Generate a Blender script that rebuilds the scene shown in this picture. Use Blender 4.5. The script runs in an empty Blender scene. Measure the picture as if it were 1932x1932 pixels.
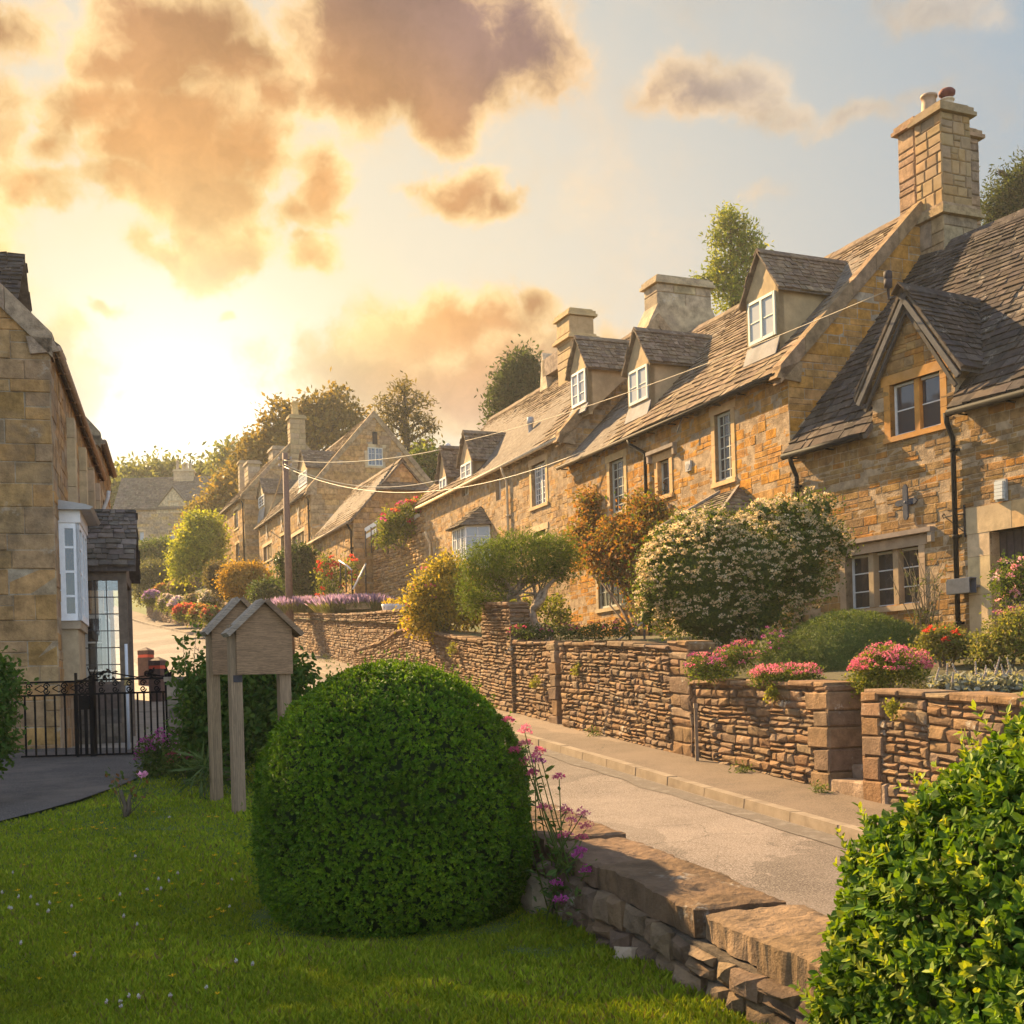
import bpy, math, random
import numpy as np
from mathutils import Vector, Matrix, noise as mnoise

R = random.Random(7)
rng = np.random.default_rng(7)
PI = math.pi
rad = math.radians
S = bpy.context.scene
COL = S.collection

# ------------------------------------------------------------------ camera
F, CX, HY, ROLL, EYE = 2319.0, 966.0, 1321.0, rad(1.7), 1.15
cd = bpy.data.cameras.new('camera')
cam = bpy.data.objects.new('camera', cd)
COL.objects.link(cam)
cd.sensor_width = 36.0
cd.lens = 36.0 * 1229.0 / 1024.0
cd.shift_y = 188.0 / 1024.0
cd.clip_start = 0.05
cd.clip_end = 3000.0
cam.matrix_world = Matrix.Translation((0, 0, EYE)) @ Matrix.Rotation(PI / 2, 4, 'X') @ Matrix.Rotation(-ROLL, 4, 'Z')
S.camera = cam

# ------------------------------------------------------------------ light
SUN_AZ, SUN_EL = rad(-42.0), rad(33.5)      # left of the view axis, above the horizon
to_sun = Vector((math.sin(SUN_AZ) * math.cos(SUN_EL), math.cos(SUN_AZ) * math.cos(SUN_EL), math.sin(SUN_EL)))
ld = bpy.data.lights.new('sun', 'SUN')
ld.energy = 5.0
ld.angle = rad(0.6)
ld.color = (1.0, 0.70, 0.36)
sun = bpy.data.objects.new('sun', ld)
COL.objects.link(sun)
sun.rotation_euler = to_sun.to_track_quat('Z', 'Y').to_euler()

S.view_settings.view_transform = 'Standard'
S.view_settings.look = 'None'
S.view_settings.gamma = 1.0
S.view_settings.exposure = 2.0
SKY_GAIN = 0.255
S.render.engine = 'CYCLES'
S.cycles.use_denoising = True
S.cycles.max_bounces = 6
S.cycles.diffuse_bounces = 3
S.cycles.glossy_bounces = 2
S.cycles.transmission_bounces = 4
S.cycles.volume_bounces = 0
S.cycles.transparent_max_bounces = 4
S.cycles.sample_clamp_indirect = 6.0
S.cycles.caustics_reflective = False
S.cycles.caustics_refractive = False


class NT:
    """small helper round a node tree"""
    def __init__(s, tree):
        s.t = tree
        tree.nodes.clear()

    def n(s, typ, ins=None, **kw):
        nd = s.t.nodes.new(typ)
        for k, v in kw.items():
            setattr(nd, k, v)
        for k, v in (ins or {}).items():
            sock = nd.inputs[k]
            if hasattr(v, 'is_output') or isinstance(v, bpy.types.NodeSocket):
                s.t.links.new(v, sock)
            else:
                sock.default_value = v
        return nd

    def math(s, op, a, b=0.0, c=0.0):
        return s.n('ShaderNodeMath', {0: a, 1: b, 2: c}, operation=op).outputs[0]

    def vmath(s, op, a, b=(0, 0, 0)):
        nd = s.n('ShaderNodeVectorMath', {0: a, 1: b}, operation=op)
        return nd.outputs['Value'] if op in ('LENGTH', 'DOT_PRODUCT', 'DISTANCE') else nd.outputs[0]

    def ramp(s, fac, stops, interp='LINEAR'):
        nd = s.n('ShaderNodeValToRGB', {0: fac})
        cr = nd.color_ramp
        cr.interpolation = interp
        while len(cr.elements) < len(stops):
            cr.elements.new(0.5)
        for e, (p, c) in zip(cr.elements, stops):
            e.position = p
            e.color = (c[0], c[1], c[2], 1)
        return nd.outputs[0]

    def mix(s, fac, a, b, blend='MIX'):
        nd = s.n('ShaderNodeMix', data_type='RGBA', blend_type=blend)
        for i, v in ((0, fac), (6, a), (7, b)):
            if isinstance(v, bpy.types.NodeSocket):
                s.t.links.new(v, nd.inputs[i])
            else:
                nd.inputs[i].default_value = v if i == 0 else (v[0], v[1], v[2], 1)
        return nd.outputs[2]

    def smooth(s, v, lo, hi, a=0.0, b=1.0):
        nd = s.n('ShaderNodeMapRange', {0: v, 1: lo, 2: hi, 3: a, 4: b}, interpolation_type='SMOOTHSTEP')
        return nd.outputs[0]

    def noise(s, vec, scale, detail=3.0, rough=0.55, dims='3D'):
        nd = s.n('ShaderNodeTexNoise', {'Vector': vec, 'Scale': scale, 'Detail': detail, 'Roughness': rough})
        return nd.outputs


def ray(px, py):
    dx, dy = px - CX, HY - py
    c, s = math.cos(ROLL), math.sin(ROLL)
    return (dx * c + dy * s) / F, (-dx * s + dy * c) / F


def P(px, py, Y):
    a, b = ray(px, py)
    return Vector((a * Y, Y, b * Y + EYE))


# ------------------------------------------------------------------ sky
world = bpy.data.worlds.new('World')
S.world = world
world.use_nodes = True
w = NT(world.node_tree)
gen = w.n('ShaderNodeTexCoord').outputs['Generated']
sep = w.n('ShaderNodeSeparateXYZ', {0: gen})
azim = w.math('ARCTAN2', sep.outputs[0], sep.outputs[1])
elev = w.math('ARCSINE', sep.outputs[2])
q0 = w.n('ShaderNodeCombineXYZ', {0: azim, 1: elev}).outputs[0]


def ae(px, py):
    a, b = ray(px, py)
    return math.atan(a), math.atan(b / math.sqrt(1 + a * a))


nz = w.noise(gen, 5.0, 3.0, 0.6)
nz2 = w.noise(gen, 17.0, 4.0, 0.6)
warp = w.vmath('SCALE', w.vmath('SUBTRACT', nz['Color'], (0.5, 0.5, 0.5)))
warp.node.inputs['Scale'].default_value = 0.11
warp2 = w.vmath('SCALE', w.vmath('SUBTRACT', nz2['Color'], (0.5, 0.5, 0.5)))
warp2.node.inputs['Scale'].default_value = 0.055
q = w.vmath('ADD', w.vmath('ADD', q0, warp), warp2)
CLOUDS = [  # x, y, half width, half height, weight (measured positions turned into sky directions)
    (40, 40, 130, 80, .8), (320, 40, 170, 90, 1.0), (230, 110, 150, 80, .95), (150, 75, 60, 60, .6), (420, 130, 120, 70, .85),
    (190, 210, 120, 80, .95), (130, 270, 70, 80, .8), (330, 230, 150, 80, .9), (430, 300, 110, 70, .85), (300, 310, 150, 70, .9),
    (60, 370, 150, 40, .75), (240, 380, 120, 45, .8), (350, 400, 120, 60, .85), (480, 200, 70, 50, .6),
    (760, 50, 240, 120, 1.15), (700, 150, 170, 110, 1.0), (880, 120, 190, 120, 1.1), (1010, 90, 150, 110, .95), (850, 220, 130, 75, .95), (800, 265, 60, 30, .6),
    (600, 190, 70, 60, .7), (520, 60, 30, 40, .4), (1100, 150, 80, 90, .5), (640, 40, 70, 70, .6),
    (1390, 160, 130, 66, .8), (1620, 212, 110, 36, .6), (1500, 195, 80, 36, .5),
    (860, 392, 100, 46, .95), (950, 405, 70, 26, .7), (780, 385, 60, 30, .6), (590, 380, 60, 70, .95), (550, 425, 80, 40, .8), (640, 420, 50, 26, .5),
    (390, 490, 120, 56, .95), (300, 480, 70, 34, .8), (590, 500, 70, 34, .75),
    (800, 650, 170, 80, .85), (930, 635, 140, 66, .85), (700, 730, 210, 90, .75), (960, 730, 220, 100, .85), (1005, 600, 44, 36, .8), (820, 760, 260, 90, .8), (1180, 720, 130, 70, .55), (600, 680, 80, 60, .5),
    (195, 588, 40, 20, .8), (140, 720, 80, 70, .7), (110, 640, 60, 50, .45), (430, 632, 24, 16, .6), (520, 760, 70, 40, .45), (230, 750, 70, 30, .45),
    (1455, 380, 80, 28, .35), (1800, 10, 120, 40, .5), (1870, 40, 60, 30, .4), (-250, 200, 300, 200, 1.0), (-400, 500, 300, 150, .8), (2300, 200, 300, 100, .7),
    (2700, 500, 300, 120, .6), (500, -400, 600, 250, .8), (1600, -500, 500, 200, .6),
]
dens = None
for (px, py, rx, ry, wt) in CLOUDS:
    a, e = ae(px, py)
    mp = w.n('ShaderNodeMapping', {'Vector': q, 'Location': (a, e, 0), 'Scale': (rx / F * 1.42, ry / F * 1.42, 1)}, vector_type='TEXTURE')
    g = w.n('ShaderNodeTexGradient', {0: mp.outputs[0]}, gradient_type='SPHERICAL').outputs['Fac']
    g = w.math('MULTIPLY', g, wt)
    dens = g if dens is None else w.math('SMOOTH_MAX', dens, g, 0.12)
fb = w.noise(w.vmath('ADD', gen, w.vmath('MULTIPLY', nz2['Color'], (.07, .07, .07))), 9.0, 9.0, 0.64)['Fac']
fb2 = w.noise(gen, 3.1, 4.0, 0.6)['Fac']
near_ = w.smooth(dens, 0.0, 0.3, 0.12, 1.0)
dens = w.math('ADD', dens, w.math('MULTIPLY', w.math('MULTIPLY', w.math('SUBTRACT', fb, 0.5), 1.55), near_))
dens = w.math('ADD', dens, w.math('MULTIPLY', w.math('SUBTRACT', fb2, 0.5), 0.30))
mask = w.smooth(dens, 0.06, 0.42)
core = w.smooth(dens, 0.22, 0.72)
ga, ge = ae(345, 800)
dist = w.vmath('DISTANCE', w.vmath('MULTIPLY', q0, (.85, 1.0, 0)), (ga * .85, ge, 0))
dn = w.math('MULTIPLY', dist, 0.5)
clear = w.ramp(dn, [(0.0, (1.0, .98, .93)), (.035, (1, .94, .80)), (.075, (.92, .82, .60)), (.12, (.82, .74, .58)), (.17, (.70, .66, .57)), (.22, (.55, .565, .54)), (.28, (.40, .47, .52)), (.36, (.24, .37, .51)), (1.0, (.52, .60, .72))])
boost = w.ramp(dn, [(0.0, (2.0, 1.95, 1.75)), (.03, (1.35, 1.3, 1.2)), (.06, (1.05, 1.04, 1.0)), (.10, (1, 1, 1)), (.45, (1, 1, 1)), (.8, (1.0, 1.0, 1.0))])
clear = w.mix(1.0, clear, boost, 'MULTIPLY')
edge = w.ramp(dn, [(0.0, (1.4, 1.2, .7)), (.05, (1.08, .82, .34)), (.10, (1.10, .78, .36)), (.18, (1.08, .71, .36)), (.23, (.74, .60, .44)), (.33, (.46, .44, .41)), (.45, (.40, .43, .46))])
corec = w.ramp(dn, [(0.0, (1.1, .9, .5)), (.05, (.98, .68, .30)), (.10, (.78, .40, .145)), (.14, (.52, .27, .125)), (.165, (.33, .195, .15)), (.19, (.265, .17, .165)), (.22, (.46, .37, .31)), (.26, (.50, .45, .40)), (.6, (.45, .45, .45))])
lowbank = w.smooth(elev, rad(10), rad(18), 0.0, 1.0)
corec = w.mix(lowbank, (.64, .46, .34), corec)
edge = w.mix(lowbank, (.84, .64, .42), edge)
ccol = w.mix(core, edge, corec)
mask2 = w.math('MULTIPLY', mask, w.smooth(dist, 0.02, 0.16, 0.35, 1.0))
mask2 = w.math('MULTIPLY', mask2, w.smooth(dist, 0.45, 0.75, 1.0, 0.75))
tex = w.smooth(w.noise(w.vmath('ADD', gen, warp2), 13.0, 8.0, .62)['Fac'], .28, .72, .78, 1.22)
ccol = w.mix(1.0, ccol, w.n('ShaderNodeCombineColor', {0: tex, 1: tex, 2: tex}).outputs[0], 'MULTIPLY')
skyc = w.mix(mask2, clear, ccol)
bg = w.n('ShaderNodeBackground', {'Color': skyc, 'Strength': SKY_GAIN})
nish = w.n('ShaderNodeTexSky', sky_type='NISHITA')
nish.sun_disc = False
nish.sun_elevation = SUN_EL
nish.sun_rotation = SUN_AZ
bg2 = w.n('ShaderNodeBackground', {'Color': nish.outputs[0], 'Strength': w.smooth(dist, 0.7, 1.5, 0.0, 0.05)})
# the clear-air sky gives its blue daylight behind and above the cloud cover
addn = w.n('ShaderNodeAddShader', {0: bg.outputs[0], 1: bg2.outputs[0]})
w.n('ShaderNodeOutputWorld', {'Surface': addn.outputs[0]})

# ------------------------------------------------------------------ object helpers


def link(o, parent=None):
    COL.objects.link(o)
    if parent is not None:
        o.parent = parent
    return o


def tag(o, label=None, cat=None, group=None, kind=None):
    if label:
        o['label'] = label
    if cat:
        o['category'] = cat
    if group:
        o['group'] = group
    if kind:
        o['kind'] = kind
    return o


def thing(name, label, cat, loc=(0, 0, 0), rz=0.0, group=None):
    o = bpy.data.objects.new(name, None)
    o.empty_display_size = 0.2
    o.location = loc
    o.rotation_euler = (0, 0, rz)
    link(o)
    return tag(o, label, cat, group)


class MB:
    """collects faces with a colour each; build() links them as ONE mesh object"""
    def __init__(s):
        s.v, s.f, s.t, s.m = [], [], [], []

    def add(s, vs, fs, tint=(.5, .5, .5), mat=0):
        b = len(s.v)
        s.v.extend([tuple(p) for p in vs])
        for f in fs:
            s.f.append(tuple(i + b for i in f))
            s.t.append(tint)
            s.m.append(mat)

    def hexa(s, p, tint=(.5, .5, .5), mat=0):
        s.add(p, [(0, 3, 2, 1), (4, 5, 6, 7), (0, 1, 5, 4), (1, 2, 6, 5), (2, 3, 7, 6), (3, 0, 4, 7)], tint, mat)

    def box(s, x0, x1, y0, y1, z0, z1, tint=(.5, .5, .5), mat=0):
        s.hexa([(x0, y0, z0), (x1, y0, z0), (x1, y1, z0), (x0, y1, z0), (x0, y0, z1), (x1, y0, z1), (x1, y1, z1), (x0, y1, z1)], tint, mat)

    def fbox(s, fr, a0, a1, z0, z1, d0, d1, tint=(.5, .5, .5), mat=0):
        g = fr.at
        s.hexa([g(a0, z0, d1), g(a1, z0, d1), g(a1, z0, d0), g(a0, z0, d0), g(a0, z1, d1), g(a1, z1, d1), g(a1, z1, d0), g(a0, z1, d0)], tint, mat)

    def beam(s, p, q, wv, hv, tint=(.5, .5, .5), mat=0):
        p, q, wv, hv = Vector(p), Vector(q), Vector(wv), Vector(hv)
        s.hexa([p, p + wv, q + wv, q, p + hv, p + wv + hv, q + wv + hv, q + hv], tint, mat)

    def poly_prism(s, pts, off, tint=(.5, .5, .5), mat=0):
        n = len(pts)
        off = Vector(off)
        vs = [Vector(p) for p in pts] + [Vector(p) + off for p in pts]
        fs = [tuple(range(n)), tuple(range(2 * n - 1, n - 1, -1))] + [(i, i + n, (i + 1) % n + n, (i + 1) % n) for i in range(n)]
        s.add(vs, fs, tint, mat)

    def tube(s, pts, r, n=6, tint=(.5, .5, .5), mat=0, r1=None, caps=True):
        pts = [Vector(p) for p in pts]
        m = len(pts)
        vs, fs = [], []
        ref = None
        for i, p in enumerate(pts):
            d = (pts[min(i + 1, m - 1)] - pts[max(i - 1, 0)])
            d = d.normalized() if d.length > 1e-9 else Vector((0, 0, 1))
            if ref is None:
                ref = Vector((1, 0, 0)) if abs(d.x) < .8 else Vector((0, 1, 0))
            a = d.cross(ref).normalized()
            b = d.cross(a)
            ref = -b if False else a.cross(d)
            rr = r if r1 is None else r + (r1 - r) * i / max(1, m - 1)
            for k in range(n):
                an = 2 * PI * k / n
                vs.append(p + a * (rr * math.cos(an)) + b * (rr * math.sin(an)))
        for i in range(m - 1):
            for k in range(n):
                fs.append((i * n + k, i * n + (k + 1) % n, (i + 1) * n + (k + 1) % n, (i + 1) * n + k))
        if caps:
            fs.append(tuple(range(n - 1, -1, -1)))
            fs.append(tuple(range((m - 1) * n, m * n)))
        s.add(vs, fs, tint, mat)

    def lathe(s, c, prof, n=12, tint=(.5, .5, .5), mat=0):
        vs, fs = [], []
        for (r, z) in prof:
            for k in range(n):
                an = 2 * PI * k / n
                vs.append((c[0] + r * math.cos(an), c[1] + r * math.sin(an), c[2] + z))
        for i in range(len(prof) - 1):
            for k in range(n):
                fs.append((i * n + k, i * n + (k + 1) % n, (i + 1) * n + (k + 1) % n, (i + 1) * n + k))
        fs.append(tuple(range((len(prof) - 1) * n, len(prof) * n)))
        s.add(vs, fs, tint, mat)

    def build(s, name, mats, parent=None, smooth=False, off=None):
        me = bpy.data.meshes.new(name)
        v = s.v if off is None else [(a - off[0], b - off[1], c - off[2]) for a, b, c in s.v]
        me.from_pydata(v, [], s.f)
        if not isinstance(mats, (list, tuple)):
            mats = [mats]
        for m in mats:
            me.materials.append(m)
        at = me.attributes.new('tint', 'FLOAT_COLOR', 'FACE')
        arr = np.ones((len(s.f), 4), np.float32)
        arr[:, :3] = np.array(s.t, np.float32).reshape(-1, 3)
        at.data.foreach_set('color', arr.ravel())
        me.polygons.foreach_set('material_index', np.array(s.m, np.int32))
        me.polygons.foreach_set('use_smooth', np.full(len(s.f), smooth, bool))
        me.update()
        o = bpy.data.objects.new(name, me)
        return link(o, parent)


def np_mesh(name, V, Fc, T, mat, parent=None, smooth=False):
    """V (n,3), Fc (m,k) all faces the same size, T (m,3) face colours"""
    me = bpy.data.meshes.new(name)
    n, (m, k) = len(V), Fc.shape
    me.vertices.add(n)
    me.vertices.foreach_set('co', np.asarray(V, np.float32).ravel())
    me.loops.add(m * k)
    me.loops.foreach_set('vertex_index', np.asarray(Fc, np.int32).ravel())
    me.polygons.add(m)
    me.polygons.foreach_set('loop_start', np.arange(0, m * k, k, dtype=np.int32))
    me.polygons.foreach_set('loop_total', np.full(m, k, np.int32))
    me.polygons.foreach_set('use_smooth', np.full(m, smooth, bool))
    me.update(calc_edges=True)
    at = me.attributes.new('tint', 'FLOAT_COLOR', 'FACE')
    arr = np.ones((m, 4), np.float32)
    arr[:, :3] = T
    at.data.foreach_set('color', arr.ravel())
    me.materials.append(mat)
    o = bpy.data.objects.new(name, me)
    return link(o, parent)


class Frame:
    """a vertical face: o origin, u along it, n out of it, z up"""
    def __init__(s, o, u, n):
        s.o, s.u, s.n = Vector(o), Vector(u), Vector(n)

    def at(s, a, z, d=0.0):
        p = s.o + s.u * a + s.n * d
        return Vector((p.x, p.y, p.z + z))


# ------------------------------------------------------------------ materials
def new_mat(name):
    m = bpy.data.materials.new(name)
    m.use_nodes = True
    return m, NT(m.node_tree)


def tint_mat(name, rough=.85, var=.35, scale=6.0, bump=.0, bscale=40.0, spec=.3, lichen=None, lscale=2.5, lth=.58, stain=None, metallic=0.0, bdist=.01):
    m, t = new_mat(name)
    pos = t.n('ShaderNodeNewGeometry').outputs['Position']
    col = t.n('ShaderNodeAttribute', attribute_name='tint').outputs['Color']
    nf = t.noise(pos, scale, 5.0, .65)['Fac']
    k = t.smooth(nf, .25, .75, 1 - var, 1 + var)
    kk = t.n('ShaderNodeCombineColor', {0: k, 1: k, 2: k}).outputs[0]
    col = t.mix(1.0, col, kk, 'MULTIPLY')
    if stain:
        sf = t.smooth(t.noise(pos, stain[1], 4.0, .6)['Fac'], .48, .68, 0, stain[2])
        col = t.mix(sf, col, stain[0])
    if lichen:
        lf = t.math('MULTIPLY', t.smooth(t.noise(pos, lscale, 5.0, .7)['Fac'], lth - .06, lth + .06), t.smooth(t.noise(pos, lscale * 11, 3.0, .6)['Fac'], .42, .56))
        col = t.mix(t.math('MULTIPLY', lf, .8), col, lichen)
    b = t.n('ShaderNodeBsdfPrincipled', {'Base Color': col, 'Roughness': rough, 'Specular IOR Level': spec, 'Metallic': metallic})
    if bump:
        bf = t.noise(pos, bscale, 5.0, .7)['Fac']
        bn = t.n('ShaderNodeBump', {'Height': bf, 'Strength': bump, 'Distance': bdist})
        t.t.links.new(bn.outputs[0], b.inputs['Normal'])
    t.n('ShaderNodeOutputMaterial', {'Surface': b.outputs[0]})
    return m


def leaf_mat(name, trans=.4, rough=.45, spec=.35, warm=(1.25, 1.15, .45)):
    m, t = new_mat(name)
    col = t.n('ShaderNodeAttribute', attribute_name='tint').outputs['Color']
    b = t.n('ShaderNodeBsdfPrincipled', {'Base Color': col, 'Roughness': rough, 'Specular IOR Level': spec})
    tr = t.n('ShaderNodeBsdfTranslucent', {'Color': t.mix(1.0, col, warm, 'MULTIPLY')})
    mx = t.n('ShaderNodeMixShader', {0: trans, 1: b.outputs[0], 2: tr.outputs[0]})
    t.n('ShaderNodeOutputMaterial', {'Surface': mx.outputs[0]})
    return m


M = {}
M['stone'] = tint_mat('limestone', .9, .40, 6.0, .9, 28.0, .04, lichen=(.32, .245, .165), lscale=1.4, lth=.66, stain=((.15, .10, .06), 1.1, .34), bdist=.025)
M['cleanstone'] = tint_mat('dressed_limestone', .88, .22, 6.0, .4, 40.0, .2, stain=((.22, .17, .12), 1.5, .4))
M['oldstone'] = tint_mat('lichened_limestone', .9, .45, 4.0, 1.0, 24.0, .2, lichen=(.46, .385, .30), lscale=1.2, lth=.62, stain=((.20, .15, .11), .8, .6), bdist=.02)
M['slate'] = tint_mat('stone_slate', .88, .35, 9.0, .5, 35.0, .05, lichen=(.34, .29, .22), lscale=3.2, lth=.64, stain=((.10, .07, .05), 1.3, .5))
M['drystone'] = tint_mat('dry_stone', .92, .38, 7.0, .9, 30.0, .15, lichen=(.40, .36, .29), lscale=2.2, lth=.64, stain=((.15, .095, .06), 1.3, .5), bdist=.02)
M['paint'] = tint_mat('painted_wood', .45, .08, 8.0, .12, 60.0, .4)
M['wood'] = tint_mat('weathered_wood', .8, .25, 12.0, .3, 60.0, .25)
M['metal'] = tint_mat('dark_metal', .65, .2, 10.0, .2, 60.0, .08)
M['render'] = tint_mat('lime_render', .9, .22, 2.5, .4, 50.0, .2, stain=((.22, .17, .10), 2.0, .4))
M['terracotta'] = tint_mat('terracotta', .75, .2, 8.0, .2, 50.0, .3)
M['leaf'] = leaf_mat('leaf', .48, .6, .10)
M['boxleaf'] = leaf_mat('box_leaf', .36, .55, .14, (1.6, 1.4, .25))
M['dryleaf'] = leaf_mat('small_leaf', .38, .6, .2)
M['petal'] = leaf_mat('petal', .45, .6, .15, (1.1, 1.0, 1.0))
M['bark'] = tint_mat('bark', .9, .4, 14.0, .8, 40.0, .15)
M['cable'] = tint_mat('cable_sheath', .5, .1)


def glass_mat():
    m, t = new_mat('window_glass')
    pos = t.n('ShaderNodeNewGeometry').outputs['Position']
    col = t.n('ShaderNodeAttribute', attribute_name='tint').outputs['Color']
    b = t.n('ShaderNodeBsdfPrincipled', {'Base Color': col, 'Roughness': .05, 'Specular IOR Level': .8, 'IOR': 1.6})
    bn = t.n('ShaderNodeBump', {'Height': t.noise(pos, 3.5, 1.0)['Fac'], 'Strength': .06, 'Distance': .05})
    t.t.links.new(bn.outputs[0], b.inputs['Normal'])
    t.n('ShaderNodeOutputMaterial', {'Surface': b.outputs[0]})
    return m


M['glass'] = glass_mat()


def clear_glass():
    m, t = new_mat('clear_glass')
    tr = t.n('ShaderNodeBsdfTransparent', {'Color': (.93, .94, .92, 1)})
    gl = t.n('ShaderNodeBsdfGlossy', {'Color': (1, 1, 1, 1), 'Roughness': .03})
    mx = t.n('ShaderNodeMixShader', {0: .10, 1: tr.outputs[0], 2: gl.outputs[0]})
    t.n('ShaderNodeOutputMaterial', {'Surface': mx.outputs[0]})
    return m


M['clear'] = clear_glass()


def ground_mat(name, c1, c2, scale, rough=.95, bump=.5, bscale=60.0, c3=None, s3=1.0, grit=None, cracks=None):
    m, t = new_mat(name)
    pos = t.n('ShaderNodeNewGeometry').outputs['Position']
    col = t.mix(t.smooth(t.noise(pos, scale, 6.0, .65)['Fac'], .3, .7), c1, c2)
    if c3:
        col = t.mix(t.smooth(t.noise(pos, s3, 5.0, .6)['Fac'], .5, .68, 0, .8), col, c3)
    if grit:
        col = t.mix(t.smooth(t.noise(pos, grit[1], 2.0, .5)['Fac'], .45, .62, 0, grit[2]), col, grit[0])
    if cracks:
        wp = t.vmath('ADD', pos, t.vmath('MULTIPLY', t.noise(pos, 1.6, 5.0, .7)['Color'], (.5, .5, .5)))
        vd = t.n('ShaderNodeTexVoronoi', {'Vector': wp, 'Scale': cracks}, feature='DISTANCE_TO_EDGE').outputs['Distance']
        gate = t.smooth(t.noise(pos, .7, 3.0, .6)['Fac'], .48, .56)
        col = t.mix(t.math('MULTIPLY', t.smooth(vd, .0, .008, .7, 0.0), gate), col, (.03, .025, .02))
        pt = t.n('ShaderNodeTexVoronoi', {'Vector': t.vmath('MULTIPLY', wp, (1.0, .45, 1.0)), 'Scale': .45}).outputs['Color']
        pk = t.n('ShaderNodeSeparateColor', {0: pt}).outputs[0]
        pv_ = t.smooth(pk, .0, 1.0, .78, 1.15)
        col = t.mix(1.0, col, t.n('ShaderNodeCombineColor', {0: pv_, 1: pv_, 2: pv_}).outputs[0], 'MULTIPLY')
    b = t.n('ShaderNodeBsdfPrincipled', {'Base Color': col, 'Roughness': rough, 'Specular IOR Level': .25})
    bn = t.n('ShaderNodeBump', {'Height': t.noise(pos, bscale, 4.0, .7)['Fac'], 'Strength': bump, 'Distance': .01})
    t.t.links.new(bn.outputs[0], b.inputs['Normal'])
    t.n('ShaderNodeOutputMaterial', {'Surface': b.outputs[0]})
    return m


M['asphalt'] = ground_mat('road_asphalt', (.105, .079, .062), (.165, .128, .102), 1.6, .9, .7, 130.0, (.082, .062, .049), .5, ((.27, .225, .19), 70.0, .75), .8)
M['pave'] = ground_mat('pavement_asphalt', (.12, .086, .06), (.175, .125, .088), 1.5, .9, .6, 90.0, (.09, .066, .048), .6, ((.23, .175, .13), 60.0, .6), 1.1)
M['kerb'] = ground_mat('kerb_stone', (.19, .145, .10), (.25, .195, .14), 4.0, .9, .5, 60.0, (.14, .105, .075), 1.6)
M['path'] = ground_mat('path_tarmac', (.05, .040, .033), (.08, .064, .052), 2.0, .9, .8, 110.0, (.15, .115, .09), .5, ((.2, .17, .16), 80.0, .5))
M['cobble'] = ground_mat('cobbled_paving', (.22, .18, .14), (.30, .25, .20), 3.0, .85, .6, 14.0, (.15, .12, .09), 1.0)
M['lawn'] = ground_mat('lawn_turf', (.045, .075, .012), (.085, .115, .02), 2.0, .95, .8, 50.0, (.13, .11, .045), .8)
M['soil'] = ground_mat('garden_soil', (.06, .045, .03), (.10, .09, .035), 2.0, .95, .8, 30.0, (.06, .08, .02), .7)
M['hill'] = ground_mat('hill_turf', (.07, .09, .025), (.11, .13, .04), .3, .95, .5, 4.0)


def board_mat(name, sc):
    m, t = new_mat(name)
    col = t.n('ShaderNodeAttribute', attribute_name='tint').outputs['Color']
    pos = t.n('ShaderNodeTexCoord').outputs['Object']
    mp = t.n('ShaderNodeMapping', {'Vector': pos, 'Scale': sc}).outputs[0]
    wv = t.noise(mp, 2.2, 6.0, .7)
    rings = t.n('ShaderNodeTexWave', {'Vector': t.vmath('ADD', mp, wv['Color']), 'Scale': 1.6, 'Distortion': 3.5, 'Detail': 3.0}, wave_type='BANDS', bands_direction='Z' if sc[2] > 5 else 'X').outputs['Fac']
    k = t.smooth(t.math('ADD', t.math('MULTIPLY', rings, .35), t.math('MULTIPLY', wv['Fac'], .9)), .3, .95, .62, 1.25)
    col = t.mix(1.0, col, t.n('ShaderNodeCombineColor', {0: k, 1: k, 2: k}).outputs[0], 'MULTIPLY')
    kn = t.smooth(t.noise(pos, 3.2, 1.0)['Fac'], .66, .74, 0, .6)
    col = t.mix(kn, col, (.10, .06, .035))
    b = t.n('ShaderNodeBsdfPrincipled', {'Base Color': col, 'Roughness': .75, 'Specular IOR Level': .25})
    bn = t.n('ShaderNodeBump', {'Height': rings, 'Strength': .25, 'Distance': .004})
    t.t.links.new(bn.outputs[0], b.inputs['Normal'])
    t.n('ShaderNodeOutputMaterial', {'Surface': b.outputs[0]})
    return m


M['wood_board'] = board_mat('oak_boards', (2.0, 2.0, 14.0))
M['wood_post'] = board_mat('oak_posts', (16.0, 16.0, .8))
# ------------------------------------------------------------------ terrain (heights relative to the eye, + EYE)
HRY = [-60, 3, 14.8, 20, 23.7, 34, 48.5, 62, 80, 95, 110, 150, 400]
HRZ = [-7, -2.25, -1.27, -.80, -.50, .52, 2.05, 3.4, 5.6, 8.6, 11.5, 17, 30]


def hr(y):
    return float(np.interp(y, HRY, HRZ)) + EYE


WLY = [3, 14.8, 48.5, 62, 80, 100, 130]
WLX = [7.9, 3.65, -8.48, -13.4, -22.4, -36, -60]


def wallx(y):
    return float(np.interp(y, WLY, WLX))


def nearx(y):                      # lawn-side face of the near garden wall
    return 2.56 - .372 * y


def lawn_z(y):
    return -1.48 + .055 * y + EYE


def grid_sheet(name, rows, mat, kind='structure', smooth=True):
    mb = MB()
    m = len(rows[0])
    vs = [p for r in rows for p in r]
    fs = []
    for i in range(len(rows) - 1):
        for j in range(m - 1):
            fs.append((i * m + j, i * m + j + 1, (i + 1) * m + j + 1, (i + 1) * m + j))
    mb.add(vs, fs)
    return tag(mb.build(name, mat, None, smooth), kind=kind)


def houseline(y):
    return 18.99 - .585 * y if y < 23.2 else 5.39 - .42 * (y - 23.2)


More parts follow.
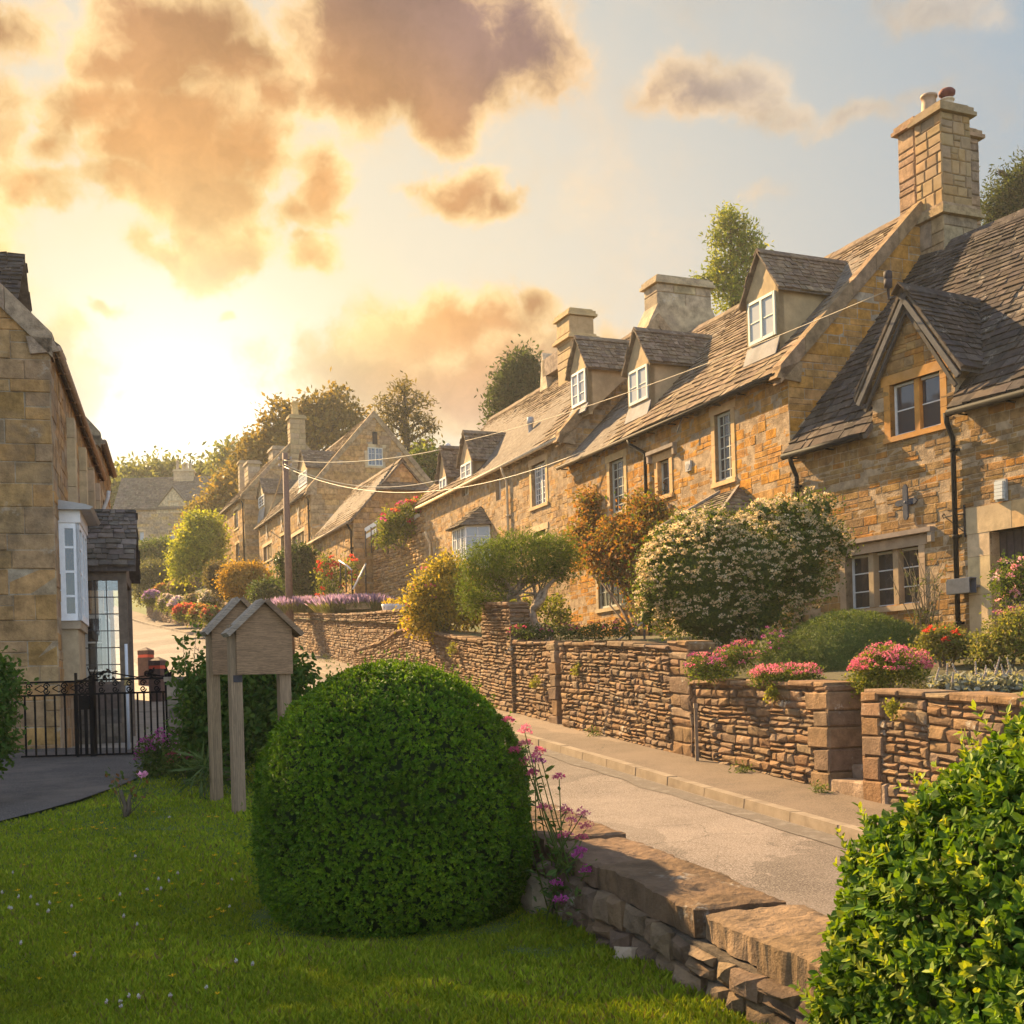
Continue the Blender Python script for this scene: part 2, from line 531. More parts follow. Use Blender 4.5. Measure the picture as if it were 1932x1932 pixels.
rows = []
for y in list(range(-60, 144, 4)):
    r = []
    for x in list(range(-160, -40, 20)) + list(range(-40, 44, 3)) + list(range(44, 230, 20)):
        z = hr(y) - .5
        hx = houseline(y) + 8
        if x > hx:
            z += .16 * (x - hx) if x - hx < 40 else 6.4
        if x < -45:
            z += .03 * (-45 - x)
        r.append((x, y, z - (1.2 if -9 < x < 6 and y < 22 else 0)))
    rows.append(r)
grid_sheet('ground', rows, M['hill'])

YS = [3, 4, 5, 6, 8, 10, 12, 14, 16, 18, 20, 23, 26, 30, 34, 38, 42, 46, 50, 55, 60, 66, 72, 80, 88, 96, 105, 118]


def nearedge(y):
    return nearx(y) + .38 if y < 62 else wallx(y) - 1.4 - 6.5


rows = []
for y in YS:
    a, b = nearedge(y), wallx(y) - 1.27
    rows.append([(a + (b - a) * k / 6, y, hr(y) + .04 * math.sin(PI * k / 6)) for k in range(7)])
grid_sheet('road', rows, M['asphalt'])
rows = []
for y in YS:
    x = wallx(y)
    rows.append([(x - 1.12, y, hr(y) + .105), (x - .6, y, hr(y) + .12), (x + .4, y, hr(y) + .135)])
grid_sheet('pavement', rows, M['pave'])
# kerb stones laid end to end
mb = MB()
y = 3.0
while y < 118:
    L = .9 * R.uniform(.9, 1.05) * (1 if y < 40 else 2)
    y2 = y + L
    j = R.uniform(-.008, .008)
    for (ya, yb) in ((y + .010, y2 - .010),):
        xa, xb = wallx(ya) - 1.27 + j, wallx(yb) - 1.27 + j
        za, zb = hr(ya), hr(yb)
        t = .11 + R.uniform(-.004, .004)
        mb.hexa([(xa, ya, za - .1), (xa + .15, ya, za - .1), (xb + .15, yb, zb - .1), (xb, yb, zb - .1),
                 (xa + .02, ya, za + t), (xa + .15, ya, za + t), (xb + .15, yb, zb + t), (xb + .02, yb, zb + t)])
    y = y2
tag(mb.build('kerb', M['kerb']), kind='structure')
# pale worn strip of chippings along the gutter
mb = MB()
prev = None
for i in range(200):
    y = 4 + i * .25
    x1 = wallx(y) - 1.30
    x0 = x1 - .34 - .10 * mnoise.noise((0, y * 1.3, 3))
    cur = ((x0, y, hr(y) + .016), (x1, y, hr(y) + .006))
    if prev:
        mb.add([prev[0], prev[1], cur[1], cur[0]], [(0, 1, 2, 3)])
    prev = cur
M['chip'] = ground_mat('gutter_chippings', (.155, .128, .104), (.12, .097, .078), 30.0, .95, 1.0, 160.0, (.20, .17, .14), 6.0)
tag(mb.build('gutter_strip', M['chip']), kind='structure')

# lawn sheet and tarmac path
rows = []
for i in range(40):
    y = 1.0 + i * .4
    rows.append([(-16 + (nearx(y) + .12 + 16) * k / 30, y, lawn_z(y) + .025 * mnoise.noise(((-16 + k) * .8, y * .8, 1)) * min(1, max(0, (10 - abs(k - 26)) * .1))) for k in range(31)])
grid_sheet('lawn', rows, M['lawn'])


def lawnhit(px, py):
    a, b = ray(px, py)
    y = -1.48 / (b - .055)
    return Vector((a * y, y, lawn_z(y)))


path_px = [(-700, 1418), (-300, 1416), (330, 1415), (318, 1440), (275, 1466), (225, 1488), (150, 1515), (70, 1538), (0, 1556), (-120, 1590), (-320, 1660), (-700, 1700)]
PATH = [lawnhit(*p) for p in path_px]
mb = MB()
mb.add([(p.x, p.y, p.z + .03) for p in PATH], [tuple(range(len(PATH)))])
tag(mb.build('path', M['path']), kind='structure')


def in_path(x, y):
    c = False
    n = len(PATH)
    for i in range(n):
        a, b = PATH[i], PATH[i - 1]
        if (a.y > y) != (b.y > y) and x < (b.x - a.x) * (y - a.y) / (b.y - a.y) + a.x:
            c = not c
    return c


rows = []
for y in [16.0, 17, 18, 20, 22, 25, 28, 32, 36, 41, 46, 52, 58]:
    xa, xb = -6.2 - .264 * (y - 17.5) - 3, nearedge(y) + .02
    k = min(1, max(0, (y - 16) / 10))
    z = lawn_z(y) * (1 - k) + (hr(y) + .11) * k
    rows.append([(xa + (xb - xa) * i / 4, y, z) for i in range(5)])
grid_sheet('cobbled_pavement', rows, M['cobble'])


def cob_z(y):
    k = min(1, max(0, (y - 16) / 10))
    return lawn_z(y) * (1 - k) + (hr(y) + .11) * k


# ------------------------------------------------------------------ stone laying
def vary(c, v=.12):
    k = R.uniform(1 - v, 1 + v)
    return (c[0] * k, c[1] * k * R.uniform(.97, 1.03), c[2] * k * R.uniform(.94, 1.06))


def stone(mb, fr, a0, a1, z0, z1, d, bev, tint, jit=.006, warp=None, base=-.03, mat=0, bulge=0.0):
    b = min(bev, (a1 - a0) * .4, (z1 - z0) * .42)
    pts = []
    J = lambda: R.uniform(-jit, jit)
    corners = [(a0 + J(), z0 + J()), (a1 + J(), z0 + J()), (a1 + J(), z1 + J()), (a0 + J(), z1 + J())]
    ca, cz = (a0 + a1) / 2, (z0 + z1) / 2
    ins = []
    for (a, z) in corners:
        ins.append((a + (b if a < ca else -b), z + (b if z < cz else -b)))
    w_ = warp or (lambda a, z: z)
    for (a, z) in corners:
        pts.append(fr.at(a, w_(a, z), base))
    for (a, z) in corners:
        pts.append(fr.at(a, w_(a, z), max(base, d - b * .9)))
    for (a, z) in ins:
        pts.append(fr.at(a, w_(a, z), d + J()))
    fs = []
    for k in range(4):
        n = (k + 1) % 4
        fs.append((k, n, 4 + n, 4 + k))
        fs.append((4 + k, 4 + n, 8 + n, 8 + k))
    if bulge:
        pts.append(fr.at(ca + J() * 3, w_(ca, cz), d + bulge))
        fs += [(8, 9, 12), (9, 10, 12), (10, 11, 12), (11, 8, 12)]
    else:
        fs.append((8, 9, 10, 11))
    mb.add(pts, fs, tint, mat)


def stonewall(mb, fr, lo, hi, z0, z1, openings=(), pal=None, course=(.09, .2), ln=(.16, .5), proud=(.0, .03), gap=.004, bev=.010, warp=None, jit=.004, mat=0, bulge=0.0, quoin=False):
    z = z0
    row = 0
    while z < z1 - .025:
        zt = min(z + R.uniform(*course), z1)
        if z1 - zt < course[0] * .5:
            zt = z1
        zm = (z + zt) / 2
        iv = [(lo(zm), hi(zm))]
        for (o0, o1, p0, p1) in openings:
            if zt > p0 + .02 and z < p1 - .02:
                nv = []
                for (i0, i1) in iv:
                    if o1 <= i0 or o0 >= i1:
                        nv.append((i0, i1))
                        continue
                    if o0 > i0:
                        nv.append((i0, o0))
                    if o1 < i1:
                        nv.append((o1, i1))
                iv = nv
        for (i0, i1) in iv:
            if i1 - i0 < .04:
                continue
            x = i0
            while x < i1 - .015:
                l = R.uniform(*ln)
                if quoin and (x == i0 or i1 - (x + l) < ln[0]):
                    l = max(l, ln[1] * (.9 if row % 2 else .6))
                if i1 - (x + l) < ln[0] * .7:
                    l = i1 - x
                c = vary(R.choice(pal))
                h = zt - z
                if h > course[1] * .75 and R.random() < .3:
                    zz = z + h * R.uniform(.4, .6)
                    stone(mb, fr, x + gap / 2, x + l - gap / 2, z + gap / 2, zz - gap / 2, R.uniform(*proud), bev, c, jit, warp, mat=mat, bulge=bulge)
                    stone(mb, fr, x + gap / 2, x + l - gap / 2, zz + gap / 2, zt - gap / 2, R.uniform(*proud), bev, vary(R.choice(pal)), jit, warp, mat=mat, bulge=bulge)
                else:
                    stone(mb, fr, x + gap / 2, x + l - gap / 2, z + gap / 2, zt - gap / 2, R.uniform(*proud), bev, c, jit, warp, mat=mat, bulge=bulge)
                x += l
        z = zt
        row += 1


def wallback(mb, fr, u0, u1, z0, z1, openings=(), th=.35, tint=(.36, .26, .16), mat=0):
    us = sorted({u0, u1} | {min(max(o, u0), u1) for op in openings for o in op[:2]})
    zs = sorted({z0, z1} | {min(max(o, z0), z1) for op in openings for o in op[2:]})
    for i in range(len(us) - 1):
        for j in range(len(zs) - 1):
            a, b, c, d = us[i], us[i + 1], zs[j], zs[j + 1]
            if b - a < 1e-4 or d - c < 1e-4:
                continue
            m, n = (a + b) / 2, (c + d) / 2
            if any(o[0] < m < o[1] and o[2] < n < o[3] for o in openings):
                continue
            mb.fbox(fr, a, b, c, d, -th, 0.004, tint, mat)


def slates(mb, p0, u, L, sv, Ssl, n, pal, lo=None, hi=None, e0=.24, e1=.13, wmin=.16, wmax=.42, th=.024, sag=.05, mat=0, seed=0.0):
    """courses of stone slates from the eave (p0) up the slope; lo/hi give the ends of a course at fraction t of the slope"""
    p0, u, sv, n = Vector(p0), Vector(u), Vector(sv), Vector(n)
    lo = lo or (lambda t: 0.0)
    hi = hi or (lambda t: L)
    s = 0.0

    def pos(a, b, h):
        bump_ = sag * (mnoise.noise((a * .28 + seed, b * .3, seed)) - .4 * math.sin(PI * min(max(b / Ssl, 0), 1)))
        return p0 + u * a + sv * b + n * (h + bump_)
    while s < Ssl - .02:
        t = s / Ssl
        ex = e0 + (e1 - e0) * t
        ex *= R.uniform(.92, 1.08)
        a, b = lo(min(t, 1)), hi(min(t, 1))
        a2, b2 = lo(min((s + ex) / Ssl, 1)), hi(min((s + ex) / Ssl, 1))
        x = a + R.uniform(-.03, .02)
        wv = R.uniform(0, 100)
        while x < b - .02:
            w_ = R.uniform(wmin, wmax) * (1 - .35 * t)
            if b - (x + w_) < wmin * .6:
                w_ = b - x + R.uniform(-.02, .03)
            g = .006
            y0 = s - .025 + R.uniform(-.014, .014) + .025 * mnoise.noise((x * .5, wv, 0))
            y1 = min(s + ex * 1.15, Ssl)
            hb = th * R.uniform(.9, 1.9)
            tw = R.uniform(-.008, .008)

            def cl(v, t2):
                return v
            xa, xb = x + g, x + w_ - g
            xta, xtb = min(max(xa, a2 - .03), b2), max(min(xb, b2 + .03), a2)
            if xtb - xta < .01:
                xta = xtb = (xta + xtb) / 2
                xtb += .01
            vs = [pos(xa, y0, 0), pos(xb, y0, 0), pos(xa, y0 + .004, hb + tw), pos(xb, y0 + .004, hb - tw), pos(xtb, y1, .006), pos(xta, y1, .006)]
            mb.add(vs, [(2, 3, 4, 5), (0, 1, 3, 2), (0, 2, 5), (1, 4, 3)], vary(R.choice(pal), .2), mat)
            x += w_
        s += ex


def rake_points(p0, u, a, b):
    return p0 + u * a + b


STONE = {
    'gold': [(.41, .215, .07), (.395, .215, .078), (.37, .205, .082), (.42, .22, .068), (.345, .20, .088), (.41, .205, .06), (.375, .21, .085), (.375, .22, .095)],
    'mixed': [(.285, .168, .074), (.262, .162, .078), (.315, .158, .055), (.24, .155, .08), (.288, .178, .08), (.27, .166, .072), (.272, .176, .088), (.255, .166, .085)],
    'pale': [(.385, .24, .115), (.355, .23, .115), (.40, .245, .105), (.325, .22, .12), (.385, .225, .09)],
    'grey': [(.34, .255, .165), (.38, .265, .15), (.31, .235, .16), (.42, .28, .12)],
    'dry': [(.24, .15, .085), (.28, .17, .092), (.205, .135, .085), (.31, .19, .10), (.255, .145, .072), (.29, .20, .125)],
    'dryred': [(.30, .165, .09), (.33, .19, .11), (.25, .145, .085), (.23, .15, .095)],
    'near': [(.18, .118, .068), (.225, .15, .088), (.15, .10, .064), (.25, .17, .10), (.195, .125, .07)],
}
SLATE = {
    'brown': [(.20, .145, .095), (.235, .17, .11), (.175, .125, .085), (.21, .15, .095), (.26, .19, .125)],
    'dark': [(.052, .043, .037), (.068, .055, .046), (.044, .037, .032), (.080, .064, .052), (.058, .048, .042)],
    'moss': [(.155, .12, .082), (.19, .145, .098), (.135, .108, .076), (.17, .138, .095)],
}


def _sat(c, k=1.12):
    m = c[0] * .35 + c[1] * .5 + c[2] * .15
    return tuple(max(.01, m + (x - m) * k) for x in c)


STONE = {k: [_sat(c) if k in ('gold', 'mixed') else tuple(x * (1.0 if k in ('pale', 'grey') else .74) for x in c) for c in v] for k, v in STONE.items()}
SLATE['brown'] = [tuple(x * .82 for x in c) for c in SLATE['brown']]


# ------------------------------------------------------------------ retaining walls along the pavement
def on_wall(px, off=0.0, py=1300):
    a, _ = ray(px, py)
    lo, hi = 4.0, 100.0
    for _ in range(60):
        m = (lo + hi) / 2
        if wallx(m) + off - a * m > 0:
            lo = m
        else:
            hi = m
    return (lo + hi) / 2


def drywall(name, label, top, off=0.0, pal='dry', course=(.05, .13), ln=(.10, .34), ends=(False, False), pier=None, cap=True, base_drop=.25, thick=.42, proud=(.0, .036), ret=False):
    """top = [(px, py)...] the line of its top as seen, left to right (far to near)"""
    pts = []
    for (px, py) in top:
        Y = on_wall(px, off, py)
        a, b = ray(px, py)
        pts.append((Vector((wallx(Y) + off, Y, hr(Y) + .10)), b * Y + EYE))
    root = thing(name, label, 'wall', pts[0][0])
    o = root.location.copy()
    mb = MB()
    for (A, ta), (B, tb) in zip(pts, pts[1:]):
        u = Vector((B.x - A.x, B.y - A.y, 0))
        L = u.length
        u.normalize()
        n = Vector((u.y, -u.x, 0))
        if n.x > 0:
            n = -n
        fr = Frame(Vector((A.x, A.y, 0)) - Vector((o.x, o.y, o.z)), u, n)
        zb = lambda a, A=A, B=B, L=L: A.z + (B.z - A.z) * a / L - base_drop
        zt = lambda a, ta=ta, tb=tb, L=L: ta + (tb - ta) * a / L
        H = max(ta - A.z, tb - B.z) + base_drop
        wob = R.uniform(0, 50)
        warp = lambda a, z, zb=zb, zt=zt, H=H, wob=wob: zb(a) + (zt(a) - zb(a)) * (z / H) + .030 * mnoise.noise((a * 1.4, z * 2.2, wob)) * (1 - (2 * z / H - 1) ** 4)
        g = fr.at
        mb.hexa([g(0, zb(0), -thick), g(L, zb(L), -thick), g(L, zb(L), -.02), g(0, zb(0), -.02), g(0, zt(0) - .03, -thick), g(L, zt(L) - .03, -thick), g(L, zt(L) - .03, -.02), g(0, zt(0) - .03, -.02)], (.15, .10, .062))
        stonewall(mb, fr, lambda z: 0.0, lambda z, L=L: L, 0, H, (), STONE[pal], course, ln, proud, .012, .022, warp, .014, bulge=.008)
        if cap:
            x = 0.0
            while x < L:
                l = R.uniform(.25, .6)
                l = L - x if L - x - l < .2 else l
                h = R.uniform(.05, .09)
                frt = Frame(fr.at(0, 0, .04), u, n)
                stone(mb, frt, x + .008, x + l - .008, 0, h, R.uniform(0, .03), .02, vary(R.choice(STONE[pal])), .008, lambda a, z, zt=zt: zt(a) - .03 + z, base=-thick - .03)
                x += l
    if ret:
        (A, ta), (B, tb) = pts[-1], pts[-2]
        u = Vector((A.x - B.x, A.y - B.y, 0)).normalized()
        n = Vector((u.y, -u.x, 0))
        n = -n if n.x > 0 else n
        f3 = Frame(Vector((A.x, A.y, 0)) - Vector((o.x, o.y, o.z)) + u * .02, -n, u)
        stonewall(mb, f3, lambda z: -.02, lambda z: thick + .02, A.z - base_drop, ta + .03, (), STONE[pal], course, ln, (0, .03), .012, .022, None, .012, bulge=.006)
    ob = mb.build('stonework', M['drystone'], root)
    # squared stones where a wall ends at an opening
    for k, (flag, (A, ta)) in enumerate(zip(ends, (pts[0], pts[-1]))):
        if not flag:
            continue
        B = pts[1][0] if k == 0 else pts[-2][0]
        u = Vector((A.x - B.x, A.y - B.y, 0)).normalized()
        n = Vector((u.y, -u.x, 0))
        n = -n if n.x > 0 else n
        mq = MB()
        z = A.z - base_drop
        i = 0
        while z < ta - .02:
            h = min(R.uniform(.16, .30), ta - z)
            l = R.uniform(.30, .48) if i % 2 else R.uniform(.22, .34)
            c = vary(R.choice(STONE[pal]))
            dpt = .55 if i % 2 else .42
            p = Vector((A.x, A.y, z)) - o
            q = Vector((p.x, p.y, 0))
            f2 = Frame(q - u * (l - .05) , u, n)
            stone(mq, f2, 0, l, p.z + .006, p.z + h - .006, .05 + R.uniform(0, .02), .018, c, .008, base=-dpt)
            # the return face
            f3 = Frame(q + u * .05, -n, u)
            stone(mq, f3, -.05, dpt, p.z + .006, p.z + h - .006, .012, .015, c, .006, base=-.05)
            z += h
            i += 1
        mq.build('quoins', M['drystone'], root)
    return root


drywall('retaining_wall', 'far rubble retaining wall under the lavender beside the telegraph pole', [(553, 1157), (611, 1160), (668, 1160), (765, 1152), (800, 1150)], off=.28, course=(.06, .15), ln=(.12, .4))
drywall('retaining_wall', 'rubble retaining wall whose top ramps up under the golden shrub', [(668, 1228), (718, 1213), (752, 1192), (775, 1184), (840, 1200), (912, 1212)], course=(.05, .12))
drywall('retaining_wall', 'rubble retaining wall left of the dark doorway gap, below the twisted juniper', [(960, 1213), (1010, 1214), (1050, 1213)], ends=(False, True))
drywall('retaining_wall', 'tall middle stretch of rubble retaining wall with yellow tufts growing in it', [(1057, 1216), (1150, 1216), (1262, 1222)], off=-.12, ends=(False, False))
drywall('retaining_wall', 'low rubble retaining wall topped by pink valerian, thin steel post standing before it', [(1285, 1288), (1450, 1290), (1563, 1293)], off=-.05, ends=(False, True), course=(.06, .145), ln=(.12, .38))
drywall('retaining_wall', 'rubble retaining wall right of the garden steps, heather spilling over it', [(1636, 1306), (1750, 1312), (1932, 1330), (2100, 1345)], off=-.05, ends=(True, False), course=(.06, .145), ln=(.12, .38))
drywall('wall_pier', 'tall rubble pier rising above the wall beside the golden shrub', [(908, 1141), (962, 1141)], off=-.06, course=(.06, .11), ln=(.15, .4), thick=.40, ret=True)['category'] = 'wall'
drywall('wall_pier', 'squat pier of big stones ending the tall middle wall at the white shrub', [(1262, 1212), (1300, 1216)], off=-.10, course=(.15, .3), ln=(.3, .6), thick=.40, ret=True)
# far garden wall on the bend
drywall('garden_wall', 'distant low garden wall hung with flowers on the bend of the road', [(276, 1128), (330, 1130), (400, 1136), (470, 1150), (540, 1158)], off=.1, course=(.1, .2), ln=(.2, .5))

# steps up through the gap
Y0 = on_wall(1590, 0, 1500)
root = thing('garden_steps', 'worn stone steps climbing through the gap in the retaining wall', 'steps', (wallx(Y0), Y0, hr(Y0) + .1))
u = Vector((.36, -1, 0)).normalized()
n = Vector((u.y, -u.x, 0))
n = -n if n.x > 0 else n
for i in range(6):
    mb = MB()
    fr = Frame(-n * (i * .30) + Vector((0, 0, i * .165)), u, n)
    stone(mb, fr, -.12, .95, -.15, .165, .1, .02, vary((.30, .215, .14)), .01, base=-.36)
    mb.build('step', M['drystone'], root)

# garden earth between the wall tops and the houses
WT = [(9, -.35), (14, -.02), (15, .12), (17.2, .35), (17.5, .7), (21.5, 1.0), (23.5, 1.05), (27, 1.4), (31, 2.0), (36, 2.5), (44, 3.15), (50, 3.7), (60, 4.6), (80, 7.4)]
HT = [(9, .55), (15, .6), (22, .75), (24, 1.25), (31, 1.5), (33, 2.1), (43, 2.7), (46, 3.6), (52, 4.0), (58, 4.6), (70, 6.6), (80, 8.2)]


def interp(t, y):
    return float(np.interp(y, [a for a, b in t], [b for a, b in t]))


def garden_z(x, y):
    x0, x1 = wallx(y) + .15, houseline(y) + .6
    k = min(1, max(0, (x - x0) / max(.3, x1 - x0)))
    return EYE + interp(WT, y) - .10 + (interp(HT, y) - interp(WT, y) + .05) * (k ** .8)


rows = []
for i in range(0, 150):
    y = 9 + i * .5
    if y > 80:
        break
    x0, x1 = wallx(y) + .15, houseline(y) + 1.2
    rows.append([(x0 + (x1 - x0) * j / 8, y, garden_z(x0 + (x1 - x0) * j / 8, y) + .05 * mnoise.noise((j * .7, y, 2))) for j in range(9)])
# notch for the steps
grid_sheet('garden_soil', [[(p[0], p[1], p[2] - (1.0 if abs(p[1] - (Y0 - .35)) < .8 and p[0] < wallx(p[1]) + 1.6 else 0)) for p in r] for r in rows], M['soil'])

# ------------------------------------------------------------------ near garden wall with big coping slabs
ry = [16.5, 14, 12, 10, 8.5, 7.5, 6.8, 6.0, 5.2, 4.4, 3.5]
A0 = Vector((nearx(16.5), 16.5, 0))
root = thing('garden_wall', 'near lawn-side rubble wall capped with big rough slabs', 'wall', (A0.x, A0.y, lawn_z(16.5)))
o = root.location.copy()
A, B = Vector((nearx(16.5), 16.5, 0)), Vector((nearx(3.3), 3.3, 0))
u = (B - A)
L = u.length
u.normalize()
n = Vector((-abs(u.y), -abs(u.x), 0)).normalized()
n = Vector((u.y, -u.x, 0))
n = -n if n.x > 0 else n
fr = Frame(A - o, u, n)


def ywall(a):
    return 16.5 - a * abs(u.y)


def nw_top(a):
    return -.80 + .083 * (ywall(a) - 6.25) + EYE - .10


def nw_warp(a, z):
    y = ywall(a)
    b = lawn_z(y) - .12
    return b + (nw_top(a) - b) * z / .5 + .025 * mnoise.noise((a * 2.0, z * 3, 7))


mb = MB()
for i in range(30):
    a, b = L * i / 30, L * (i + 1) / 30
    g = fr.at
    for (d0, d1) in ((-.40, -.02),):
        mb.hexa([g(a, lawn_z(ywall(a)) - 1.6, d0), g(b, lawn_z(ywall(b)) - 1.6, d0), g(b, lawn_z(ywall(b)) - .2, d1), g(a, lawn_z(ywall(a)) - .2, d1),
                 g(a, nw_top(a) - .01, d0), g(b, nw_top(b) - .01, d0), g(b, nw_top(b) - .01, d1), g(a, nw_top(a) - .01, d1)], (.09, .07, .05))
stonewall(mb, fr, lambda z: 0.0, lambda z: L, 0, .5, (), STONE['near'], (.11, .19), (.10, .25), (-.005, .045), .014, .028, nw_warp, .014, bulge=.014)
# bigger blocks set in it
for (a0, l, z0, z1) in ((10.5, .26, .05, .40), (9.2, .22, .1, .3), (11.6, .2, .05, .25), (8.6, .2, .2, .4)):
    stone(mb, fr, a0, a0 + l, z0, z1, .085, .05, vary((.33, .25, .17)), .02, nw_warp, bulge=.02)
sw = mb.build('stonework', M['drystone'], root)
md = sw.modifiers.new('sub', 'SUBSURF')
md.subdivision_type = 'SIMPLE'
md.levels = md.render_levels = 1
tx = bpy.data.textures.new('rough', 'CLOUDS')
tx.noise_scale = .05
dm = sw.modifiers.new('disp', 'DISPLACE')
dm.texture = tx
dm.strength = .028
dm.mid_level = .5
# coping slabs, each its own part, rough-hewn
a = 0.3
i = 0
while a < L - .1:
    l = R.choice([.75, .9, .55, .65]) * R.uniform(.85, 1.1)
    if a > L - 2.3:
        l = R.uniform(.42, .62)
    l = min(l, L - a)
    bm_v, nx_, ny_ = [], 30, 14
    mbs = MB()
    th = R.uniform(.085, .115)
    d_out, d_in = -.05 + R.uniform(-.02, .025), -.50 + R.uniform(-.05, .03)
    vs = []
    sd = R.uniform(0, 90)
    slab_dz = R.uniform(-.012, .018)
    for s in (0, 1):
        for ix in range(nx_ + 1):
            for iy in range(ny_ + 1):
                aa = a + .010 + (l - .020) * ix / nx_
                dd = d_in + (d_out - d_in) * iy / ny_
                e = 1.0 if (ix in (0, nx_) or iy in (0, ny_)) else 0.0
                aa2 = aa + (.012 * mnoise.noise((dd * 9, sd, s)) if ix in (0, nx_) else 0)
                dd2 = dd + (.03 * mnoise.noise((aa * 6, sd, s * .3 + 2)) + .015 * mnoise.noise((aa * 22, sd, s)) if iy in (0, ny_) else 0)
                z = nw_top(aa) + (th * s)
                if s:
                    z += .007 * mnoise.noise((aa * 3, dd * 5, sd)) + slab_dz + .007 * mnoise.noise((aa * 11, dd * 14, sd)) + .006 * mnoise.noise((aa * 30, dd * 34, sd)) - .010 * e
                vs.append(fr.at(aa2, z, dd2))
    W_ = (ny_ + 1)
    N_ = (nx_ + 1) * W_
    fs = []
    for ix in range(nx_):
        for iy in range(ny_):
            k = ix * W_ + iy
            fs.append((N_ + k, N_ + k + W_, N_ + k + W_ + 1, N_ + k + 1))
            fs.append((k, k + 1, k + W_ + 1, k + W_))
    ring = [ix * W_ for ix in range(nx_ + 1)] + [nx_ * W_ + iy for iy in range(1, W_)] + [ix * W_ + ny_ for ix in range(nx_ - 1, -1, -1)] + [iy for iy in range(ny_ - 1, 0, -1)]
    for p, q_ in zip(ring, ring[1:] + ring[:1]):
        fs.append((p, q_, N_ + q_, N_ + p))
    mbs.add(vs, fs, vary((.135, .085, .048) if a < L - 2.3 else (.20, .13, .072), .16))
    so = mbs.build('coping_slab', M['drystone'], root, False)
    a += l
    i += 1
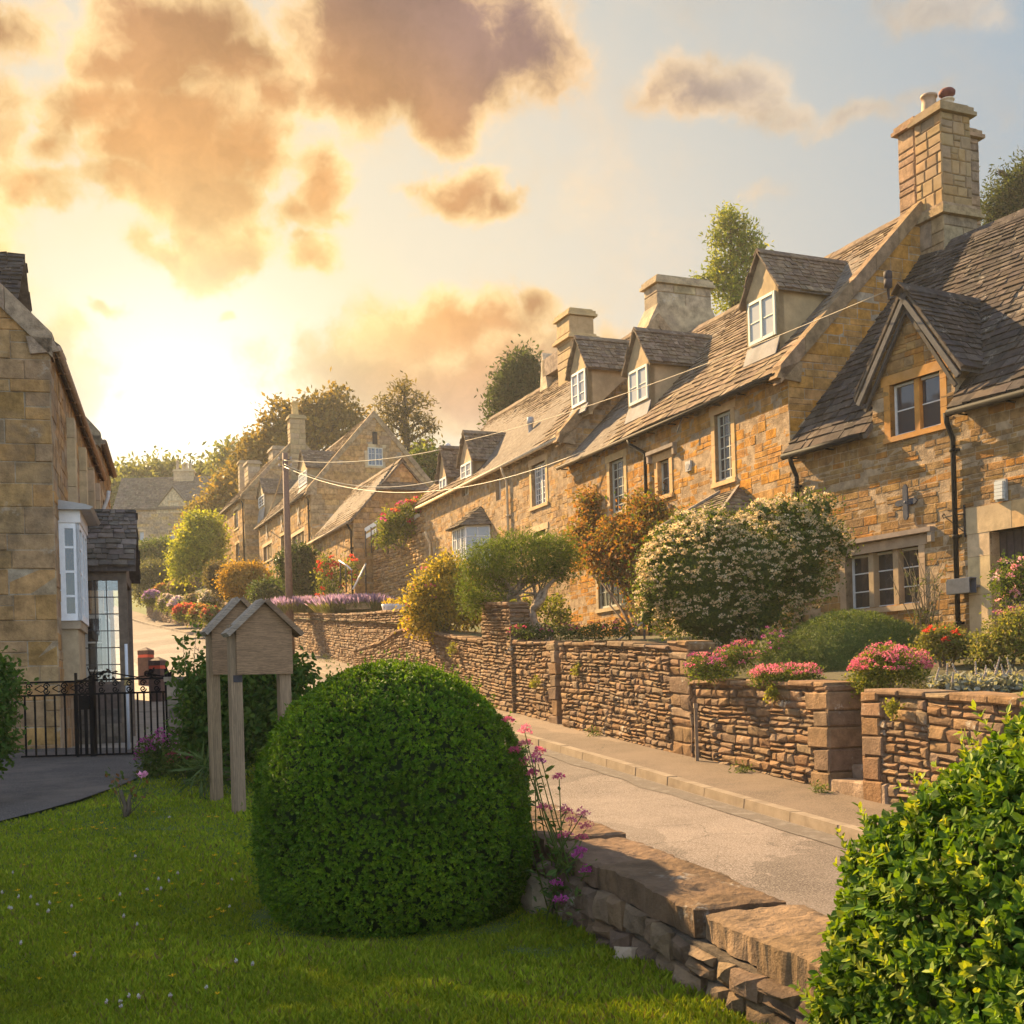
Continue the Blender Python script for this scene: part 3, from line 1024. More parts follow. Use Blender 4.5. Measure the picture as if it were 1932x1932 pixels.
# ------------------------------------------------------------------ houses
class House:
    """local axes: x along the street front (left to right seen from the street), y into the house, z up"""
    def __init__(s, name, label, left, right, zg, he, D, rise, pal='gold', spal='brown', cat='house', group=None):
        lx, ly = left
        ux = Vector((right[0] - lx, right[1] - ly, 0))
        s.L = ux.length
        s.ang = math.atan2(ux.y, ux.x)
        s.zg = zg + EYE
        s.he, s.D, s.rise = he, D, rise
        s.k = rise / (D / 2)
        s.pal, s.spal = STONE[pal], SLATE[spal]
        s.root = thing(name, label, cat, (lx, ly, s.zg), s.ang, group)
        s.inv = Matrix.Rotation(-s.ang, 3, 'Z')
        s.o = Vector((lx, ly, s.zg))
        s.ops = []            # openings in the front wall
        s.frF = Frame((0, 0, 0), (1, 0, 0), (0, -1, 0))
        s.frR = Frame((s.L, 0, 0), (0, 1, 0), (1, 0, 0))
        s.frL = Frame((0, D, 0), (0, -1, 0), (-1, 0, 0))

    def loc(s, p):
        return s.inv @ (Vector(p) - s.o)

    def _ray(s, px, py):
        a, b = ray(px, py)
        return s.loc((0, 0, EYE)), s.inv @ Vector((a, 1, b))

    def hit(s, px, py, y=0.0):
        c, d = s._ray(px, py)
        t = (y - c.y) / d.y
        p = c + d * t
        return p.x, p.z

    def hitx(s, px, py, x):
        c, d = s._ray(px, py)
        t = (x - c.x) / d.x
        p = c + d * t
        return p.y, p.z

    def rect(s, pa, pb, y=0.0):
        x0, z0 = s.hit(*pa, y)
        x1, z1 = s.hit(*pb, y)
        return min(x0, x1), max(x0, x1), min(z0, z1), max(z0, z1)

    # ---- windows -----------------------------------------------------------------------------------
    def window(s, r, nx=2, panes=(2, 3), col=(.62, .62, .55), rec=.14, surround=None, mull='wood', parent=None, fr=None, hood=False, glass=(.03, .035, .04), name='window', fw=.045, sill=True, cut=True, bar=.02):
        fr = fr or s.frF
        parent = parent or s.root
        a0, a1, z0, z1 = r
        if cut:
            s.ops.append((a0, a1, z0, z1))
        mb = MB()
        d0, d1 = -rec - .05, -rec
        mb.fbox(fr, a0, a0 + fw, z0, z1, d0, d1, col)
        mb.fbox(fr, a1 - fw, a1, z0, z1, d0, d1, col)
        mb.fbox(fr, a0 + fw, a1 - fw, z0, z0 + fw * 1.2, d0, d1 + .004, col)
        mb.fbox(fr, a0 + fw, a1 - fw, z1 - fw, z1, d0, d1 + .004, col)
        w_ = (a1 - a0) / nx
        for i in range(nx):
            l, rr = a0 + i * w_, a0 + (i + 1) * w_
            if i:
                if mull == 'wood':
                    mb.fbox(fr, l - fw * .6, l + fw * .6, z0 + fw, z1 - fw, d0, d1 + .008, col)
            for k in range(1, panes[0]):
                x = l + w_ * k / panes[0]
                mb.fbox(fr, x - bar / 2, x + bar / 2, z0 + fw, z1 - fw, d0 + .01, d1 - .006, col)
            for k in range(1, panes[1]):
                z = z0 + (z1 - z0) * k / panes[1]
                mb.fbox(fr, l + .01, rr - .01, z - bar / 2, z + bar / 2, d0 + .01, d1 - .009, col)
        wo = mb.build(name, M['paint'], parent)
        top = parent if parent is not s.root else wo
        gm = MB()
        for i in range(nx):
            gm.fbox(fr, a0 + i * w_ + .01, a0 + (i + 1) * w_ - .01, z0 + .01, z1 - .01, d0 + .015, d0 + .025, glass)
        gm.build('pane', M['glass'], top)
        if surround is not None or mull == 'stone':
            sm = MB()
            c = surround or (.50, .33, .16)
            if mull == 'stone':
                for i in range(1, nx):
                    l = a0 + i * w_
                    sm.fbox(fr, l - .055, l + .055, z0, z1, -.22, -.04, vary(c, .06))
            if surround is not None:
                for (p, q_) in ((a0 - .13, a0), (a1, a1 + .13)):
                    z = z0
                    while z < z1 - .01:
                        h = min(R.uniform(.25, .5), z1 - z)
                        sm.fbox(fr, p, q_, z + .003, z + h - .003, -.2, .022, vary(c, .1))
                        z += h
                sm.fbox(fr, a0 - .18, a1 + .18, z1, z1 + .17, -.2, .026, vary(c, .08))
                if sill:
                    sm.fbox(fr, a0 - .15, a1 + .15, z0 - .09, z0, -.2, .05, vary(c, .08))
                s.ops[-1:] = [(a0, a1, z0, z1)]
                if hood:
                    sm.fbox(fr, a0 - .34, a1 + .34, z1 + .19, z1 + .27, -.02, .12, vary((.26, .21, .16), .08))
                    for x in (a0 - .34, a1 + .26):
                        sm.fbox(fr, x, x + .08, z1 + .02, z1 + .19, -.02, .10, vary((.30, .23, .16), .08))
            sm.build('surround', M['cleanstone'], top)
        return wo

    # ---- shell -------------------------------------------------------------------------------------
    def shell(s, front=True, right=True, left=True, mat='stone', course=(.10, .21), ln=(.18, .52), z0=-.8, proud=(.0, .028), lgable=0.0, rgable=0.0, extra_ops=(), quoin=True):
        L, D, he = s.L, s.D, s.he
        mb = MB()
        wallback(mb, s.frF, 0, L, z0, he, s.ops, .35)
        mb.box(0, L, D - .3, D, z0, he, (.34, .27, .19))
        if front:
            big = [(o[0] - .0, o[1], o[2], o[3]) for o in s.ops]
            stonewall(mb, s.frF, lambda z: 0.0, lambda z: L, z0, he, big, s.pal, course, ln, proud, .004, .010, quoin=quoin)
        for flag, fr, up in ((right, s.frR, rgable), (left, s.frL, lgable)):
            g = fr.at
            ap = he + s.rise + up
            # the gable prism sits just inside the front and back walls
            pts = [g(.35, z0), g(D - .3, z0), g(D - .3, he), g(D - .0, he + .001), g(D / 2, ap), g(0.0, he + .001), g(.35, he)]
            mb.poly_prism([p for p in pts], -fr.n * .35, (.34, .27, .19))
            if flag:
                f = lambda z: max(0.0, (z - he) / (ap - he) * D / 2)
                stonewall(mb, fr, lambda z: f(z), lambda z: D - f(z), z0, ap - .08, (), s.pal, (course[0] * 1.1, course[1] * 1.3), (ln[0], ln[1] * 1.2), (proud[0], proud[1] * 1.2), .005, .012, quoin=quoin)
        return mb.build('wall', M[mat], s.root)

    def roof(s, x0=None, x1=None, over=.16, gutter=None, back=True, e0=.24, e1=.12, sag=.05, name='roof', plain=False):
        x0 = 0 if x0 is None else x0
        x1 = s.L if x1 is None else x1
        he, k = s.he, s.k
        mb = MB()
        sl = math.sqrt(1 + k * k)
        ye, ze = -over, he - over * k + .06
        n = Vector((0, -k, 1)).normalized()
        sv = Vector((0, 1, k)).normalized()
        S_ = (s.D / 2 + over) * sl
        # deck below the slates
        t = .10
        for (sg, y0, y1) in ((1, ye, s.D / 2), (-1, s.D + over, s.D / 2)):
            a, b = Vector((x0, y0, ze)), Vector((x0, y1, he + s.rise + .06))
            dn = Vector((0, 0, -t))
            ex = Vector((x1 - x0, 0, 0))
            if sg > 0:
                mb.hexa([a + dn, a + dn + ex, b + dn + ex, b + dn, a, a + ex, b + ex, b], (.16, .13, .10))
            else:
                mb.hexa([b + dn, b + dn + ex, a + dn + ex, a + dn, b + Vector((0, 0, -.002)), b + ex + Vector((0, 0, -.002)), a + ex, a], R.choice(s.spal))
        slates(mb, (x0, ye, ze + .012), (1, 0, 0), x1 - x0, sv, S_, n, s.spal, e0=e0, e1=e1, sag=sag, seed=R.uniform(0, 40))
        # ridge stones
        x = x0
        while x < x1:
            l = min(R.uniform(.35, .55), x1 - x)
            z = he + s.rise + .06 + R.uniform(0, .015) - .02
            c = vary(R.choice(s.spal), .15)
            for sg in (-1, 1):
                mb.beam((x + .005, s.D / 2, z + .05), (x + l - .005, s.D / 2, z + .05), (0, sg * .17, -.17 * k), (0, 0, .035), c)
            x += l
        s.roof_ob = mb.build(name, M['slate'], s.root)
        return s.roof_ob

    def gutter(s, x0, x1, z=None, y=-.22, col=(.008, .008, .0085), r=.06, name='gutter'):
        z = s.he - .16 * s.k + .0 if z is None else z
        mb = MB()
        mb.tube([(x0, y, z), (x1, y, z)], r, 8, col)
        x = x0 + .2
        while x < x1:
            mb.box(x, x + .02, y, y + .2, z - .07, z - .045, col)
            x += .9
        return mb.build(name, M['metal'], s.root, True)

    def pipe(s, x, ztop, zbot, col=(.009, .009, .0095), y=-.07, swan=None, r=.042):
        mb = MB()
        pts = [(x, y, zbot), (x, y, ztop - .45)]
        if swan is not None:
            pts += [(x, y, ztop - .40), (x + (swan - x) * .9, -.2, ztop - .12), (swan, -.22, ztop)]
        else:
            pts += [(x, y, ztop - .40), (x, -.2, ztop - .15), (x, -.22, ztop)]
        mb.tube(pts, r, 8, col)
        z = zbot + .3
        while z < ztop - .5:
            mb.tube([(x, y, z), (x, y, z + .06)], r * 1.35, 8, col)
            mb.box(x - .08, x + .08, y + .02, y + .07, z + .01, z + .05, col)
            z += 1.4
        return mb.build('drainpipe', M['metal'], s.root, True)

    def coping(s, side, up=.10, w=.34, col=(.42, .34, .23), out=.06, over=.2):
        """raised flat stones up the gable edge"""
        mb = MB()
        x0 = (s.L - w + out) if side == 'R' else -out
        for sg in (0, 1):
            y0 = -over if sg == 0 else s.D + over
            A, B = Vector((x0, y0, s.he - over * s.k + .10)), Vector((x0, s.D / 2, s.he + s.rise + .10))
            m = max(2, int((B - A).length / .8))
            for i in range(m):
                p, q_ = A.lerp(B, i / m), A.lerp(B, (i + 1) / m)
                if i < m - 1:
                    q_ = p.lerp(q_, .985)
                mb.beam(p - Vector((0, 0, .24)), q_ - Vector((0, 0, .24)), (w, 0, 0), (0, 0, up + .24 + R.uniform(0, .02)), vary(col, .1))
        mb.poly_prism([(x0, -over - .10, s.he - over * s.k - .05), (x0, .25, s.he - over * s.k - .10), (x0, .3, s.he + .1), (x0, -over, s.he - over * s.k + .13)], (w, 0, 0), vary(col, .06))
        return mb.build('coping', M['stone'], s.root)

    # ---- dormers -----------------------------------------------------------------------------------
    def dormer(s, win, apex, eaves, yf=.35, col=(.66, .64, .56), panes=(1, 2), nx=2, wallcol=(.40, .285, .155), through=False, glass=(.10, .11, .12), spal=None):
        """win = (left-bottom px, right-top px); apex px; eaves = (left px, right px) of its little roof"""
        r = s.rect(*win, yf)
        xa, za = s.hit(*apex, yf)
        e1 = s.hit(*eaves[0], yf)
        e2 = s.hit(*eaves[1], yf)
        xc = (r[0] + r[1]) / 2
        ze = (e1[1] + e2[1]) / 2
        hw = (r[1] - r[0]) / 2 + .10
        zr = max(za, ze + hw * .9)
        k, he = s.k, s.he
        zb = he + yf * k - .1
        if through:
            zb = min(r[2] - .1, he - .3)
        do = MB()
        yb = (ze - he) / k + .1
        for sg in (-1, 1):
            x = xc + sg * hw
            xi = x - sg * .1
            pts = [(x, yf, zb), (x, yf, ze), (x, yb, ze), (x, yb - .02, ze - .25)]
            do.poly_prism(pts, (-sg * .1, 0, 0), vary(wallcol, .05))
        fr = Frame((0, yf, 0), (1, 0, 0), (0, -1, 0))
        g = fr.at
        do.poly_prism([g(xc - hw, zb, -.0), g(xc + hw, zb), g(xc + hw, ze), g(xc, zr - .02), g(xc - hw, ze)], (0, .12, 0), vary(wallcol, .05))
        # lead flashing below the window
        do.poly_prism([(xc - hw, yf - .12, he + (yf - .12) * k + .11), (xc + hw, yf - .12, he + (yf - .12) * k + .11), (xc + hw, yf + .02, r[2] + .02), (xc - hw, yf + .02, r[2] + .02)], (0, .02, -.02), (.24, .225, .21))
        d = do.build('dormer', M['render'], s.root)
        s.window(r, nx, panes, col, rec=-.035, parent=d, fr=fr, glass=glass, cut=False, fw=.055)
        # roof of the dormer
        rm = MB()
        ov = .13
        zov = ze - .10
        for sg in (-1, 1):
            xe = xc + sg * (hw + ov)
            E0, R0 = Vector((xe, yf - .10, zov)), Vector((xc, yf - .10, zr + .05))
            ye = (zov - he) / k + .05
            yr = (zr - he) / k + .1
            sv = (R0 - E0)
            S_ = sv.length
            sv.normalize()
            nn = Vector((sg * -sv.z * -1, 0, abs(sv.x)))
            nn = Vector((sg * abs(sv.z), 0, abs(sv.x)))
            E1, R1 = Vector((xe, ye, zov)), Vector((xc, yr, zr + .05))
            dn = Vector((0, 0, -.05))
            rm.poly_prism([E0 + dn, E1 + dn, R1 + dn, R0 + dn], (0, 0, .05), (.15, .12, .09))
            l0, l1 = ye - (yf - .10), yr - (yf - .10)
            slates(rm, E0 + nn * .005, (0, 1, 0), l0, sv, S_, nn, spal or s.spal, lo=lambda t: 0.0, hi=lambda t: l0 + (l1 - l0) * t, e0=.15, e1=.11, wmin=.12, wmax=.28, sag=.015, th=.018)
        x = yf - .1
        while x < (zr - he) / k + .1:
            for sg in (-1, 1):
                rm.beam((xc, x, zr + .065), (xc, x + .38, zr + .065), (sg * .12, 0, -.11), (0, 0, .03), vary(R.choice(s.spal), .15))
            x += .385
        rm.build('dormer_roof', M['slate'], d)
        return d

    # ---- chimneys ----------------------------------------------------------------------------------
    def chimney(s, x0, x1, y0, y1, z0, z1, pal=None, cap=.10, base=None, pots=(), course=(.2, .32), ln=(.22, .5), mat='cleanstone', plinth=None, name='chimney'):
        mb = MB()
        pal = pal or s.pal
        mb.box(x0 + .02, x1 - .02, y0 + .02, y1 - .02, z0, z1, (.30, .24, .16))
        for fr, w_ in ((Frame((x0, y0, 0), (1, 0, 0), (0, -1, 0)), x1 - x0), (Frame((x1, y0, 0), (0, 1, 0), (1, 0, 0)), y1 - y0), (Frame((x0, y1, 0), (0, -1, 0), (-1, 0, 0)), y1 - y0), (Frame((x1, y1, 0), (-1, 0, 0), (0, 1, 0)), x1 - x0)):
            stonewall(mb, fr, lambda z: 0, lambda z, w_=w_: w_, z0, z1, (), pal, course, ln, (0, .012), .012, .02, jit=.005)
        c = vary(R.choice(pal), .05)
        for (h0, h1, o_) in ((0, .09, .09), (.09, .20, .05), (.20, .27, -.02)):
            mb.box(x0 - o_, x1 + o_, y0 - o_, y1 + o_, z1 + h0 * cap * 10, z1 + h1 * cap * 10, vary(c, .06))
        if plinth is not None:
            for (h0, h1, o_) in ((0, .09, .12), (.09, .17, .05)):
                mb.box(x0 - o_, x1 + o_, y0 - o_, y1 + o_, plinth + h0, plinth + h1, vary(c, .06))
        ch = mb.build(name, M[mat], s.root)
        for (px, py, rr, h, pc, kind) in pots:
            pm = MB()
            zt = z1 + .25 * cap * 10
            pm.lathe((px, py, zt), [(rr * 1.05, 0), (rr * .95, h * .5), (rr * .9, h * .85), (rr * 1.1, h * .88), (rr * 1.1, h), (rr * .8, h), (rr * .8, h * .6)], 14, pc)
            pm.build('chimney_pot', M['terracotta'], ch, True)
            if kind == 'cowl':
                pm = MB()
                pm.lathe((px, py, zt + h), [(rr * .7, .02), (rr * .9, .06), (rr * 1.2, .09), (rr * 1.25, .15), (rr * 1.0, .19), (rr * .4, .20)], 16, (.13, .035, .025))
                pm.build('cowl', M['terracotta'], ch, True)
        return ch


# ===== first cottage on the right (grey gold rubble, in the shade of its neighbour) ==================
C12 = (5.39, 23.2)
d1 = Vector((.505, -.863)).normalized()
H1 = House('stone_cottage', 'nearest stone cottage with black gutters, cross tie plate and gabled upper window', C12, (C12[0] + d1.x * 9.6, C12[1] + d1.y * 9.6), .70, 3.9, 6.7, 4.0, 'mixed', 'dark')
r_low = H1.rect((1598, 1153), (1734, 1029))
H1.window(r_low, 3, (1, 3), (.60, .61, .60), .16, (.36, .26, .16), 'stone', hood=True, glass=(.025, .027, .03), fw=.04)
x_d, z_d = H1.hit(1868, 1003)
H1.ops.append((x_d, x_d + 1.0, -.05, z_d))
g0 = H1.hit(1640, 712)
g1 = H1.hit(1802, 667)
ga = H1.hit(1712, 542)
xl, xr = g0[0] + .06, g1[0] - .02
zge = (g0[1] + g1[1]) / 2
r_up = H1.rect((1682, 826), (1774, 699))
H1.ops.append(r_up)
H1.shell(right=False, left=False, course=(.07, .17), ln=(.12, .42), proud=(.0, .016))
# gabled wall that carries the front up through the eave
gm = MB()
op = [r_up]
zg0 = H1.he
xm = (xl + xr) / 2
zap = ga[1] - .12
wallback(gm, H1.frF, xl, xr, zg0, zge, op, .35)
# the part of the window below the eave is cut from the main wall: rebuild it with the opening
stonewall(gm, H1.frF, lambda z: xl, lambda z: xr, zg0, zge, op, H1.pal, (.07, .17), (.12, .42), (0, .022), .004, .010)
hw = (xr - xl) / 2
ftri = lambda z: max(0, (z - zge) / (zap - zge) * hw)
gm.poly_prism([(xl, 0, zge), (xr, 0, zge), (xm, 0, zap)], (0, .35, 0), (.34, .27, .19))
stonewall(gm, H1.frF, lambda z: xl + ftri(z), lambda z: xr - ftri(z), zge, zap - .08, (), H1.pal, (.07, .17), (.12, .42), (0, .022), .004, .010)
for sg, x in ((-1, xl), (1, xr)):
    yb = (zge - H1.he) / H1.k
    gm.poly_prism([(x, .35, zg0), (x, .35, zge), (x, yb + .2, zge), (x, .5, zg0 + .1)], (-sg * .2, 0, 0), vary((.40, .30, .18)))
gw = gm.build('gable', M['stone'], H1.root)
H1.window(r_up, 2, (1, 2), (.60, .60, .57), .10, (.50, .235, .055), 'stone', glass=(.03, .035, .045), cut=False, fw=.04, parent=gw)
rm = MB()
for sg in (-1, 1):
    xe = xm + sg * (hw + .26)
    zov = zge - .22 * (zap - zge) / hw
    E0, R0 = Vector((xe, -.17, zov)), Vector((xm, -.17, zap + .12))
    ye, yr = (zov - H1.he) / H1.k + .02, (zap + .1 - H1.he) / H1.k + .1
    sv = R0 - E0
    S_ = sv.length
    sv.normalize()
    nn = Vector((sg * abs(sv.z), 0, abs(sv.x)))
    E1, R1 = Vector((xe, ye, zov)), Vector((xm, yr, zap + .12))
    rm.poly_prism([E0 - Vector((0, 0, .08)), E1 - Vector((0, 0, .08)), R1 - Vector((0, 0, .08)), R0 - Vector((0, 0, .08))], (0, 0, .08), (.12, .10, .08))
    l0, l1 = ye + .17, yr + .17
    slates(rm, E0 + nn * .005, (0, 1, 0), l0, sv, S_, nn, H1.spal, lo=lambda t: 0.0, hi=lambda t: l0 + (l1 - l0) * t, e0=.17, e1=.11, sag=.02)
    bb = MB()
    off = nn * -.12
    bb.beam(E0 + off + Vector((0, .0, -.10)), R0 + off + Vector((0, 0, -.10)), (0, .06, 0), nn * .085, (.085, .08, .078))
    bb.beam(E0 + off + Vector((-sg * .10, .06, -.22)), R0 + off + Vector((0, .06, -.24)), (0, .05, 0), nn * .06, (.055, .047, .04))
    bb.build('bargeboard', M['wood'], gw)
x = -.28
while x < yr:
    for sg in (-1, 1):
        rm.beam((xm, x, zap + .13), (xm, x + .40, zap + .13), (sg * .14, 0, -.15), (0, 0, .035), vary(R.choice(H1.spal)))
    x += .405
rm.build('gable_roof', M['slate'], gw)
H1.roof(x1=xl, e0=.23, e1=.10, sag=.05)
H1.roof(x0=xr, e0=.23, e1=.10, sag=.05)
H1.roof(x0=xl, x1=xr, over=-.5, e0=.21, e1=.10, sag=.05)
H1.gutter(.02, xl - .1)
H1.gutter(xr + .02, H1.L)
H1.pipe(.22, H1.he - .18, 0)
H1.pipe(H1.hit(1808, 1000)[0], H1.he - .18, 0)
dm_ = MB()
dm_.fbox(H1.frF, x_d, x_d + 1.0, -.05, z_d, -.30, -.22, (.045, .035, .03))
for i in range(7):
    dm_.fbox(H1.frF, x_d + .02 + i * .14, x_d + .13 + i * .14, -.04, z_d - .02, -.22, -.21, vary((.06, .045, .04)))
dob = dm_.build('door', M['wood'], H1.root)
dr = MB()
dr.tube([H1.frF.at(x_d + .5 + .07 * math.cos(t * .5), z_d - .55 + .09 * math.sin(t * .5), -.20) for t in range(14)], .012, 6, (.03, .03, .03))
dr.build('knocker', M['metal'], dob)
sm = MB()
for (p, q_) in ((x_d - .42, x_d), (x_d + 1.0, x_d + 1.4)):
    z = -.1
    while z < z_d - .01:
        h = min(R.uniform(.5, .9), z_d - z)
        sm.fbox(H1.frF, p, q_, z + .003, z + h - .003, -.25, .025, vary((.50, .36, .20), .06))
        z += h
sm.fbox(H1.frF, x_d - .45, x_d + .42, z_d, z_d + .42, -.25, .03, (.50, .36, .20))
sm.fbox(H1.frF, x_d + .425, x_d + 1.4, z_d, z_d + .42, -.25, .028, (.52, .33, .15))
sm.build('door_surround', M['cleanstone'], H1.root)


def on_h1(px, py, d=0.0):
    x, z = H1.hit(px, py)
    return x, z


def h1_fixture(name, label, cat, px, py):
    x, z = H1.hit(px, py)
    p = H1.o + Matrix.Rotation(H1.ang, 3, 'Z') @ Vector((x, -.03, z))
    return thing(name, label, cat, p, H1.ang)


t = h1_fixture('tie_plate', 'grey iron cross-shaped tie plate on the nearest cottage', 'tie plate', 1713, 948)
mb = MB()
for (dx, dz) in ((1, 0), (0, 1)):
    l = .30 if dz else .235
    w_ = .05
    pts = [(-l, -w_ * .5), (-l + .05, -w_), (l - .05, -w_), (l, -w_ * .2), (l, w_ * .2), (l - .05, w_), (-l + .05, w_), (-l, w_ * .5)]
    pp = [((a, -.012 * dz, b) if dx else (b, -.012, a)) for a, b in pts]
    mb.poly_prism(pp, (0, -.022 - .01 * dz, 0), (.055, .06, .075))
mb.build('cross', M['metal'], t)
mb = MB()
mb.tube([(0, -.03, 0), (0, -.05, 0)], .022, 8, (.12, .12, .14))
mb.build('bolt', M['metal'], t, True)
t = h1_fixture('wall_light', 'ribbed bulkhead lamp above the cottage door', 'wall lamp', 1894, 926)
mb = MB()
mb.box(-.10, .10, -.05, 0, -.17, .17, (.30, .30, .28))
mb.build('base', M['metal'], t)
mb = MB()
for i in range(5):
    mb.box(-.075, .075, -.11 + .002 * i, -.05, -.14 + i * .056, -.14 + i * .056 + .05, (.62, .62, .56))
mb.build('diffuser', M['glass'], t)
t = h1_fixture('post_box', 'grey flaking metal box with an open end beside the cottage drainpipe', 'metal box', 1832, 1108)
mb = MB()
mb.box(-.22, .22, -.28, -.27, -.10, .12, (.09, .10, .12))
mb.box(-.22, .22, -.12, -.11, -.10, .12, (.09, .10, .12))
mb.box(-.22, .23, -.28, -.11, .12, .135, (.13, .14, .16))
mb.box(-.22, .22, -.28, -.11, -.11, -.10, (.06, .07, .08))
mb.box(-.23, -.22, -.28, -.11, -.10, .12, (.09, .10, .12))
mb.box(-.2, .2, -.11, .02, -.02, .02, (.1, .1, .1))
mb.build('casing', M['metal'], t)
t = h1_fixture('sign_bracket', 'thin scrolled iron bracket on the cottage drainpipe', 'bracket', 1815, 985)
mb = MB()
mb.box(.08, .10, -.03, .0, -.26, .26, (.03, .03, .03))
mb.tube([(.09, -.02, .12), (-.28, -.02, .12), (-.32, -.02, .10), (-.34, -.02, .14), (-.31, -.02, .18), (-.29, -.02, .14)], .010, 5, (.03, .03, .03))
mb.tube([(.09, -.02, -.18), (-.28, -.02, .11)], .010, 5, (.03, .03, .03))
mb.build('scroll', M['metal'], t)
gx = (xm, -.33, zap + .06)
p = H1.o + Matrix.Rotation(H1.ang, 3, 'Z') @ Vector(gx)
t = thing('insulator', 'dark cable insulator at the peak of the nearest cottage gable', 'insulator', p)
mb = MB()
mb.lathe((-.12, 0, 0), [(.02, -.2), (.025, -.02), (.07, 0), (.07, .12), (.055, .13), (.075, .15), (.07, .26), (.03, .28)], 12, (.05, .04, .04))
mb.build('body', M['metal'], t, True)
INSUL = p + Vector((-.12, 0, -.05))

# ===== second cottage: big golden house =============================================================
H2 = House('stone_cottage', 'long golden stone cottage with two dormers and a tall double chimney', (1.60, 32.0), C12, 1.25, 4.9, 6.56, 3.33, 'gold', 'brown')
GREY = (.44, .44, .36)
H2.window(H2.rect((1352, 912), (1379, 772)), 1, (3, 6), GREY, .07, (.52, .33, .15), fw=.055)
H2.window(H2.rect((1153, 972), (1177, 862)), 1, (3, 6), GREY, .07, (.50, .33, .16), fw=.055)
H2.window(H2.rect((1243, 938), (1263, 864)), 1, (1, 2), GREY, .09, (.52, .32, .14), hood=True)
H2.window(H2.rect((1131, 1150), (1194, 1074)), 3, (2, 2), (.46, .46, .38), .03, (.44, .33, .19), 'wood', fw=.05)
H2.shell(right=True, left=False, course=(.09, .22), ln=(.15, .50), proud=(.0, .012))
H2.roof(x0=.02, x1=H2.L - .16, e0=.25, e1=.12, sag=.07)
H2.coping('R', col=(.25, .17, .095), w=.26)
H2.gutter(-.1, H2.L - .1, col=(.035, .025, .016), r=.05)
H2.pipe(H2.hit(1223, 900)[0], H2.he - .2, 0, swan=H2.hit(1200, 823)[0])
H2.dormer(((1415, 655), (1463, 548)), (1432, 480), ((1400, 571), (1469, 538)), yf=.55, col=(.50, .50, .42), panes=(1, 2), nx=2, glass=(.40, .40, .38))
H2.dormer(((1189, 768), (1222, 686)), (1200, 626), ((1182, 698), (1225, 677)), yf=.45, col=(.55, .56, .48), panes=(1, 2), nx=2, glass=(.40, .40, .38))
# tall double chimney on the right gable, with its breast down the gable wall
yr_ = H2.D / 2
zb_ = H2.hitx(1740, 404, H2.L)[1]
mb = MB()
bx0, bx1, by0, by1 = H2.L - .22, H2.L + .66, yr_ + .0, yr_ + .86
zb_ -= .25
mb.box(bx0 + .02, bx1 - .02, by0 + .02, by1 - .02, H2.he + .4, zb_, (.3, .24, .16))
for fr, w_ in ((Frame((bx0, by0, 0), (1, 0, 0), (0, -1, 0)), bx1 - bx0), (Frame((bx1, by0, 0), (0, 1, 0), (1, 0, 0)), by1 - by0)):
    stonewall(mb, fr, lambda z: 0, lambda z, w_=w_: w_, H2.he + .4, zb_, (), [(.29, .21, .13), (.32, .22, .12), (.26, .2, .13)], (.35, .5), (.4, .7), (0, .01), .008, .012)
for (h0, h1, o_) in ((0, .07, .10), (.07, .17, .06), (.17, .25, .0)):
    mb.box(bx0 - o_, bx1 + o_, by0 - o_, by1 + o_, zb_ + h0, zb_ + h1, vary((.30, .21, .12), .05))
mb.build('chimney_breast', M['stone'], H2.root)
ztop = H2.hitx(1780, 205, H2.L)[1] - .42
cpal = [(.28, .185, .09), (.30, .195, .092), (.25, .17, .092), (.29, .175, .075)]
H2.chimney(bx0 + .08, bx1 - .06, by0 + .06, by1 - .05, zb_ + .25, ztop, cpal, .085, pots=[(bx0 + .32, by0 + .24, .15, .34, (.36, .24, .15), None), (bx0 + .52, by0 + .52, .13, .22, (.55, .42, .28), 'cowl')], course=(.16, .30), ln=(.16, .42))
H2.chimney(bx0 - .46, bx0 + .02, by0 + .10, by1 + .95, H2.he + H2.rise - .6, ztop + .06, [(.27, .18, .11), (.30, .195, .115), (.25, .175, .115)], .08, course=(.2, .34), ln=(.25, .5), mat='stone')
# lean-to bay with hipped slates on the front
bx, bz = H2.hit(1378, 928)
ez = H2.hit(1258, 999, -.9)[1]
bay = MB()
bw = 1.05
bay.box(bx - bw, bx + bw, -.85, 0, -.6, ez, (.50, .36, .2))
bo = bay.build('bay', M['cleanstone'], H2.root)
rm = MB()
top = Vector((bx, 0.0, bz))
hwid = .35
cs = [Vector((bx - bw - .15, .0, ez)), Vector((bx - bw - .15, -1.0, ez)), Vector((bx + bw + .15, -1.0, ez)), Vector((bx + bw + .15, 0, ez))]
tl, tr = Vector((bx - hwid, -.02, bz)), Vector((bx + hwid, -.02, bz))
for (a, b, c, d) in ((cs[1], cs[2], tr, tl), (cs[0], cs[1], tl, tl), (cs[2], cs[3], tr, tr)):
    mid_b, mid_t = (a + b) / 2, (c + d) / 2
    uu = (b - a)
    Lu = uu.length
    uu.normalize()
    sv = mid_t - mid_b
    sv = sv - uu * sv.dot(uu)
    Sl = sv.length
    sv.normalize()
    nn = uu.cross(sv)
    nn = nn if nn.z > 0 else -nn
    ta, tb = (d - a).dot(uu), (c - a).dot(uu)
    rm.add([a, b, c, d], [(0, 1, 2, 3)] if (c - d).length > .01 else [(0, 1, 2)], (.15, .12, .1))
    slates(rm, a + nn * .01, uu, Lu, sv, Sl, nn, SLATE['moss'], lo=lambda t, ta=ta: ta * t, hi=lambda t, tb=tb, Lu=Lu: Lu + (tb - Lu) * t, e0=.16, e1=.11, sag=.01)
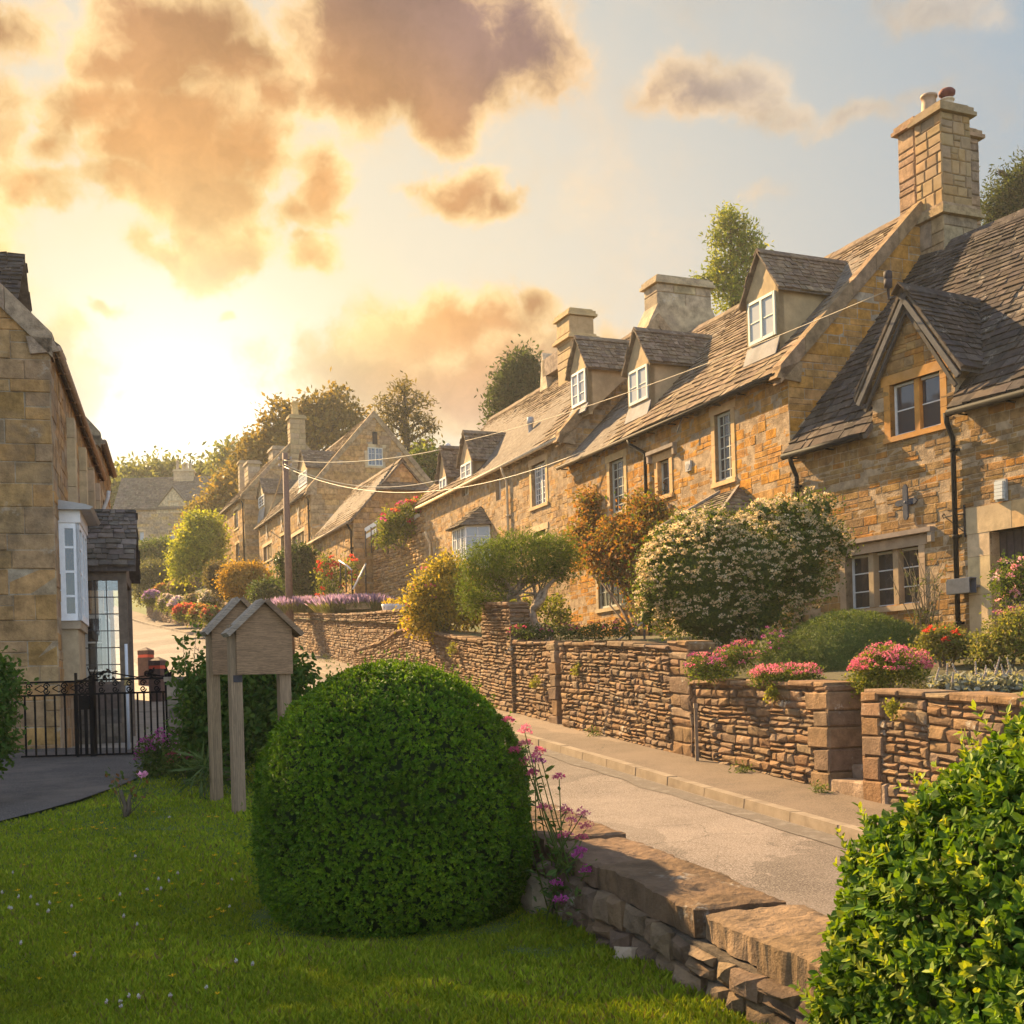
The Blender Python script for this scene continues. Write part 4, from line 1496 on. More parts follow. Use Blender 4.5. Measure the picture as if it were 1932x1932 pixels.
for (p, q_) in ((cs[1], tl), (cs[2], tr)):
    rm.beam(p + Vector((-.05, -.02, .03)), q_ + Vector((-.05, -.02, .03)), (.10, 0, 0), (0, 0, .05), (.2, .17, .14))
rm.build('bay_roof', M['slate'], bo)
H2.window((bx - bw + .15, bx + bw - .15, .4, ez - .15), 3, (2, 3), (.6, .6, .55), -.04, fr=Frame((0, -.85, 0), (1, 0, 0), (0, -1, 0)), cut=False, parent=bo)
# alarm spike and plaque
x, z = H2.hit(1296, 805)
mb = MB()
mb.tube([(x + .12, -.02, z + .16), (x + .08, -.16, z + .18), (x - .08, -.2, z - .12)], .016, 6, (.05, .05, .05))
mb.build('cable_hook', M['metal'], H2.root)
x, z = H2.hit(1301, 879)
mb = MB()
mb.box(x - .1, x + .1, -.05, .0, z - .12, z + .1, (.42, .40, .36))
mb.tube([(x, -.06, z - .02), (x, -.02, z - .02)], .07, 12, (.30, .28, .26))
mb.build('fire_mark', M['metal'], H2.root)
# vent pipe on the roof
y_ = .9
x, z = H2.hit(1483, 650, y_)
mb = MB()
zz = H2.he + y_ * H2.k
mb.lathe((x, y_, zz - .1), [(.07, 0), (.07, .4), (.09, .42), (.09, .5), (.06, .52)], 10, (.45, .43, .42))
mb.build('vent_pipe', M['metal'], H2.root, True)

# ===== third cottage, taller up the hill ==============================================================
H3 = House('stone_cottage', 'honey coloured cottage up the hill with cream gutter, bay window and three dormers', (-3.1, 43.2), (1.60, 32.0), 2.2, 4.73, 5.7, 3.15, 'pale', 'brown')
WH = (.74, .72, .66)
H3.window(H3.rect((1005, 958), (1029, 868)), 2, (3, 7), WH, .10, (.50, .34, .17), fw=.05, glass=(.12, .12, .12))
H3.window(H3.rect((936, 946), (944, 898)), 1, (1, 2), WH, .12, None, fw=.06)
H3.window(H3.rect((1008, 1016), (1030, 998)), 1, (1, 1), WH, .25, (.50, .36, .2), glass=(.3, .3, .3))
H3.window(H3.rect((872, 938), (884, 910)), 2, (2, 1), WH, .1, None, fw=.06)
H3.shell(right=True, left=True, course=(.09, .18), ln=(.14, .42), proud=(.0, .012))
H3.roof(x0=.02, x1=H3.L - .16, e0=.24, e1=.12, sag=.09)
H3.coping('R', col=(.30, .21, .12), w=.26)
CREAM = (.56, .42, .26)
H3.gutter(.0, H3.L - .1, col=CREAM, r=.055)
H3.pipe(H3.hit(961, 930)[0], H3.he - .2, 0, col=CREAM)
H3.pipe(H3.hit(815, 1030)[0], H3.he - 1.1, -1, col=CREAM)
H3.dormer(((1081, 772), (1105, 694)), (1089, 640), ((1075, 705), (1106, 690)), yf=.45, col=WH, panes=(1, 3), nx=2, glass=(.3, .3, .3))
H3.dormer(((871, 908), (890, 869)), (880, 816), ((868, 874), (892, 863)), yf=.02, col=WH, panes=(1, 2), nx=2, glass=(.3, .3, .3))
H3.dormer(((831, 938), (843, 899)), (836, 845), ((829, 906), (845, 893)), yf=.02, col=WH, panes=(1, 2), nx=2, glass=(.3, .3, .3))
# broad low chimney at the right gable peak, slim ashlar chimney further along
zc0 = H3.he + H3.rise
zt = H3.hitx(1290, 533, H3.L)[1]
ymid = H3.D / 2
y_a = H3.hitx(1240, 560, H3.L)[0]
y_b = H3.hitx(1341, 560, H3.L)[0]
mb = MB()
zs_ = H3.hitx(1290, 610, H3.L)[1]
ze_ = H3.hitx(1290, 585, H3.L)[1]
gxx = H3.L - .55
mb.poly_prism([(H3.L + .03, y_a - .75, zs_ - 1.1), (H3.L + .03, y_b + .75, zs_ - 1.1), (H3.L + .03, y_b + .25, zs_), (H3.L + .03, y_b, ze_ + .1), (H3.L + .03, y_a, ze_ + .1), (H3.L + .03, y_a - .25, zs_)], (-.75, 0, 0), (.36, .27, .165))
mb.build('chimney_base', M['oldstone'], H3.root)
H3.chimney(H3.L - .72, H3.L + .02, y_a, y_b, ze_, zt - .1, [(.33, .25, .15), (.37, .28, .17)], .09, course=(.3, .45), ln=(.5, .9), mat='oldstone')
yc = ymid - .2
xa_, z_a = H3.hit(1070, 640, yc)
xb_, _ = H3.hit(1130, 640, yc)
_, z_t = H3.hit(1100, 592, yc)
_, z_p = H3.hit(1100, 637, yc)
H3.chimney(xa_, xa_ + .95, yc - .35, yc + .45, z_p - 2.2, z_t, [(.38, .265, .135), (.36, .25, .135)], .085, course=(.45, .5), ln=(.8, 1.2), plinth=z_p)
# small gable finial stone on the ridge
xf, zf = H3.hit(1042, 700, ymid)
mb = MB()
mb.poly_prism([(xf - .35, ymid - .3, zc0 - .2), (xf + .25, ymid - .3, zc0 - .2), (xf - .1, ymid - .3, zc0 + 1.0)], (0, .5, 0), (.5, .4, .27))
mb.box(xf - .1, xf + 1.1, ymid - .3, ymid + .3, zc0 + .2, zc0 + .75, (.27, .21, .16))
mb.build('ridge_dormer', M['stone'], H3.root)
# vent on the roof
x, z = H3.hit(1001, 808, .8)
mb = MB()
mb.lathe((x, .8, H3.he + .8 * H3.k - .1), [(.07, 0), (.07, .35), (.10, .36), (.10, .55), (.05, .56)], 10, (.35, .35, .35))
mb.build('vent_pipe', M['metal'], H3.root, True)
# white bay window with slate hip
xb0, zb1 = H3.hit(835, 1004, -.9)
xb1, _ = H3.hit(893, 1002, -.55)
_, zb0 = H3.hit(860, 1075, -.9)
bay = MB()
bw0, bw1 = xb0, max(xb1, xb0 + 1.6)
bay.poly_prism([(bw0, 0, zb0 - .9), (bw0 + .3, -.7, zb0 - .9), (bw1 - .3, -.7, zb0 - .9), (bw1, 0, zb0 - .9)], (0, 0, .9), (.5, .38, .22))
bo = bay.build('bay', M['cleanstone'], H3.root)
for (p, q_, nx) in (((bw0, 0), (bw0 + .3, -.7), 1), ((bw0 + .3, -.7), (bw1 - .3, -.7), 3), ((bw1 - .3, -.7), (bw1, 0), 1)):
    uu = Vector((q_[0] - p[0], q_[1] - p[1], 0))
    Lw = uu.length
    uu.normalize()
    H3.window((.0, Lw, zb0, zb1), nx, (2, 4), WH, -.0, fr=Frame((p[0], p[1], 0), uu, (uu.y, -uu.x, 0)), cut=False, parent=bo, glass=(.25, .24, .22))
rm = MB()
zap_ = H3.hit(880, 966, -.1)[1]
cs = [Vector((bw0 - .12, 0, zb1)), Vector((bw0 + .22, -.85, zb1)), Vector((bw1 - .22, -.85, zb1)), Vector((bw1 + .12, 0, zb1))]
tl, tr = Vector((bw0 + .65, -.02, zap_)), Vector((bw1 - .65, -.02, zap_))
for (a, b, c, d) in ((cs[1], cs[2], tr, tl), (cs[0], cs[1], tl, tl), (cs[2], cs[3], tr, tr)):
    uu = (b - a)
    Lu = uu.length
    uu.normalize()
    sv = (c + d) / 2 - (a + b) / 2
    sv = sv - uu * sv.dot(uu)
    Sl = sv.length
    sv.normalize()
    nn = uu.cross(sv)
    nn = nn if nn.z > 0 else -nn
    ta, tb = (d - a).dot(uu), (c - a).dot(uu)
    rm.add([a, b, c, d], [(0, 1, 2, 3)] if (c - d).length > .01 else [(0, 1, 2)], (.15, .12, .1))
    slates(rm, a + nn * .01, uu, Lu, sv, Sl, nn, SLATE['moss'], lo=lambda t, ta=ta: ta * t, hi=lambda t, tb=tb, Lu=Lu: Lu + (tb - Lu) * t, e0=.15, e1=.11, sag=.01)
rm.build('bay_roof', M['slate'], bo)

# ===== outbuilding with a half hip ====================================================================
H4 = House('stone_outbuilding', 'low stone outbuilding with a half-hipped slate roof and black drainpipe', (-5.73 - .42 * 6.0, 52.0), (-5.73, 46.0), 3.55, 3.45, 3.9, 2.2, 'pale', 'brown')
H4.shell(right=True, left=False, course=(.12, .24), ln=(.2, .5))
H4.roof(x1=H4.L + .12, sag=.06)
mb = MB()
x1 = H4.L + .14
zh = H4.hitx(790, 929, H4.L)[1]
kk = H4.k
yh = max(.2, (zh - H4.he) / kk)
E0, E1 = Vector((x1 + .05, yh - .1, zh)), Vector((x1 + .05, H4.D - yh + .1, zh))
apx = Vector((x1 - .9, H4.D / 2, H4.he + H4.rise + .1))
uu = (E1 - E0)
Lu = uu.length
uu.normalize()
sv = apx - (E0 + E1) / 2
Sl = sv.length
sv.normalize()
nn = Vector((-sv.z * -1, 0, abs(sv.x)))
nn = Vector((sv.z, 0, -sv.x))
slates(mb, E0 + nn * .05, uu, Lu, sv, Sl, nn, SLATE['moss'], lo=lambda t: Lu / 2 * t, hi=lambda t: Lu - Lu / 2 * t, e0=.18, e1=.12, sag=.01)
mb.add([E0, E1, apx], [(0, 1, 2)], (.15, .12, .1))
mb.build('hip', M['slate'], H4.root)
H4.gutter(.0, H4.L, col=(.30, .23, .16), r=.05)
H4.pipe(H4.L - .15, H4.he - .1, -.8)

# ===== gabled house beyond =============================================================================
K5 = 1.12
H5 = House('gabled_house', 'far gabled stone house with cross tie irons, two dormers and a tall yellow chimney pot', (-9.23 - .42 * 11.5, 58.2 + 11.5), (-9.23, 58.2), 4.75, 5.55, 6.4, 3.7, 'pale', 'brown')
H5.window(H5.rect((498, 1062), (513, 1024)), 3, (1, 2), (.5, .47, .4), .15, (.55, .38, .2), 'stone')
H5.window(H5.rect((552, 1038), (574, 1001)), 3, (1, 2), (.6, .58, .5), .15, (.55, .38, .2), 'stone')
H5.window(H5.rect((531, 1050), (538, 1008)), 1, (1, 1), (.20, .15, .1), .2, (.56, .38, .18), name='door', glass=(.12, .08, .05), sill=False)
H5.shell(right=True, left=False, course=(.14, .28), ln=(.25, .6))
H5.roof(x0=-.1, x1=H5.L - .15, sag=.08)
H5.coping('R', col=(.32, .23, .135))
H5.gutter(-.1, H5.L - .1, col=(.10, .08, .06))
H5.pipe(H5.L - .3, H5.he - .1, 0)
H5.dormer(((565, 922), (579, 886)), (571, 854), ((562, 890), (582, 878)), yf=.3, col=WH, panes=(2, 3), nx=1, glass=(.35, .33, .3))
H5.dormer(((489, 960), (498.5, 932)), (493, 905), ((486, 936), (501, 928)), yf=.3, col=WH, panes=(2, 3), nx=1, glass=(.2, .2, .2))
y0_, z0_ = H5.hitx(694, 879, H5.L)
y1_, z1_ = H5.hitx(721, 846, H5.L)
H5.window((y0_, y1_, z0_, z1_), 2, (2, 3), (.5, .47, .38), -.06, (.50, .38, .22), fr=H5.frR, cut=False)
H5.ops = H5.ops
ys_, zs2 = H5.hitx(707, 827, H5.L)
mb = MB()
mb.fbox(H5.frR, ys_ - .12, ys_ + .12, zs2 - .3, zs2 + .3, -.1, .045, (.05, .04, .03))
mb.build('slit_window', M['wood'], H5.root)
for (px, py) in ((504.6, 1003), (533, 988), (564.5, 974.5)):
    x, z = H5.hit(px, py)
    mb = MB()
    for sg in (-1, 1):
        mb.beam((x - sg * .22, -.05, z - .42), (x + sg * .22, -.05, z + .42), (.10, 0, 0), (0, -.03, 0), (.60, .50, .36))
    mb.build('tie_iron', M['metal'], H5.root)
yc = H5.D / 2 - .6
xa_, zt_ = H5.hit(549, 797, yc)
xb_, _ = H5.hit(590, 797, yc)
xm_ = xa_ + .9
H5.chimney(xa_ + .35, xa_ + 1.05, yc - .3, yc + .6, H5.he + 1.6, zt_, [(.36, .25, .13), (.33, .235, .125)], .09, pots=[(xa_ + .7, yc + .1, .2, .85, (.55, .36, .14), None)], course=(.25, .4), ln=(.4, .7))
H5.chimney(H5.hit(515, 840, yc)[0], H5.hit(515, 840, yc)[0] + 1.3, yc - .3, yc + .5, H5.he + 1.5, H5.hit(527, 845, yc)[1], [(.32, .25, .17)], .09, course=(.25, .4), ln=(.4, .7), mat='oldstone')

# ===== end house of the row ============================================================================
H6 = House('stone_cottage', 'farthest cottage of the right-hand row, half hidden by a yellow-green climber', (-19.0, 80.0), (-15.1, 71.0), 7.6, 4.75, 6.4, 3.4, 'pale', 'brown')
H6.window(H6.rect((443, 1000), (449, 960)), 1, (2, 3), WH, .12, (.55, .4, .22))
H6.window(H6.rect((446, 1062), (452, 1024)), 1, (2, 3), WH, .12, (.55, .4, .22))
H6.window(H6.rect((418, 1060), (423, 1036)), 1, (2, 3), WH, .12, (.55, .4, .22))
H6.shell(right=True, left=False, course=(.16, .3), ln=(.3, .7))
H6.roof(x1=H6.L - .15, sag=.05)
H6.coping('R', col=(.32, .23, .135))
H6.gutter(0, H6.L, col=(.14, .11, .08))
H6.pipe(H6.L - .25, H6.he - .1, 0)
yc = H6.D / 2 - .5
for (p, q_, tp) in ((457, 467, 878), (469, 496, 882), (412, 433, 932)):
    xa_, zt_ = H6.hit(p, tp, yc)
    H6.chimney(xa_, xa_ + (.55 if q_ - p < 15 else 1.3), yc - .3, yc + .5, H6.he + .8, zt_, [(.33, .25, .16), (.35, .26, .14)], .09, course=(.25, .4), ln=(.4, .7))

# ===== distant house across the bend ===================================================================
DY = 108.0
pl, pr = P(213, 960, DY), P(213, 960, DY)
H7 = House('distant_house', 'hazy distant house facing down the road, with one gable and a row of chimney pots', (pl.x, DY), (pl.x + 13.5, DY + .5), 12.4, P(213, 960, DY).z - 12.4 - EYE, 6.0, 3.1, 'grey', 'moss')
for pa, pb, nn_ in (((321, 1027), (338, 1000), 2), ((263, 1022), (271, 1003), 1), ((321, 967), (337, 948), 2)):
    H7.window(H7.rect(pa, pb), nn_, (1, 1), (.45, .40, .32), .15, (.50, .34, .18), 'stone', glass=(.3, .32, .34))
a_, b_, c_ = H7.hit(296, 960), H7.hit(357, 956), H7.hit(326, 921)
H7.ops = [o for o in H7.ops if o[3] < H7.he]
H7.shell(right=False, left=False, course=(.2, .35), ln=(.35, .8))
H7.roof(sag=.08, e0=.3, e1=.2)
gm = MB()
gm.poly_prism([(a_[0], -.02, H7.he - .5), (b_[0], -.02, H7.he - .5), (b_[0], -.02, H7.he), (c_[0], -.02, c_[1]), (a_[0], -.02, H7.he)], (0, .3, 0), (.46, .36, .22))
gw = gm.build('gable', M['stone'], H7.root)
rm = MB()
for sg, e in ((-1, a_[0]), (1, b_[0])):
    yb = (c_[1] - H7.he) / H7.k
    rm.poly_prism([(e + sg * .15, -.15, H7.he - .12), (c_[0], -.15, c_[1] + .10), (c_[0], yb + .2, c_[1] + .10), (e + sg * .15, .05, H7.he - .12)], (0, 0, .10), (.22, .18, .13))
rm.build('gable_roof', M['slate'], gw)
yc = H7.D / 2
xa_, zt_ = H7.hit(329, 892, yc)
H7.chimney(xa_, xa_ + 1.75, yc - .4, yc + .5, H7.he + H7.rise - .8, zt_, [(.46, .34, .2)], .09, pots=[(xa_ + .3, yc, .14, .85, (.4, .3, .2), None), (xa_ + .8, yc, .13, .5, (.45, .34, .22), None), (xa_ + 1.1, yc, .13, .6, (.45, .34, .22), None), (xa_ + 1.45, yc, .13, .6, (.45, .34, .22), None)], course=(.25, .4), ln=(.4, .7))

# ===== left-hand house ===================================================================================
nl = (-6.44, 17.5)
HL = House('stone_house', 'big lichened stone house filling the left edge, white oriel on its street side', nl, (nl[0] - .264 * 9.8, nl[1] + 9.8), -.75, 6.0, 7.4, 3.75, 'pale', 'moss')
LP = [(.37, .22, .095), (.355, .22, .105), (.33, .21, .11), (.39, .22, .082)]
HL.pal = LP
op_x = [3.0, 5.0, 7.0, 8.7]
for x in op_x:
    HL.window((x, x + .9, 3.3, 5.0), 2, (2, 3), WH, .2, (.46, .34, .2), fw=.05)
HL.shell(right=False, left=True, mat='oldstone', course=(.14, .32), ln=(.24, .7), proud=(.0, .02))
HL.roof(x0=.02, over=.10, sag=.04)
HL.coping('L', col=(.34, .24, .16), w=.36, over=.05)
HL.gutter(-.02, HL.L, col=(.40, .27, .18), y=-.13, r=.05, z=HL.he - .06)
HL.pipe(9.75, HL.he - .4, 2.6, col=(.55, .52, .48), y=-.1)
# buttress-like stone mullion shafts seen along the front
for x in (2.3, 4.6, 6.5, 8.2):
    mb = MB()
    z = 2.6
    while z < 5.5:
        h = R.uniform(.4, .8)
        mb.box(x, x + .3, -.13, .0, z + .004, min(z + h, 5.5) - .004, vary((.50, .37, .22), .1))
        z += h
    mb.build('pilaster', M['cleanstone'], HL.root)
# dormer whose tiled slope shows above the gable coping
x0_, z0_ = 1.7, HL.he + 3.1
dmb = MB()
yb_ = .75
dmb.poly_prism([(2.0, yb_, HL.he + yb_ * HL.k - .1), (2.0, yb_, HL.he + 1.4), (2.0, 1.7, HL.he + 1.4)], (1.6, 0, 0), (.62, .55, .45))
dd_ = dmb.build('dormer', M['render'], HL.root)
rm = MB()
for sg in (-1, 1):
    E0, R0 = Vector((2.8 + sg * 1.0, yb_ - .15, HL.he + 1.28)), Vector((2.8, yb_ - .15, HL.he + 2.25))
    sv = R0 - E0
    S_ = sv.length
    sv.normalize()
    nn = Vector((sg * abs(sv.z), 0, abs(sv.x)))
    rm.poly_prism([E0, E0 + Vector((0, 2.3, 0)), R0 + Vector((0, 2.6, 0)), R0], (0, 0, -.06), (.12, .10, .09))
    slates(rm, E0 + nn * .01, (0, 1, 0), 2.4, sv, S_, nn, SLATE['dark'], e0=.15, e1=.12, sag=.01)
rm.build('dormer_roof', M['slate'], dd_)
# oriel: white box bay on the street side
zb0_, zb1_ = EYE + 1.36 - HL.zg, EYE + 2.92 - HL.zg
om = MB()
ox0, ox1, oyd = .55, 1.95, -.29
om.box(ox0 + .06, ox1 - .06, oyd + .06, 0, zb0_ - .9, zb0_ - .06, (.44, .33, .20))
om.box(ox0 + .02, ox1 - .02, oyd + .02, 0, zb0_ - .12, zb0_, (.40, .31, .21))
oo = om.build('oriel_base', M['cleanstone'], HL.root)
HL.window((0, .29, zb0_, zb1_ - .12), 1, (1, 4), (.80, .80, .80), -.0, fr=Frame((ox0, 0, 0), (0, -1, 0), (-1, 0, 0)), cut=False, fw=.085, bar=.035, glass=(.03, .022, .02), name='oriel')
HL.window((ox0, ox1, zb0_, zb1_ - .12), 3, (1, 4), (.80, .80, .80), -.0, fr=Frame((0, oyd, 0), (1, 0, 0), (0, -1, 0)), cut=False, fw=.085, bar=.035, name='oriel')
om = MB()
om.box(ox0 - .02, ox1 + .02, oyd - .02, 0, zb1_ - .12, zb1_ + .06, (.74, .70, .66))
om.poly_prism([(ox0 - .12, 0, zb1_ + .06), (ox0 - .12, oyd - .17, zb1_ + .06), (ox0 - .12, oyd - .21, zb1_ + .10), (ox0 - .12, oyd - .1, zb1_ + .14), (ox0 - .12, 0, zb1_ + .2)], (ox1 - ox0 + .3, 0, 0), (.36, .34, .32))
om.build('canopy', M['paint'], HL.root)
# second oriel further along, seen through the porch glass
HL.window((0, .38, 1.0, 2.5), 1, (1, 3), (.78, .77, .74), -.0, fr=Frame((4.6, 0, 0), (0, -1, 0), (-1, 0, 0)), cut=False, fw=.07, bar=.03, name='oriel')
HL.window((4.6, 6.0, 1.0, 2.5), 3, (1, 3), (.78, .77, .74), -.0, fr=Frame((0, -.38, 0), (1, 0, 0), (0, -1, 0)), cut=False, fw=.07, bar=.03, name='oriel')
# porch
pz_e, pz_r = EYE + 2.36 - HL.zg, EYE + 3.42 - HL.zg
px0, px1, pyd = 2.35, 4.2, -.86
pg = cob_z(20.0) - HL.zg
rm = MB()
xm_ = (px0 + px1) / 2
for sg, xe in ((-1, px0 - .1), (1, px1 + .1)):
    E0, R0 = Vector((xe, pyd - .15, pz_e)), Vector((xm_, pyd - .15, pz_r))
    sv = R0 - E0
    S_ = sv.length
    sv.normalize()
    nn = Vector((sg * abs(sv.z), 0, abs(sv.x)))
    rm.poly_prism([E0, E0 + Vector((0, 1.05, 0)), R0 + Vector((0, 1.05, 0)), R0], (0, 0, -.09), (.10, .08, .07))
    slates(rm, E0 + nn * .01, (0, 1, 0), 1.0, sv, S_, nn, [(.15, .12, .095), (.19, .15, .12), (.13, .11, .09)], e0=.15, e1=.10, sag=.02, wmin=.1, wmax=.3)
pr_ = rm.build('porch_roof', M['slate'], HL.root)
pm = MB()
WD = (.155, .115, .085)
for x in (px0, px1 - .14):
    pm.box(x, x + .14, pyd, pyd + .14, pg - .2, pz_e - .05, vary(WD))
    pm.box(x + .01, x + .13, pyd + .14, -.0, pz_e - .22, pz_e - .05, vary(WD))
pm.box(px0 + .14, px1 - .14, pyd + .01, pyd + .13, pz_e - .22, pz_e - .05, vary(WD))
pm.box(px0 + .02, px0 + .12, pyd + .14, -.0, pg + .55, pg + .95, vary((.12, .09, .07)))
pm.box(px0 + .03, px0 + .11, pyd + .14, -.0, pg + .95, pg + 1.0, vary(WD))
pm.poly_prism([(px0 + .3, pyd + .02, pz_e - .05), (px1 - .3, pyd + .02, pz_e - .05), (xm_, pyd + .02, pz_r - .15)], (0, .08, 0), vary(WD))
pf = pm.build('porch_frame', M['wood'], HL.root)
pm = MB()
for i in range(1, 4):
    y = pyd + .14 + (.72) * i / 4
    pm.box(px0 + .06, px0 + .075, y - .008, y + .008, pg + 1.0, pz_e - .22, (.10, .09, .08))
for i in range(1, 6):
    z = pg + 1.0 + (pz_e - .22 - pg - 1.0) * i / 6
    pm.box(px0 + .058, px0 + .077, pyd + .14, 0, z - .008, z + .008, (.10, .09, .08))
pm.build('leading', M['metal'], pf)
pm = MB()
pm.box(px0 + .064, px0 + .070, pyd + .14, 0, pg + 1.0, pz_e - .22, (.8, .8, .8))
pm.build('pane', M['clear'], pf)
pm = MB()
stonewall(pm, Frame((px0 + .02, -.1, 0), (0, -1, 0), (-1, 0, 0)), lambda z: 0, lambda z: .72, pg - .3, pg + .55, (), [(.13, .11, .09), (.17, .14, .11)], (.12, .25), (.2, .4), (0, .02))
pm.box(px0 + .02, px0 + .3, -.82, 0, pg - .3, pg + .54, (.12, .1, .08))
pm.build('porch_plinth', M['stone'], HL.root)

HL2 = House('stone_house', 'second house on the left, its eaves just showing past the big lichened one', (nl[0] - .264 * 10.0, nl[1] + 10.0), (nl[0] - .264 * 13.9, nl[1] + 13.9), -.3, 6.4, 7.0, 4.0, 'pale', 'moss')
for x in (.6, 2.3):
    HL2.window((x, x + .9, 3.6, 5.2), 2, (2, 3), WH, .15, (.46, .34, .2))
HL2.shell(right=False, left=True, course=(.2, .4), ln=(.35, .8))
HL2.roof(over=.1, sag=.04)
HL2.coping('L', col=(.40, .3, .2), over=.05)
HL2.gutter(-.05, HL2.L, col=(.25, .17, .11), y=-.13, z=HL2.he - .06)
# ------------------------------------------------------------------ foliage
def unit(a):
    return a / np.maximum(np.linalg.norm(a, axis=1, keepdims=True), 1e-9)


def pick(cols, n, var=.18):
    c = np.array(cols)[rng.integers(0, len(cols), n)]
    return c * (1 + rng.uniform(-var, var, (n, 1)))


def leaf_mesh(name, pos, axis, nor, size, tint, mat, parent=None, off=(0, 0, 0), aspect=.5, fold=.2, six=False):
    """pos = where each leaf leaves its twig, axis = along the leaf, nor = its upper side"""
    n = len(pos)
    axis = unit(axis)
    side = unit(np.cross(axis, nor))
    nor = np.cross(side, axis)
    size = np.asarray(size).reshape(-1, 1) * np.ones((n, 1))
    wd = size * aspect * .5
    p = pos - np.array(off)
    if six:
        v = np.stack([p, p + axis * size * .35 + side * wd + nor * wd * fold, p + axis * size * .75 + side * wd * .8 + nor * wd * fold * .8, p + axis * size - nor * size * .06,
                      p + axis * size * .75 - side * wd * .8 + nor * wd * fold * .8, p + axis * size * .35 - side * wd + nor * wd * fold], 1)
        f = np.array([[0, 1, 2, 3], [0, 3, 4, 5]])
        k = 6
    else:
        v = np.stack([p, p + axis * size * .5 + side * wd + nor * wd * fold, p + axis * size, p + axis * size * .5 - side * wd + nor * wd * fold], 1)
        f = np.array([[0, 1, 2], [0, 2, 3]])
        k = 4
    Fc = (np.arange(n)[:, None, None] * k + f[None]).reshape(-1, f.shape[1])
    return np_mesh(name, v.reshape(-1, 3), Fc, np.repeat(tint, 2, 0), mat, parent)


def rosettes(pos, nor, per, size, spread=.85):
    """whorls of leaves: returns per-leaf arrays"""
    n = len(pos)
    t = unit(np.cross(nor, rng.normal(size=(n, 3))))
    b = np.cross(nor, t)
    ph = rng.uniform(0, 2 * PI, (n, 1)) + np.arange(per)[None] * 2.4
    tilt = rng.uniform(.35, 1.25, (n, per)) * spread
    rad_ = np.cos(ph)[..., None] * t[:, None] + np.sin(ph)[..., None] * b[:, None]
    ax = nor[:, None] * np.cos(tilt)[..., None] + rad_ * np.sin(tilt)[..., None]
    up = nor[:, None] * np.sin(tilt)[..., None] - rad_ * np.cos(tilt)[..., None]
    hgt = rng.uniform(-.5, .5, (n, per, 1)) * size * 1.2
    pp = pos[:, None] + nor[:, None] * hgt
    return pp.reshape(-1, 3), ax.reshape(-1, 3), up.reshape(-1, 3)


def dirs(n):
    return unit(rng.normal(size=(n, 3)))


def blob_points(blobs, n, inner=.6, zmin=None, bottom=.6):
    """points in the outer shell of a union of ellipsoids; bottom<1 thins the underside"""
    C = np.array([b[0] for b in blobs], float)
    Rr = np.array([b[1] for b in blobs], float)
    wgt = (Rr[:, 0] * Rr[:, 1] + Rr[:, 1] * Rr[:, 2] + Rr[:, 0] * Rr[:, 2])
    wgt /= wgt.sum()
    out_p, out_n = [], []
    tot = 0
    for _ in range(12):
        k = rng.choice(len(C), n * 2, p=wgt)
        d = dirs(n * 2)
        s = 1 - (1 - inner) * rng.uniform(0, 1, (n * 2, 1)) ** 1.5
        p = C[k] + d * Rr[k] * s
        keep = np.ones(len(p), bool)
        for j in range(len(C)):
            q_ = np.sqrt((((p - C[j]) / Rr[j]) ** 2).sum(1))
            keep &= ~((q_ < inner * .95) & (k != j))
        keep &= (d[:, 2] > -bottom) | (rng.uniform(size=len(p)) < .25)
        if zmin is not None:
            keep &= p[:, 2] > zmin
        out_p.append(p[keep])
        out_n.append(unit(d[keep] / Rr[k][keep]))
        tot += keep.sum()
        if tot >= n:
            break
    return np.concatenate(out_p)[:n], np.concatenate(out_n)[:n]


def cl_leaves(blobs, nclump, per, crad, size, cols, inner=.6, zmin=None, up=.35, droop=0.0, bottom=.6, cvar=.3):
    """leaves gathered in clumps over the blobs"""
    cp, cn = blob_points(blobs, nclump, inner, zmin, bottom)
    n = len(cp) * per
    p = np.repeat(cp, per, 0) + rng.normal(size=(n, 3)) * crad * np.array([1, 1, .8])
    nr = unit(np.repeat(cn, per, 0) + rng.normal(size=(n, 3)) * .7 + np.array([0, 0, up]))
    ax = unit(np.cross(nr, rng.normal(size=(n, 3))) + np.repeat(cn, per, 0) * .5 + np.array([0, 0, -droop]))
    t = np.repeat(pick(cols, len(cp), cvar), per, 0) * .55 + pick(cols, n, .15) * .45
    s = size * rng.uniform(.65, 1.25, (n, 1))
    return p, ax, nr, s, t


def wblobs(Y, px, depth=.9):
    out = []
    for b in px:
        x, y, rx, ry = b[:4]
        yy = Y + (b[4] if len(b) > 4 else 0)
        c = P(x, y, yy)
        out.append(((c.x, c.y, c.z), (rx / F * yy, rx / F * yy * depth, ry / F * yy)))
    return out


BARK = (.16, .12, .085)


def twigs(mb, base, ends, r, col=BARK, wob=.1, n=5):
    base = Vector(base)
    for e in ends:
        e = Vector(e)
        L = (e - base).length
        pts = []
        for i in range(n + 1):
            t = i / n
            p = base.lerp(e, t)
            p += Vector((mnoise.noise((e.x * 3 + t * 3, e.y, 1)), mnoise.noise((e.x, e.z + t * 3, 5)), 0)) * wob * L * math.sin(PI * t)
            pts.append(p)
        mb.tube(pts, r, 5, vary(col), r1=r * .35)


